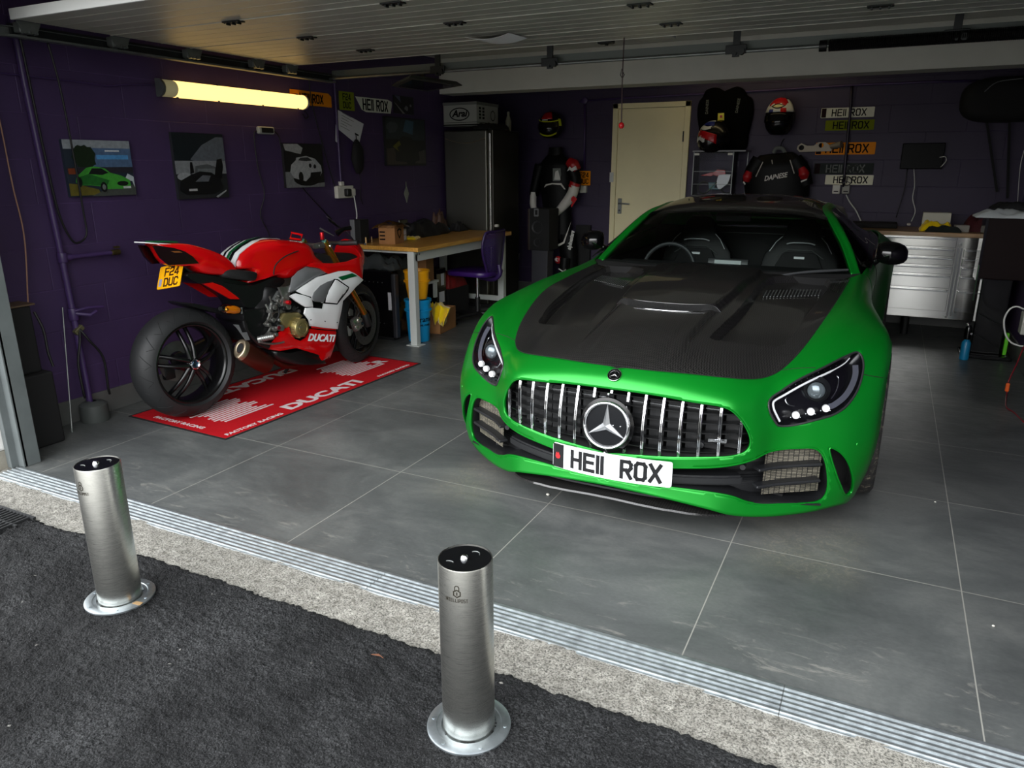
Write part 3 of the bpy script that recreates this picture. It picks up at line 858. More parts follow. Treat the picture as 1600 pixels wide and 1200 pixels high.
regions = {'body': [], 'head': [], 'hood': [], 'grille': [], 'intake': [], 'slit': []}
for f in cf:
    if len(f) < 3: continue
    c = (sum(cv[i].x for i in f) / len(f), sum(cv[i].y for i in f) / len(f))
    if inside(c, o_head): k = 'head'
    elif inside(c, o_grille): k = 'grille'
    elif inside(c, o_intake): k = 'intake'
    elif inside(c, o_slit): k = 'slit'
    elif inside(c, poly_hood): k = 'hood'
    else: k = 'body'
    regions[k].append(list(f))
cp = [nose(p.x, p.y) for p in cv]

def region_mesh(mb, faces, pos, mirror=True, flip=False):
    used = sorted({i for f in faces for i in f})
    for sgn in ((1, -1) if mirror else (1,)):
        m = {i: mb.b.verts.new((pos[i][0] * sgn, pos[i][1], pos[i][2])) for i in used}
        for f in faces:
            q = [m[i] for i in (f if (sgn == 1) != flip else f[::-1])]
            try: mb.b.faces.new(q)
            except ValueError: pass
    bmesh.ops.remove_doubles(mb.b, verts=[v for v in mb.b.verts if abs(v.co.x) < 1e-4], dist=2e-4)
    return mb
CM = Matrix.Translation((CX, 0, 0))
def cpart(name, mb, m, parent=None, smooth=True, ang=0.6, solid=0.0, label=None):
    bmesh.ops.transform(mb.b, matrix=CM, verts=mb.b.verts)
    if not getattr(mb, 'oriented', False): bmesh.ops.recalc_face_normals(mb.b, faces=mb.b.faces)
    o = obj(name, mb, m, parent or car, smooth=smooth, ang=ang)
    if solid:
        md = o.modifiers.new('thickness', 'SOLIDIFY'); md.thickness = solid; md.offset = -1
    if label: o['label'] = label
    return o
def orient(mb, ref=Vector((0, 5.0, 0.3))):
    """make all normals of an open shell point away from a point inside the car"""
    mb.oriented = True
    for f in mb.b.faces:
        if f.normal.length == 0: f.normal_update()
        if f.normal.dot(f.calc_center_median() - ref) < 0: f.normal_flip()

# ---- paint
def m_paint():
    t = NT('satin_green_paint');
    t.set(color=srgb(4, 140, 36), metal=0.55, rough=0.33, coat=0.3, coatr=0.22, spec=0.5)
    return t.m
def m_carbon():
    t = NT('gloss_carbon_weave'); v = t.coords(scale=(1, 1, 1), rot=(0, 0, 0.78))
    ck = t.new('ShaderNodeTexChecker'); t.link(v, ck.inputs['Vector']); ck.inputs['Scale'].default_value = 150
    ck.inputs['Color1'].default_value = srgb(12, 12, 12); ck.inputs['Color2'].default_value = srgb(44, 43, 42)
    t.set(color=ck.outputs[0], rough=0.4, spec=0.25, coat=0.9, coatr=0.03)
    return t.m
def m_thin_glass(name, tint, gloss=0.0, f0=1.5):
    m = bpy.data.materials.new(name); m.use_nodes = True; n = m.node_tree.nodes; l = m.node_tree.links; n.clear()
    o = n.new('ShaderNodeOutputMaterial'); mx = n.new('ShaderNodeMixShader'); tr = n.new('ShaderNodeBsdfTransparent'); gl = n.new('ShaderNodeBsdfGlossy'); fr = n.new('ShaderNodeFresnel')
    tr.inputs[0].default_value = tint; gl.inputs['Roughness'].default_value = gloss; fr.inputs[0].default_value = f0
    l.new(fr.outputs[0], mx.inputs[0]); l.new(tr.outputs[0], mx.inputs[1]); l.new(gl.outputs[0], mx.inputs[2]); l.new(mx.outputs[0], o.inputs[0])
    return m
M_paint = m_paint(); M_carbon = m_carbon()
M_shield = m_thin_glass('windscreen_glass', (0.80, 0.86, 0.84, 1), f0=1.22); M_tint = m_thin_glass('dark_side_glass', (0.22, 0.24, 0.24, 1)); M_clear = m_thin_glass('clear_lens', (0.95, 0.96, 0.97, 1), f0=1.14)
M_trim = mat('dark_grey_trim_plastic', srgb(27, 28, 30), 0.42)
M_gloss = mat('gloss_black', srgb(8, 8, 9), 0.10)
M_inner = mat('unlit_black', srgb(6, 6, 7), 0.9)
M_satinchrome = mat('satin_chrome', srgb(200, 202, 205), 0.22, 1.0)

# ---- green shell, with the shut lines of bumper and wings
mb = MB(); region_mesh(mb, regions['body'], cp); orient(mb)
body = cpart('front_body', mb, M_paint, solid=0.012, ang=1.2)
def surf_line(uvs, off=0.0, mirror=True):
    out = [nose(u, v) + nose_n(u, v) * off for u, v in uvs]
    return out
def lines_part(name, lists, r, m, off=0.0, parent=None):
    """one mesh object for each line and each side"""
    for uvs in lists:
        pts = surf_line(uvs, off)
        for s in (1, -1):
            mb = MB(); mb.tube([V(p.x * s, p.y, p.z) for p in pts], r, 6); cpart(name, mb, m, parent)
M_gap = mat('shut_line', srgb(5, 10, 6), 0.8)
lines_part('shut_line', [trace([(1222,578.5),(1240,576),(1258,574.8),(1274,574.5)], 3, False), trace([(1349,585),(1365,588),(1386,591)], 3, False), o_hood[:-1]], 0.0016, M_gap, 0.0)

lines_part('rolled_edge', [o_grille, o_intake], 0.0042, M_paint, -0.002)
for s_ in (1, -1):
    mb = MB(); mb.tube([V(p.x * s_, p.y, p.z) for p in surf_line(o_slit, -0.002)], 0.0036, 6, closed=True); cpart('rolled_edge', mb, M_paint)

# ---- bonnet of bare carbon, with bulge, side recesses and the transverse slot
def to_ay(pts, n=4, closed=False):
    return [(nose(u, v).x, nose(u, v).y) for u, v in trace(pts, n, closed)]
bulge = to_ay([(1040,574),(1057,561.5),(1066,552.5),(1079.5,531.5),(1095,513),(1111,495.5),(1126,483.5),(1150,462.5),(1165,447.5),(1180,438)])
bulge_r = list(bulge)
bulge = bulge_r + [(bulge_r[-1][0], 4.7), (-bulge_r[-1][0], 4.7)] + [(-a, y) for a, y in bulge_r[::-1]]
valley = to_ay([(1111,527),(1126,531.5),(1170,537),(1217,541),(1230,530),(1244,515),(1263,488),(1280,467),(1296,446),(1290,436),(1240,432),(1196,436),(1172,462),(1150,488),(1129,508)], 3, True)
def sdist(pt, poly):
    """signed distance (negative inside) to a polygon"""
    P = np.array(poly); Q = np.roll(P, -1, 0); d = Q - P; w = np.array(pt) - P
    t = np.clip((w * d).sum(1) / np.maximum((d * d).sum(1), 1e-12), 0, 1)
    dist = np.sqrt(((w - d * t[:, None]) ** 2).sum(1)).min()
    return -dist if inside(pt, poly) else dist
def sstep(a, b, x):
    t = min(max((x - a) / (b - a), 0), 1); return t * t * (3 - 2 * t)
Y_SLOT = lambda a: 3.400 + 1.30 * a * a
SLOT_A = 0.254
def hood_h(a, y):
    a = abs(a)
    db = sdist((a, y), bulge); dv = sdist((a, y), valley)
    h = 0.017 * sstep(0.014, -0.022, db) * sstep(2.78, 3.15, y)
    h += 0.020 * sstep(0.010, -0.014, db) * sstep(Y_SLOT(a) - 0.003, Y_SLOT(a) + 0.003, y) * (1 - 0.7 * sstep(3.6, 4.4, y))
    w = 0.004 + 0.007 * sstep(3.2, 3.8, y)
    h -= 0.056 * sstep(0.003, -w - 0.002, dv) * (1 - 0.35 * sstep(3.6, 4.3, y))
    crease = a - 0.15
    h += 0.002 * sstep(0.012, -0.012, crease) * sstep(2.8, 2.9, y) * (1 - sstep(3.1, 3.34, y))
    return h
def hood_build():
    fs = regions['hood']; used = sorted({i for f in fs for i in f})
    b = bmesh.new(); m = {i: b.verts.new((cv[i].x, cv[i].y, 0)) for i in used}
    for f in fs:
        try: b.faces.new([m[i] for i in f])
        except ValueError: pass
    bmesh.ops.triangulate(b, faces=b.faces)
    for _ in range(2): bmesh.ops.subdivide_edges(b, edges=b.edges, cuts=1, use_grid_fill=True)
    uv = [(v.co.x, v.co.y) for v in b.verts]
    pos = []
    for u, v in uv:
        p = nose(u, v); pos.append(p + V(0, 0, hood_h(p.x, p.y) + 0.001))
    for v in b.verts: v.index = -1
    b.verts.index_update(); b.verts.ensure_lookup_table()
    faces = [[v.index for v in f.verts] for f in b.faces]
    b.free(); return pos, faces
hp, hf = hood_build()
mb = MB(); region_mesh(mb, hf, hp); orient(mb)
hood = cpart('bonnet', mb, M_carbon, ang=0.55, label='bare glossy carbon bonnet')
def hood_z(a, y):
    uv = down(abs(a), y)
    if uv is None: return 0.8
    return nose(*uv).z + hood_h(a, y)
aa = [SLOT_A * (i / 12 * 2 - 1) for i in range(25 - 12 + 12 - 12)] if False else [-SLOT_A + 2 * SLOT_A * i / 24 for i in range(25)]
up = [V(a, Y_SLOT(a) + 0.006, hood_z(a, Y_SLOT(a) + 0.008) + 0.001) for a in aa]
lo = [V(a * 0.88, Y_SLOT(a) - 0.046, hood_z(a, Y_SLOT(a) - 0.046) + 0.001) for a in aa]
mb = MB(); mb.tube(up, 0.0032, 8); cpart('slot_trim', mb, M_chrome, hood, label='bright trim of the bonnet slot')
mb = MB(); mb.tube(lo, 0.0026, 8); cpart('slot_trim', mb, M_chrome, hood)
mb = MB(); mb.loft([[l + V(0, .003, .0022), u + V(0, -.004, .0000), u + V(0, 0, -.006), l + V(0, .003, -.003)] for l, u in zip(lo, up)]); cpart('slot_mesh', mb, mat('slot_mesh', srgb(20, 20, 20), 0.5, bump=0.9, bscale=300), hood)
mb = MB()
for k in range(46):
    a = -SLOT_A * 0.9 + k * 0.0103
    if a > 0.24: break
    y = Y_SLOT(a) - 0.020; z = hood_z(a, Y_SLOT(a) - 0.05)
    if k % 6 == 5: continue
    mb.box((a, y, z + 0.0035), (0.006, 0.007, 0.001), rot=(0.25, 0, 0))
cpart('slot_lettering', mb, M_galv, hood)
for s in (1, -1):
    e = [(a, y) for a, y in bulge_r if 3.0 < y < 3.48]
    if len(e) > 1:
        mb = MB(); mb.tube([V(s * a, y, hood_z(a, y) + 0.0006) for a, y in e], 0.0012, 6); cpart('bulge_edge', mb, M_satinchrome, hood)
for s in (1, -1):
    mb = MB(); q = to_ay([(1194,446),(1282,444.5),(1288,450),(1284,452.5),(1192,453)], 1)
    base = [V(s * a, y, hood_z(a, y) + 0.003) for a, y in q]
    v = mb.faces(base, [tuple(range(len(base)))]); cpart('vent_recess', mb, M_inner, hood, smooth=False)
    for k in range(17):
        f = k / 16
        p0 = to_ay([(1194 + 86 * f, 452.5)], 1)[0]; p1 = to_ay([(1199.5 + 84 * f, 444.5)], 1)[0]
        mb = MB(); mb.ribbon([V(s * p0[0], p0[1], hood_z(*p0) + 0.006), V(s * p1[0], p1[1], hood_z(*p1) + 0.008)], 0.005, 0.003); cpart('vent_louvre', mb, M_galv, hood, smooth=False)

# ---- nose openings: dark backing, grille bars, star
def pocket(name, outline, depth, m, dirn=V(0, 1, 0), halves=(1, -1), lip=0.0, close_centre=True):
    for s in halves:
        pts = [nose(u, v) - nose_n(u, v) * lip for u, v in outline]
        fr = [V(p.x * s, p.y, p.z) for p in pts]; bk = [V(p.x * s * 0.97 + dirn.x * s * depth, p.y + dirn.y * depth, p.z + dirn.z * depth) for p in pts]
        mb = MB(); n = len(fr); vs = fr + bk
        fs = [(i, (i + 1) % n, n + (i + 1) % n, n + i) for i in range(n) if not (abs(fr[i].x) < 1e-5 and abs(fr[(i + 1) % n].x) < 1e-5)]
        mb.faces(vs, fs)
        tri = geometry.tessellate_polygon([[Vector((p.x, p.z, 0)) for p in bk]])
        v = [mb.b.verts.new(p) for p in bk]
        for t in tri:
            try: mb.b.faces.new([v[i] for i in t])
            except ValueError: pass
        bmesh.ops.remove_doubles(mb.b, verts=mb.b.verts, dist=1e-4)
        cpart(name, mb, m, smooth=False)
pocket('grille_housing', o_grille, 0.16, M_inner)
pocket('lower_mouth', o_intake, 0.10, M_trim, dirn=V(-0.15, 1, 0.02), lip=0.004)
pocket('side_slit', o_slit, 0.10, M_inner, dirn=V(0.0, 1, 0))
def grille_span(a):
    """lowest and highest points of the grille opening at half width a"""
    zs = []; n = len(o_grille)
    P = [nose(u, v) for u, v in o_grille]
    for p, q in zip(P, P[1:]):
        if (p.x - a) * (q.x - a) <= 0 and abs(p.x - q.x) > 1e-6:
            t = (a - p.x) / (q.x - p.x); zs.append(p.z + (q.z - p.z) * t)
    return (min(zs), max(zs)) if len(zs) > 1 else None
def front_y(a, z):
    uv = fwd(abs(a), z); return nose(*uv).y if uv else 2.9
M_dgl = mat('grille_black', srgb(13, 14, 15), 0.35)
grille = bpy.data.objects.new('radiator_grille', None); COL.objects.link(grille); grille.parent = car
STAR = V(0, 2.652, 0.450)
for k in range(-7, 8):
    a = k * 0.0712
    sp = grille_span(max(abs(a), 0.002))
    if not sp: continue
    z0, z1 = sp[0] + 0.004, sp[1] - 0.008
    path = []
    for i in range(13):
        z = z0 + (z1 - z0) * i / 12
        y = front_y(a, z) + 0.012
        path.append(V(a, y, z))
    segs = [path]
    if abs(k) <= 1:
        r = 0.118; hw = math.sqrt(max(r * r - a * a, 0.0))
        segs = [[p for p in path if p.z > STAR.z + hw * 0.97], [p for p in path if p.z < STAR.z - hw * 0.93]]
        segs = [[V(a, front_y(a, z) + 0.012, z) for z in np.linspace(max(STAR.z + hw, z0), z1, 4)] if STAR.z + hw < z1 else [],
                [V(a, front_y(a, z) + 0.012, z) for z in np.linspace(z0, STAR.z - hw, 4)] if STAR.z - hw > z0 else []]
    for sg in segs:
        if len(sg) < 2: continue
        mb = MB(); mb.ribbon([p + V(0, 0, 0) for p in sg], 0.0135, 0.012, up=(0, -1, 0));
        bmesh.ops.bevel(mb.b, geom=mb.b.edges[:], offset=0.0022, segments=1, affect='EDGES')
        cpart('grille_bar', mb, M_chrome, grille, smooth=False)
        for sd in (-1,):
            mb = MB(); mb.ribbon([p + V(0, -0.0063, 0) for p in sg[1:-1] or sg], 0.0030, 0.0014, up=(0, -1, 0)); cpart('bar_groove', mb, M_gloss, grille, smooth=False)
for z in (0.365, 0.405, 0.445, 0.485, 0.525, 0.56):        # louvres behind the bars
    w = 0.30
    for a in np.linspace(0.2, 0.56, 37):
        sp = grille_span(a)
        if sp and sp[0] < z < sp[1]: w = a
    pts = [V(a, front_y(a, z) + 0.055, z) for a in np.linspace(-w, w, 25)]
    mb = MB(); mb.ribbon(pts, 0.034, 0.005); cpart('grille_louvre', mb, M_dgl, grille, smooth=False)
for k in range(-7, 7):
    a = (k + 0.5) * 0.0712; sp = grille_span(abs(a))
    if not sp: continue
    mb = MB(); y = front_y(a, 0.43) + 0.085
    mb.bb((a - 0.03, y, sp[0] + 0.01), (a + 0.03, y + 0.01, min(sp[1] - 0.03, 0.55))); cpart('grille_shutter', mb, mat('shutter_plastic', srgb(19, 20, 22), 0.45) if k == -7 else bpy.data.materials['shutter_plastic'], grille, smooth=False)
for k in range(-5, 6):                                       # glints of the bright strip under the top row
    if abs(k) < 1: continue
    a = (k + 0.5) * 0.0712
    mb = MB(); mb.box((a, front_y(a, 0.545) + 0.038, 0.545), (0.052, 0.004, 0.0045)); cpart('bright_strip', mb, M_satinchrome, grille, smooth=False)
for s in (1, -1):
    mb = MB(); y = front_y(0.36, 0.40) + 0.03; mb.cyl((s * 0.36 + 0.03 * 0, y, 0.398), (s * 0.36, y + 0.03, 0.398), 0.0125, n=20, bev=0.002); cpart('parking_sensor', mb, M_trim, grille)
mb = MB()
for k in range(9): mb.box((0.395 + k * 0.0072, front_y(0.42, 0.43) + 0.000, 0.430), (0.0055, 0.004, 0.009 if k % 3 else 0.007), rot=(0, 0, 0.35))
mb.box((0.423, front_y(0.42, 0.43) + 0.004, 0.430), (0.07, 0.002, 0.012), rot=(0, 0, 0.35)); cpart('grille_badge', mb, M_satinchrome, grille, smooth=False)
tilt = Matrix.Translation(STAR) @ Matrix.Rotation(math.radians(90 - 5), 4, 'X')
mb = MB(); mb.lathe([(0, 0.0), (0.094, 0.0), (0.094, -0.02), (0, -0.02)], 64, tilt); cpart('star_disc', mb, mat('dark_glass_disc', srgb(26, 27, 29), 0.08), grille)
mb = MB(); mb.lathe([(0.0925 + 0.0078 * math.cos(t), 0.002 + 0.010 * math.sin(t)) for t in [2 * PI * i / 12 for i in range(12)]], 72, tilt, close=True); cpart('star_ring', mb, M_chrome, grille)
mb = MB(); mb.lathe([(0.100, -0.004), (0.112, -0.006), (0.112, -0.018)], 64, tilt); cpart('star_surround', mb, M_gloss, grille)
def star(mb, R, w, h, M):
    tip = [];
    for k in range(3):
        t = math.radians(90 + 120 * k); t1 = t - math.radians(60)
        tip.append((R * math.cos(t), R * math.sin(t))); tip.append((w * math.cos(t + math.radians(60)), w * math.sin(t + math.radians(60))))
    vs = [V(0, 0, h)] + [V(x, y, 0) for x, y in tip] + [V(x, y, -0.004) for x, y in tip]
    mb.faces([M @ p for p in vs], [(0, 1 + k, 1 + (k + 1) % 6) for k in range(6)] + [(1 + k, 7 + k, 7 + (k + 1) % 6, 1 + (k + 1) % 6) for k in range(6)])
mb = MB(); star(mb, 0.090, 0.017, 0.014, tilt @ Matrix.Translation((0, 0, 0.004))); cpart('three_pointed_star', mb, mat('star_silver', srgb(190, 192, 194), 0.3, 0.9), grille, smooth=False)
for dx in (0.028, 0.058):
    mb = MB(); mb.sphere(tilt @ V(dx, 0.004, 0.002), 0.0035, seg=10, rings=6); cpart('camera_dot', mb, M_satinchrome, grille)
for zz in (0.128, -0.115):
    mb = MB(); mb.sphere(tilt @ V(0, zz, 0.0), 0.006, seg=12, rings=8); cpart('pin', mb, M_chrome, grille)
uvb = on_nose(961.5, 586.5); pb = nose(0.0, uvb[1]); nb = nose_n(0.02, uvb[1]); nb.x = 0; nb.normalize()
MBg = frame(pb + nb * 0.001, (1, 0, 0), nb.cross(V(1, 0, 0)) * 1.0)
mb = MB(); mb.lathe([(0, 0.003), (0.021, 0.0035), (0.028, 0.003), (0.029, 0.0)], 40, MBg); em = cpart('bonnet_emblem', mb, M_gloss)
mb = MB(); mb.lathe([(0.0185, 0.0035), (0.019, 0.0045), (0.0205, 0.0045), (0.021, 0.0035)], 40, MBg); mb.lathe([(0.0265, 0.003), (0.027, 0.0042), (0.0285, 0.004), (0.029, 0.001)], 40, MBg); cpart('emblem_ring', mb, M_chrome, em)
mb = MB(); star(mb, 0.018, 0.0034, 0.003, MBg @ Matrix.Translation((0, 0, 0.0045))); cpart('emblem_star', mb, M_chrome, em, smooth=False)

# ---- side intakes: mesh, fins, inner green vane
def m_mesh():
    t = NT('honeycomb_mesh'); v = t.coords(scale=(1, 1, 1))
    tc = t.new('ShaderNodeTexCoord'); sx = t.new('ShaderNodeSeparateXYZ'); cx = t.new('ShaderNodeCombineXYZ'); t.link(tc.outputs['Object'], sx.inputs[0])
    t.link(sx.outputs['X'], cx.inputs[0]); t.link(sx.outputs['Z'], cx.inputs[1])
    br = t.new('ShaderNodeTexBrick', offset=0.0); t.link(cx.outputs[0], br.inputs['Vector']); br.inputs['Scale'].default_value = 1
    br.inputs['Brick Width'].default_value = 0.0185; br.inputs['Row Height'].default_value = 0.0062; br.inputs['Mortar Size'].default_value = 0.0013; br.inputs['Mortar Smooth'].default_value = 0.1
    br.inputs['Color1'].default_value = srgb(136, 130, 114); br.inputs['Color2'].default_value = srgb(96, 92, 80); br.inputs['Mortar'].default_value = srgb(14, 14, 14)
    t.set(color=br.outputs['Color'], rough=0.6); t.bump(br.outputs['Fac'], 0.6, -0.003) ; return t.m
M_meshr = m_mesh()
for s in (1, -1):
    mb = MB(); g = []
    for i in range(13):
        a = 0.585 + 0.20 * i / 12
        col = []
        for z in np.linspace(0.175, 0.372, 9):
            uv = fwd(a, z); y = nose(*uv).y if uv else 2.95
            col.append(V(s * a, y + 0.052, z))
        g.append(col)
    vs = [p for c in g for p in c]; mb.faces(vs, [(i * 9 + j, (i + 1) * 9 + j, (i + 1) * 9 + j + 1, i * 9 + j + 1) for i in range(12) for j in range(8)])
    it = cpart('cooler_mesh', mb, M_meshr, smooth=False)
    for z0, z1 in ((0.292, 0.305), (0.222, 0.235)):
        pts = []
        for i in range(12):
            a = 0.56 + 0.225 * i / 11; z = z0 + (z1 - z0) * i / 11; uv = fwd(a, z); y = nose(*uv).y
            pts.append(V(s * a, y + 0.028, z))
        mb = MB(); mb.ribbon(pts, 0.045, 0.013); bmesh.ops.bevel(mb.b, geom=mb.b.edges[:], offset=0.004, segments=1, affect='EDGES'); cpart('intake_fin', mb, M_trim, it)
mb = MB(); g = [V(a, front_y(a, 0.245) + 0.055 + 0.02 * (abs(a) / 0.5) ** 2, 0.255 - 0.01 * (abs(a) / 0.5)) for a in np.linspace(-0.50, 0.50, 21)]
mb.ribbon(g, 0.07, 0.04); bmesh.ops.bevel(mb.b, geom=mb.b.edges[:], offset=0.008, segments=2, affect='EDGES'); cpart('mouth_beam', mb, M_trim)
mb = MB(); g = [V(a, front_y(a, 0.20) + 0.075, 0.185 - 0.05 * (abs(a) / 0.75) ** 2) for a in np.linspace(-0.77, 0.77, 31)]
mb.ribbon(g, 0.13, 0.008); cpart('mouth_floor', mb, M_trim)
mb = MB()
for s in (1, -1):
    uv = on_nose(1160, 731) ; p = nose(*uv); n_ = nose_n(*uv); mb.cyl(V(s * p.x, p.y, p.z) + V(0, 0.004, 0), V(s * p.x, p.y, p.z) + V(0, 0.03, 0), 0.011, n=18)
    cpart('parking_sensor', mb, M_trim); mb = MB()
mb.b.free()
mb = MB(); e1 = []; e2 = []
for a in np.linspace(-0.47, 0.47, 31):
    u = next(i / NU for i in range(NU + 1) if NP[0, i, 0] >= abs(a) - 1e-9); p = nose(u, 0)
    zz = max(0.092, 0.150 - 0.05 * (abs(a) / 0.47) ** 2); e1.append(V(a, p.y - 0.015 + 0.05 * (abs(a) / .47) ** 6, zz)); e2.append(V(a, p.y + 0.30, zz + 0.0))
mb.loft([[p, p + V(0, 0.004, 0.007), q + V(0, 0, 0.012), q] for p, q in zip(e1, e2)]); cpart('front_splitter', mb, M_carbon)
mb = MB(); mb.loft([[nose(u, 0) * 1.0 + V(0, .004, 0), nose(u, 0) + V(0, 0.10, 0.0), nose(u, 0) + V(0, 0.10, .012), nose(u, 0) + V(0, .004, 0.010)] for u in np.linspace(0, 1, 40)], caps=True)
for v in list(mb.b.verts): pass
cpart('bumper_underside', mb, M_trim)
mb = MB(); mb.loft([[V(-p.x, p.y, p.z) for p in (nose(u, 0) + V(0, .004, 0), nose(u, 0) + V(0, 0.10, 0.0), nose(u, 0) + V(0, 0.10, .012), nose(u, 0) + V(0, .004, 0.010))] for u in np.linspace(0, 1, 40)], caps=True)
cpart('bumper_underside', mb, M_trim)
mb = MB(); mb.bb((-0.66, 2.95, 0.10), (0.66, 6.9, 0.16)); cpart('floor_pan', mb, M_inner, smooth=False)

# ---- headlamps
def rim_part(name, outline, r, m, off, parent=None, s=1):
    mb = MB(); pts = [nose(u, v) + nose_n(u, v) * off for u, v in outline[::2]]
    mb.tube([V(p.x * s, p.y, p.z) for p in pts], r, 8, closed=True); return cpart(name, mb, m, parent)
HN = V(-0.35, 0.80, -0.10)
def hpt(px, py, depth, s):
    u, v = on_nose(px, py); p = nose(u, v) - nose_n(u, v) * depth
    return V(p.x * s, p.y, p.z), V(nose_n(u, v).x * s, nose_n(u, v).y, nose_n(u, v).z)
hdv = {}
for s in (1, -1):
    hl = bpy.data.objects.new('headlamp', None); COL.objects.link(hl); hl.parent = car
    mb = MB(); region_mesh(mb, regions['head'], cp, mirror=False);
    if s == -1: bmesh.ops.scale(mb.b, vec=(-1, 1, 1), verts=mb.b.verts)
    orient(mb); cpart('lens_cover', mb, M_clear, hl, ang=3)
    pos = {}
    for i in {i for f in regions['head'] for i in f}:
        u, v = cv[i]; d = min(abs(sdist((u, v), o_head)) / 0.018, 1.0)
        n_ = nose_n(u, v); pos[i] = cp[i] - n_ * (0.004 + 0.050 * (d ** 0.6))
    mb = MB(); region_mesh(mb, regions['head'], pos, mirror=False)
    if s == -1: bmesh.ops.scale(mb.b, vec=(-1, 1, 1), verts=mb.b.verts)
    cpart('lamp_bowl', mb, mat('lamp_bowl_black', srgb(14, 14, 17), 0.22) if 'lamp_bowl_black' not in bpy.data.materials else bpy.data.materials['lamp_bowl_black'], hl, ang=3)
    rim_part('lamp_seal', o_head, 0.0042, mat('lamp_seal', srgb(40, 40, 42), 0.4) if 'lamp_seal' not in bpy.data.materials else bpy.data.materials['lamp_seal'], 0.0, hl, s)
    P = [hpt(x, y, 0.016, s)[0] for x, y in crom([Vector((a, b, 0)) for a, b in ((1331,556),(1322,566),(1300,579),(1275,590.5),(1250,603),(1228,616),(1215,624),(1211.5,630),(1213,640),(1217,650),(1221.5,660))], 3)[0] for x, y in [(x, y)] ] if False else \
        [hpt(q.x, q.y, 0.016, s)[0] for q in crom([Vector((a, b, 0)) for a, b in ((1331,556),(1322,566),(1300,579),(1275,590.5),(1250,603),(1228,616),(1215,624),(1211.5,630),(1213,640),(1217,650),(1221.5,660))], 3)[0]]
    mb = MB(); mb.tube(P, [0.0024] * 6 + [0.0042] * (len(P) - 6), 8); cpart('light_strip', mb, mat('frosted_strip', srgb(225, 226, 228), 0.25, emit=(1, 1, 1, 1), es=0.12) if 'frosted_strip' not in bpy.data.materials else bpy.data.materials['frosted_strip'], hl)
    c, n_ = hpt(1283, 607, 0.030, s); R = frame(c, n_.orthogonal(), n_.cross(n_.orthogonal()))
    fx = V(0.15 * s, -1, 0.12).normalized(); R = frame(c + fx * 0.004, fx.orthogonal(), fx.cross(fx.orthogonal()))
    mb = MB(); mb.lathe([(0.034 * math.cos(t), 0.020 * math.sin(t)) for t in [PI / 2 * i / 8 for i in range(9)]], 32, R)
    cpart('projector_lens', mb, mat('projector_glass', srgb(120, 130, 134), 0.08, 0.5) if 'projector_glass' not in bpy.data.materials else bpy.data.materials['projector_glass'], hl)
    mb = MB(); mb.lathe([(0.034, -0.004), (0.0385, 0.001), (0.043, -0.004), (0.055, -0.02)], 36, R); cpart('projector_bezel', mb, M_trim, hl)
    for (x, y) in ((1282.5, 613), (1286, 600)):
        c2, _ = hpt(x, y, 0.012, s); mb = MB(); mb.sphere(c2 + fx * -0.006, 0.006, sc=(1.6, .5, .7), seg=12, rings=8); cpart('projector_glint', mb, M_chrome, hl)
    for x, y in ((1246.5, 649.5), (1270.5, 643), (1294.5, 637)):
        c2, _ = hpt(x, y, 0.016, s); R2 = frame(c2, fx.orthogonal(), fx.cross(fx.orthogonal()))
        mb = MB(); mb.lathe([(0.0, 0.003), (0.006, 0.0035), (0.0115, 0.003), (0.0135, 0.006), (0.0145, 0.004), (0.0145, -0.01)], 24, R2)
        cpart('led_lens', mb, mat('led_reflector', srgb(250, 250, 250), 0.18, 0.6, emit=(1, 1, 1, 1), es=0.35) if 'led_reflector' not in bpy.data.materials else bpy.data.materials['led_reflector'], hl)
        for dx, dy in ((-8, 4), (7, 3.5)):
            c3, _ = hpt(x + dx, y + dy, 0.018, s); mb = MB(); mb.sphere(c3, 0.0032, seg=10, rings=6); cpart('lamp_stud', mb, M_chrome, hl)
    for k in range(11):                                   # row of studs along the top
        f = k / 10; x, y = 1226 + (1318 - 1226) * f, 609 - 43 * f - 3 * math.sin(PI * f)
        c3, _ = hpt(x, y, 0.010, s); mb = MB(); mb.sphere(c3, 0.0017, seg=8, rings=5); cpart('lamp_stud', mb, M_satinchrome, hl)
    P = [hpt(q.x, q.y, 0.022, s)[0] for q in crom([Vector((a, b, 0)) for a, b in ((1313,584),(1316,588),(1315,600),(1311,611),(1304,620))], 4)[0]]
    mb = MB(); mb.tube(P, 0.0026, 8); cpart('bezel_line', mb, M_satinchrome, hl)
    P = [hpt(q.x, q.y, 0.024, s)[0] for q in crom([Vector((a, b, 0)) for a, b in ((1234,620),(1232,624),(1236,631),(1246,634))], 4)[0]]
    mb = MB(); mb.tube(P, 0.0026, 8); cpart('bezel_line', mb, M_satinchrome, hl)
    P = [hpt(q.x, q.y, 0.026, s)[0] for q in crom([Vector((a, b, 0)) for a, b in ((1343,566),(1343,582),(1337,600),(1326,617),(1310,630),(1302,633))], 5)[0]]
    mb = MB(); mb.ribbon(P, 0.022, 0.004, up=(0, -1, .3)); cpart('inner_bezel', mb, mat('grey_bezel', srgb(96, 97, 108), 0.3, 0.3) if 'grey_bezel' not in bpy.data.materials else bpy.data.materials['grey_bezel'], hl)
for s in (1, -1):
    c, n_ = hpt(1341, 694.5, -0.0005, s); mb = MB(); mb.lathe([(0, 0.0012), (0.0085, 0.001), (0.0095, -0.001)], 20, frame(c, n_.orthogonal(), n_.cross(n_.orthogonal()))); cpart('parking_sensor', mb, M_paint)

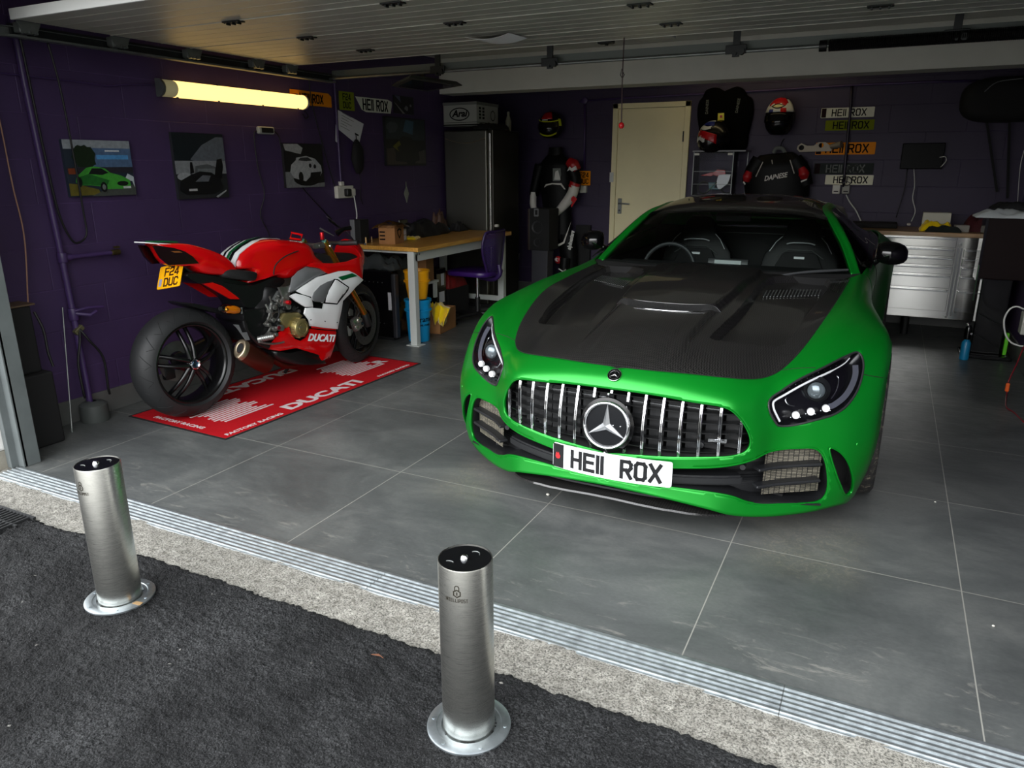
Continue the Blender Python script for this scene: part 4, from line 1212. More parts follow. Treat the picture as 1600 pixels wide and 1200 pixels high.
# ---- greenhouse
GH = [
 [(0,4.36,.866),(.3,4.42,.861),(.58,4.55,.850),(.755,4.655,.842),(.795,4.69,.848),(.825,4.71,.852),(.85,4.72,.856)],
 [(0,4.62,1.065),(.3,4.67,1.050),(.54,4.78,1.012),(.675,4.865,.980),(.722,4.885,.985),(.785,4.90,.935),(.862,4.92,.885)],
 [(0,4.90,1.178),(.28,4.93,1.168),(.46,5.0,1.150),(.565,5.06,1.128),(.615,5.09,1.128),(.73,5.11,1.03),(.868,5.12,.895)],
 [(0,5.22,1.228),(.25,5.23,1.222),(.41,5.25,1.205),(.515,5.27,1.178),(.565,5.28,1.168),(.69,5.32,1.07),(.872,5.34,.905)],
 [(0,5.6,1.250),(.25,5.6,1.244),(.41,5.6,1.225),(.515,5.6,1.192),(.565,5.6,1.178),(.68,5.62,1.08),(.872,5.64,.915)],
 [(0,6.1,1.205),(.25,6.1,1.198),(.40,6.1,1.18),(.49,6.1,1.165),(.54,6.1,1.14),(.64,6.1,1.05),(.86,6.1,.935)],
 [(0,6.6,1.10),(.25,6.6,1.09),(.38,6.6,1.07),(.47,6.6,1.03),(.52,6.6,1.0),(.60,6.55,.97),(.80,6.5,.945)],
 [(0,7.05,.94),(.25,7.05,.935),(.38,7.05,.925),(.5,7.05,.91),(.6,7.03,.905),(.7,7.0,.90),(.83,6.95,.89)],
]
GU, GV = 48, 70
GPt = net_eval(GH, GU, GV); GPt[:, 0, 0] = 0
def gh_part(name, r0, r1, c0, c1, m, solid=0.0, off=0.0, parent=None, label=None, mir=True):
    j0, j1 = round(r0 / 7 * GV), round(r1 / 7 * GV); i0, i1 = round(c0 / 6 * GU), round(c1 / 6 * GU)
    def mk(mb, s):
        idx = {}
        for j in range(j0, j1 + 1):
            for i in range(i0, i1 + 1): idx[j, i] = mb.b.verts.new((GPt[j, i, 0] * s, GPt[j, i, 1], GPt[j, i, 2] + off))
        for j in range(j0, j1):
            for i in range(i0, i1):
                mb.b.faces.new((idx[j, i], idx[j, i + 1], idx[j + 1, i + 1], idx[j + 1, i]))
    if mir == 'merge':
        mb = MB(); mk(mb, 1); mk(mb, -1); bmesh.ops.remove_doubles(mb.b, verts=mb.b.verts, dist=1e-5); orient(mb, Vector((0, 5.6, 0.5)))
        return cpart(name, mb, m, parent, solid=solid, ang=1.2, label=label)
    for s in (1, -1):
        mb = MB(); mk(mb, s); orient(mb, Vector((0, 5.6, 0.5))); cpart(name, mb, m, parent, solid=solid, ang=1.2, label=label)
gh_part('windscreen', 0.0, 2.0, 0, 3, M_shield, mir='merge')
gh_part('windscreen_border', 1.9, 2.06, 0, 3, M_gloss, mir='merge', off=0.001)
gh_part('roof', 2.0, 5.0, 0, 3.0, M_carbon, 0.02, mir='merge', label='glossy carbon roof')
gh_part('rear_window', 5.0, 6.6, 0, 3.0, M_tint, mir='merge')
gh_part('roof_rail', 0.0, 7.0, 3.0, 4.12, M_paint, 0.02)
gh_part('side_window', 0.3, 6.0, 4.12, 5.9, M_tint)
gh_part('rear_quarter', 6.0, 7.0, 4.12, 6.0, M_paint, 0.01)
gh_part('tail_panel', 6.6, 7.0, 0, 3.0, M_paint, 0.01, mir='merge')
gh_part('waist_line', 0.0, 6.0, 5.88, 6.0, M_gloss, 0.004, off=0.002)
mb = MB(); mb.loft([[V(a, y, z), V(a, y2, z2), V(a, y2 + .01, z2 - .05), V(a, y, z - .05)] for a, y, z, y2, z2 in
    [(s * p[0], p[1], p[2], q[0], q[1]) for s, p, q in
     [(-1, (.80, 4.60, .842), (4.74, .850)), (-1, (.755, 4.52, .832), (4.72, .848)), (-1, (.58, 4.44, .838), (4.62, .858)), (-1, (.3, 4.34, .858), (4.48, .862)), (1, (0, 4.30, .866), (4.41, .866)),
      (1, (.3, 4.34, .858), (4.48, .862)), (1, (.58, 4.44, .838), (4.62, .858)), (1, (.755, 4.52, .832), (4.72, .848)), (1, (.80, 4.60, .838), (4.74, .850))]]])
cpart('scuttle', mb, M_matblack, ang=1)
SIDE = [
 [(.815,4.64,.85),(.86,4.66,.80),(.885,4.68,.62),(.925,4.55,.14)],
 [(.855,5.05,.882),(.885,5.05,.80),(.875,5.05,.55),(.92,5.05,.13)],
 [(.872,5.6,.912),(.90,5.6,.80),(.895,5.55,.55),(.93,5.45,.13)],
 [(.868,6.0,.940),(.945,6.0,.84),(.965,5.88,.60),(.955,5.80,.14)],
 [(.86,6.25,.955),(.955,6.25,.88),(.985,6.2,.79),(.985,6.18,.735)],
 [(.84,6.5,.95),(.95,6.5,.86),(.985,6.5,.70),(.98,6.52,.52)],
 [(.80,6.8,.935),(.92,6.8,.84),(.97,6.75,.55),(.965,6.62,.2)],
 [(.66,7.08,.905),(.80,7.10,.8),(.86,7.08,.5),(.86,7.0,.2)],
 [(.0,7.16,.90),(.0,7.22,.8),(.0,7.2,.5),(.0,7.12,.2)],
]
SPt = net_eval(SIDE, 24, 80)
for s in (1, -1):
    mb = MB(); idx = {}
    for j in range(81):
        for i in range(25): idx[j, i] = mb.b.verts.new((max(SPt[j, i, 0], 0) * s, SPt[j, i, 1], SPt[j, i, 2]))
    for j in range(80):
        for i in range(24): mb.b.faces.new((idx[j, i], idx[j, i + 1], idx[j + 1, i + 1], idx[j + 1, i]))
    orient(mb, Vector((0, 5.6, 0.5))); cpart('body_side', mb, M_paint, solid=0.015, ang=1.2)
    mb = MB(); mb.tube([V(s * (SPt[j, i, 0] + 0.0005), SPt[j, i, 1], SPt[j, i, 2]) for j, i in [(9, i) for i in range(1, 22)]], 0.002, 6); cpart('shut_line', mb, M_gap)
    mb = MB(); mb.bb((s * 0.84, 4.0, 0.10), (s * 0.965, 5.85, 0.145), bev=0.01); cpart('side_skirt', mb, M_carbon)
# ---- wheels
def tread_mat():
    t = NT('dusty_tyre_rubber'); v = t.coords(); n = t.noise(v, 40, 8, 0.75)
    t.set(color=t.ramp(n, [(0.42, srgb(22, 22, 22)), (0.56, srgb(46, 44, 40)), (0.70, srgb(150, 140, 120))]), rough=0.85); t.bump(n, 0.5, 0.004); return t.m
M_tread = tread_mat(); M_rim = mat('dark_titanium_rim', srgb(52, 53, 55), 0.3, 0.8)
def wheel(a, y, r, w, s):
    wh = bpy.data.objects.new('wheel', None); COL.objects.link(wh); wh.parent = car
    X = frame((s * a, y, r), (0, 1, 0), (0, 0, 1)) @ Matrix.Rotation(0, 4, 'Z')
    if s < 0: X = frame((s * a, y, r), (0, -1, 0), (0, 0, 1))
    h = w / 2
    mb = MB(); mb.lathe([(r - .095, h - .02), (r - .07, h - .004), (r - .03, h), (r - .010, h - .012), (r - .001, h - .035), (r, 0), (r - .001, -h + .035), (r - .010, -h + .012), (r - .03, -h), (r - .07, -h + .004), (r - .095, -h + .02)], 72, X)
    cpart('tyre', mb, M_tread, wh, ang=0.9)
    mb = MB(); R = r - .095; mb.lathe([(R, h - .02), (R - .012, h - .03), (R - .02, 0), (R - .012, -h + .03), (R, -h + .02)], 64, X)
    for k in range(10):
        q = X @ Matrix.Rotation(2 * PI * k / 10, 4, 'Z')
        mb.prism([(-.018, .03), (.018, .03), (.012, R - .01), (-.012, R - .01)], 0.022, q @ Matrix.Translation((0, 0, h - .06)))
    mb.lathe([(0, h - .03), (.035, h - .03), (.045, h - .06), (.045, 0)], 24, X); cpart('rim', mb, M_rim, wh, ang=0.7)
    mb = MB(); mb.lathe([(0.06, .01), (R - .045, .01), (R - .045, -.02), (.06, -.02)], 48, X, close=True); cpart('brake_disc', mb, M_galv, wh)
for s in (1, -1):
    wheel(0.856, 3.555, 0.338, 0.276, s); wheel(0.83, 6.19, 0.352, 0.30, s)
    mb = MB(); mb.lathe([(0.40, -.17), (0.40, .17)], 40, frame((s * 0.76, 3.555, 0.338), (0, 1, 0), (0, 0, 1))); mb.lathe([(0.0, -.17), (0.40, -.17)], 40, frame((s * 0.76, 3.555, 0.338), (0, 1, 0), (0, 0, 1)))
    bmesh.ops.delete(mb.b, geom=[v for v in mb.b.verts if v.co.z > 0.70 or v.co.z < 0.12], context='VERTS'); cpart('wheel_arch_liner', mb, M_inner)
# ---- door mirrors
for s in (1, -1):
    dm = bpy.data.objects.new('door_mirror', None); COL.objects.link(dm); dm.parent = car
    rings = []
    for t_, a0, w, hh, y0, yd in ((0, .868, .0, .026, 4.985, .05), (1, .874, 0, .052, 4.985, .085), (2, .90, 0, .066, 4.98, .105), (3, .94, 0, .071, 4.975, .115), (4, .985, 0, .066, 4.985, .105), (5, 1.02, 0, .050, 4.997, .08), (6, 1.036, 0, .026, 5.005, .045)):
        zc = 0.938 - 0.012 * (a0 - .87) / .17; hh *= 1.06
        rings.append([V(s * a0, y0 + yd * 0.62 * math.cos(q) * (1 if math.cos(q) < 0 else .45), zc + hh * math.sin(q) * (1.0 if math.sin(q) > 0 else .85)) for q in [2 * PI * i / 20 for i in range(20)]])
    mb = MB(); mb.loft(rings); cpart('mirror_shell', mb, M_gloss, dm, ang=1.5, label='glossy black mirror shell')
    mb = MB(); mb.bb((s * 0.885, 5.028, 0.880), (s * 1.018, 5.034, 0.985), bev=0.01); cpart('mirror_glass', mb, M_chrome, dm)
    mb = MB(); mb.tube([V(s * 0.845, 5.02, 0.868), V(s * 0.868, 5.01, 0.885), V(s * 0.895, 5.0, 0.905), V(s * 0.92, 4.99, 0.93)], [0.03, 0.022, 0.018, 0.024], 12); cpart('mirror_arm', mb, M_gloss, dm)
# ---- wipers
def gz(a, y):
    return None
def ws_pt(px, py, off=0.022):
    d = sight(px, py)
    for k in range(2000):
        q = CAM_POS + d * (4.0 + k * 0.001); x = abs(q.x - CX)
        j = None
        if x < 0.8:
            f = (x / 0.755) ** 2; y0 = 4.36 + 0.295 * f; z0 = 0.866 - 0.024 * f; y1 = 4.90 + 0.16 * f; z1 = 1.178 - .05 * f
            zz = z0 + (z1 - z0) * (q.y - y0) / (y1 - y0)
            if q.z <= zz + off and q.y > y0 - 0.05: return q - V(CX, 0, 0)
    return V(0, 4.4, 0.95)
for pts in ([(1012,424), (1035,421), (1075,421.5), (1110,424), (1142,426)], [(1210,432), (1235,428), (1262,425), (1295,423), (1325,421.5)]):
    w = [ws_pt(x, y) for x, y in pts]
    wp = bpy.data.objects.new('wiper', None); COL.objects.link(wp); wp.parent = car
    mb = MB(); mb.tube(w, [0.004, 0.006, 0.008, 0.008, 0.006], 8, smooth=3); cpart('wiper_arm', mb, mat('wiper_grey', srgb(70, 72, 74), 0.3) if 'wiper_grey' not in bpy.data.materials else bpy.data.materials['wiper_grey'], wp)
    mb = MB(); mb.tube([p + V(0, 0.012, -0.006) for p in w], 0.004, 6, smooth=3); cpart('wiper_blade', mb, M_rubber, wp)
# ---- cabin: dash, wheel, two bucket seats, rear bulkhead
cab = MB(); cab.bb((-0.74, 4.62, 0.60), (0.74, 5.02, 0.825), bev=0.05, seg=3); cpart('dashboard', cab, mat('dash_leather', srgb(18, 19, 20), 0.6))
mb = MB(); mb.bb((-0.78, 4.6, 0.2), (0.78, 6.3, 0.25)); mb.bb((-0.80, 6.05, .2), (.80, 6.1, .98)); cpart('cabin_floor', mb, M_matblack, smooth=False)
for s in (1, -1):
    mb = MB(); mb.bb((s * 0.74, 4.62, 0.25), (s * 0.80, 6.2, 0.84), bev=0.02); cpart('door_card', mb, M_matblack)
sw = frame((-0.40, 5.00, 0.765), (1, 0, 0), (0, 0.35, 1))
mb = MB(); mb.lathe([(0.175 + 0.014 * math.cos(t), 0.014 * math.sin(t)) for t in [2 * PI * i / 10 for i in range(10)]], 40, sw, close=True); stw = cpart('steering_wheel', mb, mat('wheel_leather', srgb(34, 36, 38), 0.5))
mb = MB(); mb.prism([(-.16, .012), (.16, .012), (.05, -.06), (.02, -.16), (-.02, -.16), (-.05, -.06)], 0.02, sw); cpart('wheel_hub', mb, M_trim, stw)
def seat(x):
    st = bpy.data.objects.new('bucket_seat', None); COL.objects.link(st); st.parent = car
    S = mat('seat_leather', srgb(11, 12, 13), 0.5, spec=.3) if 'seat_leather' not in bpy.data.materials else bpy.data.materials['seat_leather']
    L = mat('seat_piping', srgb(190, 192, 194), 0.4) if 'seat_piping' not in bpy.data.materials else bpy.data.materials['seat_piping']
    prof = [(-.27, .35), (-.28, .55), (-.27, .72), (-.25, .82), (-.19, .90), (-.13, .96), (-.11, 1.04), (-.07, 1.08), (.07, 1.08), (.11, 1.04), (.13, .96), (.19, .90), (.25, .82), (.27, .72), (.28, .55), (.27, .35)]
    mb = MB(); mb.prism(prof, 0.09, frame((x, 5.62, 0.0), (1, 0, 0), (0, 0.22, 1)), bev=0.02); cpart('seat_back', mb, S, st)
    mb = MB(); mb.prism([(-.15, .45), (-.16, .74), (-.11, .84), (.11, .84), (.16, .74), (.15, .45)], 0.03, frame((x, 5.60, 0.0), (1, 0, 0), (0, 0.22, 1)) @ Matrix.Translation((0, 0, 0.085)), bev=0.01); cpart('seat_pad', mb, M_matblack, st)
    mb = MB(); mb.bb((x - .26, 5.15, .30), (x + .26, 5.62, .46), bev=0.05, seg=3); cpart('seat_cushion', mb, S, st)
    F = frame((x, 5.60, 0.0), (1, 0, 0), (0, 0.22, 1))
    mb = MB(); mb.tube([F @ V(a, b, .125) for a, b in ((-.095, .895), (-.05, .905), (.05, .905), (.095, .895))], 0.005, 6, smooth=3); cpart('seat_piping', mb, L, st)
    for q in (1, -1):
        mb = MB(); mb.tube([F @ V(q * a, b, .105) for a, b in ((.13, .95), (.17, .91), (.21, .84))], 0.003, 6); cpart('seat_piping', mb, L, st)
    mb = MB(); mb.tube([F @ V(a, b, .12) for a, b in ((-.16, .80), (-.08, .855), (.08, .855), (.16, .80))], 0.003, 6); cpart('seat_piping', mb, M_galv, st)
    mb = MB(); mb.box(F @ V(0, .80, .122), (.07, .008, .016)); cpart('seat_badge', mb, mat('badge_white', srgb(220, 222, 224), 0.4) if 'badge_white' not in bpy.data.materials else bpy.data.materials['badge_white'], st)
seat(-0.37); seat(0.37)
mb = MB(); mb.box((0.0, 4.98, 0.832), (0.26, 0.03, 0.05), rot=(-.3, 0, 0), bev=.006); sc = cpart('centre_screen', mb, M_trim)
mb = MB(); mb.box((-0.0, 4.963, 0.835), (0.17, 0.004, 0.026), rot=(-.3, 0, 0)); cpart('screen_label', mb, mat('screen_label', srgb(150, 156, 156), 0.5), sc, smooth=False)
mb = MB(); mb.bb((-0.10, 4.98, 1.095), (0.12, 5.0, 1.15), bev=.01); cpart('rear_view_mirror', mb, mat('mirror_back', srgb(36, 38, 38), 0.4))
for z in (0.93, 0.99, 1.06):
    mb = MB(); mb.tube([V(-0.5, 6.04, z), V(0, 6.02, z + .01), V(.5, 6.04, z)], 0.004, 6, smooth=3); cpart('parcel_shelf_line', mb, M_galv)

# ---- number plate
PY = 2.612
def plate_curve(p): return V(p.x, p.y, p.z - 1.0 * 0)
def plate_pt(x, y, z):
    return V(x + 0.028, PY + 0.45 * x * x + y, z)
PZ0 = 0.294
def platemesh(w, h, th, r, zc, yoff=0.0, x0=None):
    mb = MB(); mb.prism([(a, b) for a, b in rrect(w, h, r)] if x0 is None else x0, th)
    bmesh.ops.triangulate(mb.b, faces=mb.b.faces)
    return mb
def bend(mb, zc, yoff):
    bmesh.ops.subdivide_edges(mb.b, edges=[e for e in mb.b.edges if abs(e.verts[0].co.x - e.verts[1].co.x) > 0.03], cuts=9)
    for v in mb.b.verts: v.co = plate_pt(v.co.x, -v.co.z + yoff, zc + v.co.y)
    return mb
PXC = 0.0
M_plate = mat('white_plate_acrylic', srgb(238, 241, 242), 0.15); M_ink = mat('plate_black', srgb(24, 24, 26), 0.25)
mb = bend(platemesh(0.502, 0.106, 0.006, 0.010, PZ0), PZ0, 0.0); pl = cpart('number_plate', mb, M_plate, smooth=False, label='white plate reading HE11 ROX')
mb = MB(); mb.box((-0.2245, 0, 0.0066), (0.050, 0.103, 0.0008)); bend(mb, PZ0, 0.0); cpart('plate_band', mb, M_ink, pl, smooth=False)
mb = MB(); mb.prism(circle(0.011, 16, -0.2265, -0.002), 0.001, Matrix.Translation((0, 0, 0.0068))); mb.prism([(-0.237, .006), (-.232, .016), (-.2275, .008), (-.223, .017), (-.2195, .005)], 0.001, Matrix.Translation((0, 0, 0.0068))); bend(mb, PZ0, 0); cpart('plate_emblem', mb, mat('red_emblem', srgb(215, 40, 45), 0.3), pl, smooth=False)
mb = MB(); letters(mb, 'HE11  ROX', 0.082, 0.0152, 0.0012, Matrix.Translation((0.024, 0, 0.0058)), sx=0.90, gap=0.27)
for v in mb.b.verts: v.co = plate_pt(v.co.x, -v.co.z, PZ0 + v.co.y)
cpart('plate_lettering', mb, M_ink, pl, smooth=False)
mb = MB(); mb.bb((-0.17, 2.637, PZ0 - 0.05), (0.22, 2.70, PZ0 + 0.03)); cpart('plate_holder', mb, M_matblack, smooth=False)
# ==== THE MOTORCYCLE AND ITS MAT
BG = V(-3.622, 2.911, 0.006); YAW = 0.082; LEAN = 0.022
_F = V(math.sin(YAW), math.cos(YAW), 0); _R0 = V(math.cos(YAW), -math.sin(YAW), 0)
_U = V(0, 0, 1) * math.cos(LEAN) - _R0 * math.sin(LEAN); _R = _R0 * math.cos(LEAN) + V(0, 0, 1) * math.sin(LEAN)
BM = Matrix((_R, _F, _U)).transposed()
bike = thing('sports_motorcycle', BG, 'red, white and green sports motorcycle with yellow plate F24 DUC on a red mat', 'motorcycle', rot=BM.to_euler())
M_red = mat('gloss_red_paint', srgb(196, 8, 12), 0.16, spec=0.5, coat=0.6, coatr=0.05)
M_wht = mat('gloss_white_paint', srgb(226, 228, 228), 0.2, coat=0.4, coatr=0.08)
M_greyp = mat('grey_satin_panel', srgb(118, 120, 122), 0.35, 0.3)
M_grn = mat('dark_green_stripe', srgb(14, 84, 44), 0.25)
M_gold = mat('gold_fork', srgb(196, 140, 52), 0.25, 0.9)
M_olive = mat('olive_gold_cover', srgb(150, 138, 92), 0.38, 0.7, var=0.08)
M_cast = mat('cast_silver', srgb(150, 150, 146), 0.35, 0.85, bump=0.2, bscale=40, var=0.2, vscale=25)
M_cfb = mat('black_composite', srgb(20, 20, 21), 0.32)
M_tyre2 = mat('sport_tyre_rubber', srgb(30, 31, 32), 0.55, spec=0.4, bump=0.05, bscale=60)
M_blackrim = mat('black_wheel', srgb(14, 14, 15), 0.22)
M_amber = mat('amber_lens', srgb(216, 120, 10), 0.15, spec=0.8)
M_titan = mat('titanium_exhaust', srgb(176, 160, 134), 0.3, 0.9)
M_brownpipe = mat('heat_browned_pipe', srgb(84, 40, 30), 0.35, 0.7)

def to_bike(px, py, l):
    """local (right, forward, up) where a line of sight meets the plane at lateral offset l"""
    d = sight(px, py); o = CAM_POS - BG
    dn = d.dot(_R); t = (l - o.dot(_R)) / dn; p = o + d * t
    return V(l, p.dot(_F), p.dot(_U))
def Lp(f, h):
    """half width of the fairing at forward f, height h"""
    k = [(0.10, .10), (0.2, .15), (0.35, .19), (0.5, .215), (0.62, .225), (0.75, .225), (0.86, .20), (0.95, .165), (1.1, .10)]
    if h <= k[0][0]: w = k[0][1]
    elif h >= k[-1][0]: w = k[-1][1]
    else:
        for (a, x), (b, y) in zip(k, k[1:]):
            if a <= h <= b: w = x + (y - x) * (h - a) / (b - a); break
    if f > 1.25: w *= max(0.35, 1 - 0.9 * ((f - 1.25) / 0.5) ** 1.6)
    if f < 0.8: w *= max(0.55, 1 - 0.35 * (0.8 - f) / 0.5)
    return w
def onf(px, py, off=0.0):
    l = 0.2
    for _ in range(8):
        p = to_bike(px, py, l); l = Lp(p.y, p.z) + off
    return to_bike(px, py, l)
C3 = lambda x, y: (340 + x / 6.6667, 350 + y / 6.6667)
C4 = lambda x, y: (340 + x / 6.6667, 450 + y / 6.6667)
C2 = lambda x, y: (180 + x / 6.6667, 340 + y / 6.6667)
C5 = lambda x, y: (460 + x / 10.0, 330 + y / 10.0)
def bpart(name, mb, m, parent=None, smooth=True, ang=0.6, label=None):
    o = obj(name, mb, m, None, smooth=smooth, ang=ang); o.parent = parent or bike
    if label: o['label'] = label
    return o
def skin_panel(name, pts, m, th=0.012, off=0.0, both=True, smooth=3, parent=None, label=None, holes=()):
    """a fairing panel: outline laid on the fairing's side, given thickness"""
    P = [onf(*p) for p in pts]
    def dens(P, k):
        out = []
        for a, b in zip(P, P[1:] + P[:1]):
            n = max(1, int((b - a).length / 0.02)) if k else 1
            for i in range(n): out.append(a + (b - a) * i / n)
        return out
    O = [(p.y, p.z) for p in dens(P, 1)]
    ys = [p[0] for p in O]; zs = [p[1] for p in O]; pp = [Vector(q) for q in O]; n = len(O)
    y = min(ys)
    while y < max(ys):
        z = min(zs)
        while z < max(zs):
            if inside((y, z), O) and sdist((y, z), O) < -0.010: pp.append(Vector((y, z)))
            z += 0.022
        y += 0.022
    r = geometry.delaunay_2d_cdt(pp, [(i, (i + 1) % n) for i in range(n)], [], 1, 1e-6)
    vv, ff = r[0], r[2]
    out = None
    for s in ((1, -1) if both else (1,)):
        mb = MB(); t = mb.b
        def dome(p):
            d = abs(sdist((p.x, p.y), O)); return 0.010 * min(d / 0.05, 1) ** 0.5
        a = [t.verts.new((s * (Lp(p.x, p.y) + off + dome(p)), p.x, p.y)) for p in vv]
        b = [t.verts.new((s * (Lp(p.x, p.y) + off - th), p.x, p.y)) for p in vv]
        cnt = {}
        for f in ff:
            t.faces.new([a[i] for i in f]); t.faces.new([b[i] for i in f[::-1]])
            for i, j in zip(f, f[1:] + f[:1]) if isinstance(f, list) else zip(f, tuple(f[1:]) + tuple(f[:1])):
                k = (min(i, j), max(i, j)); cnt.setdefault(k, []).append((i, j))
        for k, v in cnt.items():
            if len(v) == 1:
                i, j = v[0]; t.faces.new((a[j], a[i], b[i], b[j]))
        bmesh.ops.recalc_face_normals(t, faces=t.faces)
        o = bpart(name, mb, m, parent, ang=0.9, label=label if s == 1 else None)
        out = out or o
    return out
def pillow(name, pts, Wd, m, lt=None, rnd=((1, .86), (.93, .94), (.75, .985), (.35, 1.0)), parent=None, wfun=None, label=None):
    """a body across the bike: the outline traced at lateral lt, rounded towards both sides"""
    lt = Wd * 0.8 if lt is None else lt
    P = [to_bike(p[0], p[1], lt) for p in pts]
    P2, _ = crom(P, 4, None, True)
    cy = sum(p.y for p in P2) / len(P2); cz = sum(p.z for p in P2) / len(P2)
    rings = []
    for s, k in [(-a, b) for a, b in rnd] + [(a, b) for a, b in rnd[::-1]]:
        ring = []
        for p in P2:
            w = Wd * (wfun(p.y, p.z) if wfun else 1)
            ring.append(V(w * s, cy + (p.y - cy) * k, cz + (p.z - cz) * k))
        rings.append(ring)
    mb = MB(); mb.loft(rings); return bpart(name, mb, m, parent, ang=1.0, label=label)

# ---- wheels
def moto_wheel(f, r, tw, rimr, rw, spokes, nut, steer=0.0):
    w = bpy.data.objects.new('wheel', None); COL.objects.link(w); w.parent = bike
    ROT = Matrix.Translation((0, f, r)) @ Matrix.Rotation(steer, 4, 'Z') @ Matrix.Translation((0, -f, -r))
    X = ROT @ frame((0, f, r), (0, 1, 0), (0, 0, 1))
    prof = []
    for i in range(25):
        a = math.radians(-100 + 200 * i / 24); prof.append((r - 0.085 + 0.085 * math.cos(a) if abs(a) < 1.2 else r - 0.085 + 0.085 * math.cos(a), tw / 2 * math.sin(a) / math.sin(math.radians(90))))
    prof = [(rimr + 0.006, -tw / 2 * .80)] + [(rr, zz) for rr, zz in prof if rr > rimr + .012] + [(rimr + 0.006, tw / 2 * .80)]
    mb = MB(); mb.lathe(prof, 96, X); bpart('tyre', mb, M_tyre2, w, ang=1.2)
    mb = MB()                                             # tread sipes on the right shoulder
    for k in range(18):
        a0 = 2 * PI * k / 18
        pts = []
        for i in range(6):
            t = i / 5; ang = a0 + 0.17 * t; an = math.radians(25 + 42 * t); rr = r - 0.085 + 0.085 * math.cos(an) + 0.0006; z = tw / 2 * math.sin(an)
            pts.append(X @ V(rr * math.cos(ang), rr * math.sin(ang), z))
        mb.tube(pts, 0.0016, 5)
        pts = [X @ V((r - 0.085 + 0.0856 * math.cos(an)) * math.cos(a0 + q), (r - 0.085 + 0.0856 * math.cos(an)) * math.sin(a0 + q), tw / 2 * math.sin(an)) for q, an in ((0.17, math.radians(67)), (0.21, math.radians(55)), (0.25, math.radians(44)))]
        mb.tube(pts, 0.0014, 5)
    o = bpart('tyre_grooves', mb, M_matblack, w); o['kind'] = 'stuff'
    mb = MB(); h = rw / 2; R = rimr
    mb.lathe([(R + .008, h), (R, h + .004), (R - .008, h), (R - .014, h - .02), (R - .022, h * .4), (R - .024, 0), (R - .022, -h * .4), (R - .014, -h + .02), (R, -h), (R + .008, -h)], 80, X); bpart('rim', mb, M_blackrim, w, ang=1.0)
    for k in range(spokes):
        for sg in (1, -1):
            mb = MB(); a = 2 * PI * k / spokes + 0.35
            p0 = V(0.035 * math.cos(a + sg * .45), 0.035 * math.sin(a + sg * .45), nut - .035); p1 = V(0.12 * math.cos(a + sg * .20), 0.12 * math.sin(a + sg * .20), nut - .05)
            p2 = V((R - .02) * math.cos(a + sg * .13), (R - .02) * math.sin(a + sg * .13), 0.012)
            pts, rr = crom([p0, p1, p2], 5, [0.016, 0.0125, 0.012]); mb.tube([X @ p for p in pts], rr, 10); bpart('spoke', mb, M_blackrim, w, ang=1.2)
    mb = MB(); mb.lathe([(0.0, nut - .03), (0.042, nut - .03), (0.05, nut - .045), (0.052, -0.05), (0.0, -0.05)], 32, X); bpart('hub', mb, M_blackrim, w, ang=0.8)
    mb = MB(); mb.lathe([(.02, nut - .018), (.026, nut - .012), (.031, nut - .014), (.034, nut - .03)], 32, X); bpart('hub_nut_ring', mb, M_chrome, w)
    mb = MB(); mb.lathe([(0, nut - .026), (.014, nut - .024), (.019, nut - .016), (.023, nut - .018)], 6, X); bpart('hub_nut', mb, mat('blue_grey_anodised', srgb(70, 92, 110), 0.25, 0.9) if 'blue_grey_anodised' not in bpy.data.materials else bpy.data.materials['blue_grey_anodised'], w, smooth=False)
    return w
rw_ = moto_wheel(0.0, 0.325, 0.200, 0.232, 0.155, 5, 0.115)
mb = MB(); mb.lathe([(.06, -.07), (.122, -.07), (.122, -.075), (.06, -.075)], 48, frame((0, 0, .325), (0, 1, 0), (0, 0, 1)), close=True); bpart('brake_disc', mb, M_galv, rw_)
mb = MB(); mb.box((-.085, -.06, .27), (.04, .07, .09), bev=.01); bpart('brake_caliper', mb, M_darkmetal, rw_)
STEER = math.radians(13)
fw_ = moto_wheel(1.475, 0.300, 0.120, 0.226, 0.09, 5, 0.06, STEER)
SROT = Matrix.Translation((0, 1.475, .3)) @ Matrix.Rotation(STEER, 4, 'Z') @ Matrix.Translation((0, -1.475, -.3))
for s in (1, -1):
    mb = MB(); X = SROT @ frame((s * 0.068, 1.475, .30), (0, 1, 0), (0, 0, 1))
    mb.prism(circle(.165, 64), .005, X, holes=[circle(.105, 48)[::-1]] ); bpart('brake_disc', mb, mat('brake_steel', srgb(96, 97, 96), 0.35, 0.8) if 'brake_steel' not in bpy.data.materials else bpy.data.materials['brake_steel'], fw_, smooth=False)
    mb = MB(); X2 = X
    for k in range(30):
        a = 2 * PI * k / 30; rr = .120 + .012 * (k % 3); mb.lathe([(0, s * .0055 if s > 0 else -.0006), (.0035, s * .0055 if s > 0 else -.0006)], 8, X @ Matrix.Translation((rr * math.cos(a), rr * math.sin(a), 0)))
    o = bpart('disc_holes', mb, M_matblack, fw_, smooth=False); o['kind'] = 'stuff'
# ---- swingarm (far side), hugger, chain
mb = MB(); pts, rr = crom([V(-.10, 0, .325), V(-.12, .25, .37), V(-.11, .5, .40), V(0, .62, .42)], 5, [.045, .05, .055, .06]); mb.tube(pts, rr, 12); bpart('swingarm', mb, M_cfb)
hg = [C2(650, 885), C2(700, 880), C2(900, 925), C2(1030, 955), C2(1035, 985), C2(1000, 990), C2(830, 950), C2(700, 915)]
pillow('rear_hugger', hg, 0.10, M_cfb, lt=0.0, rnd=((1, .96), (.8, 1.0)))
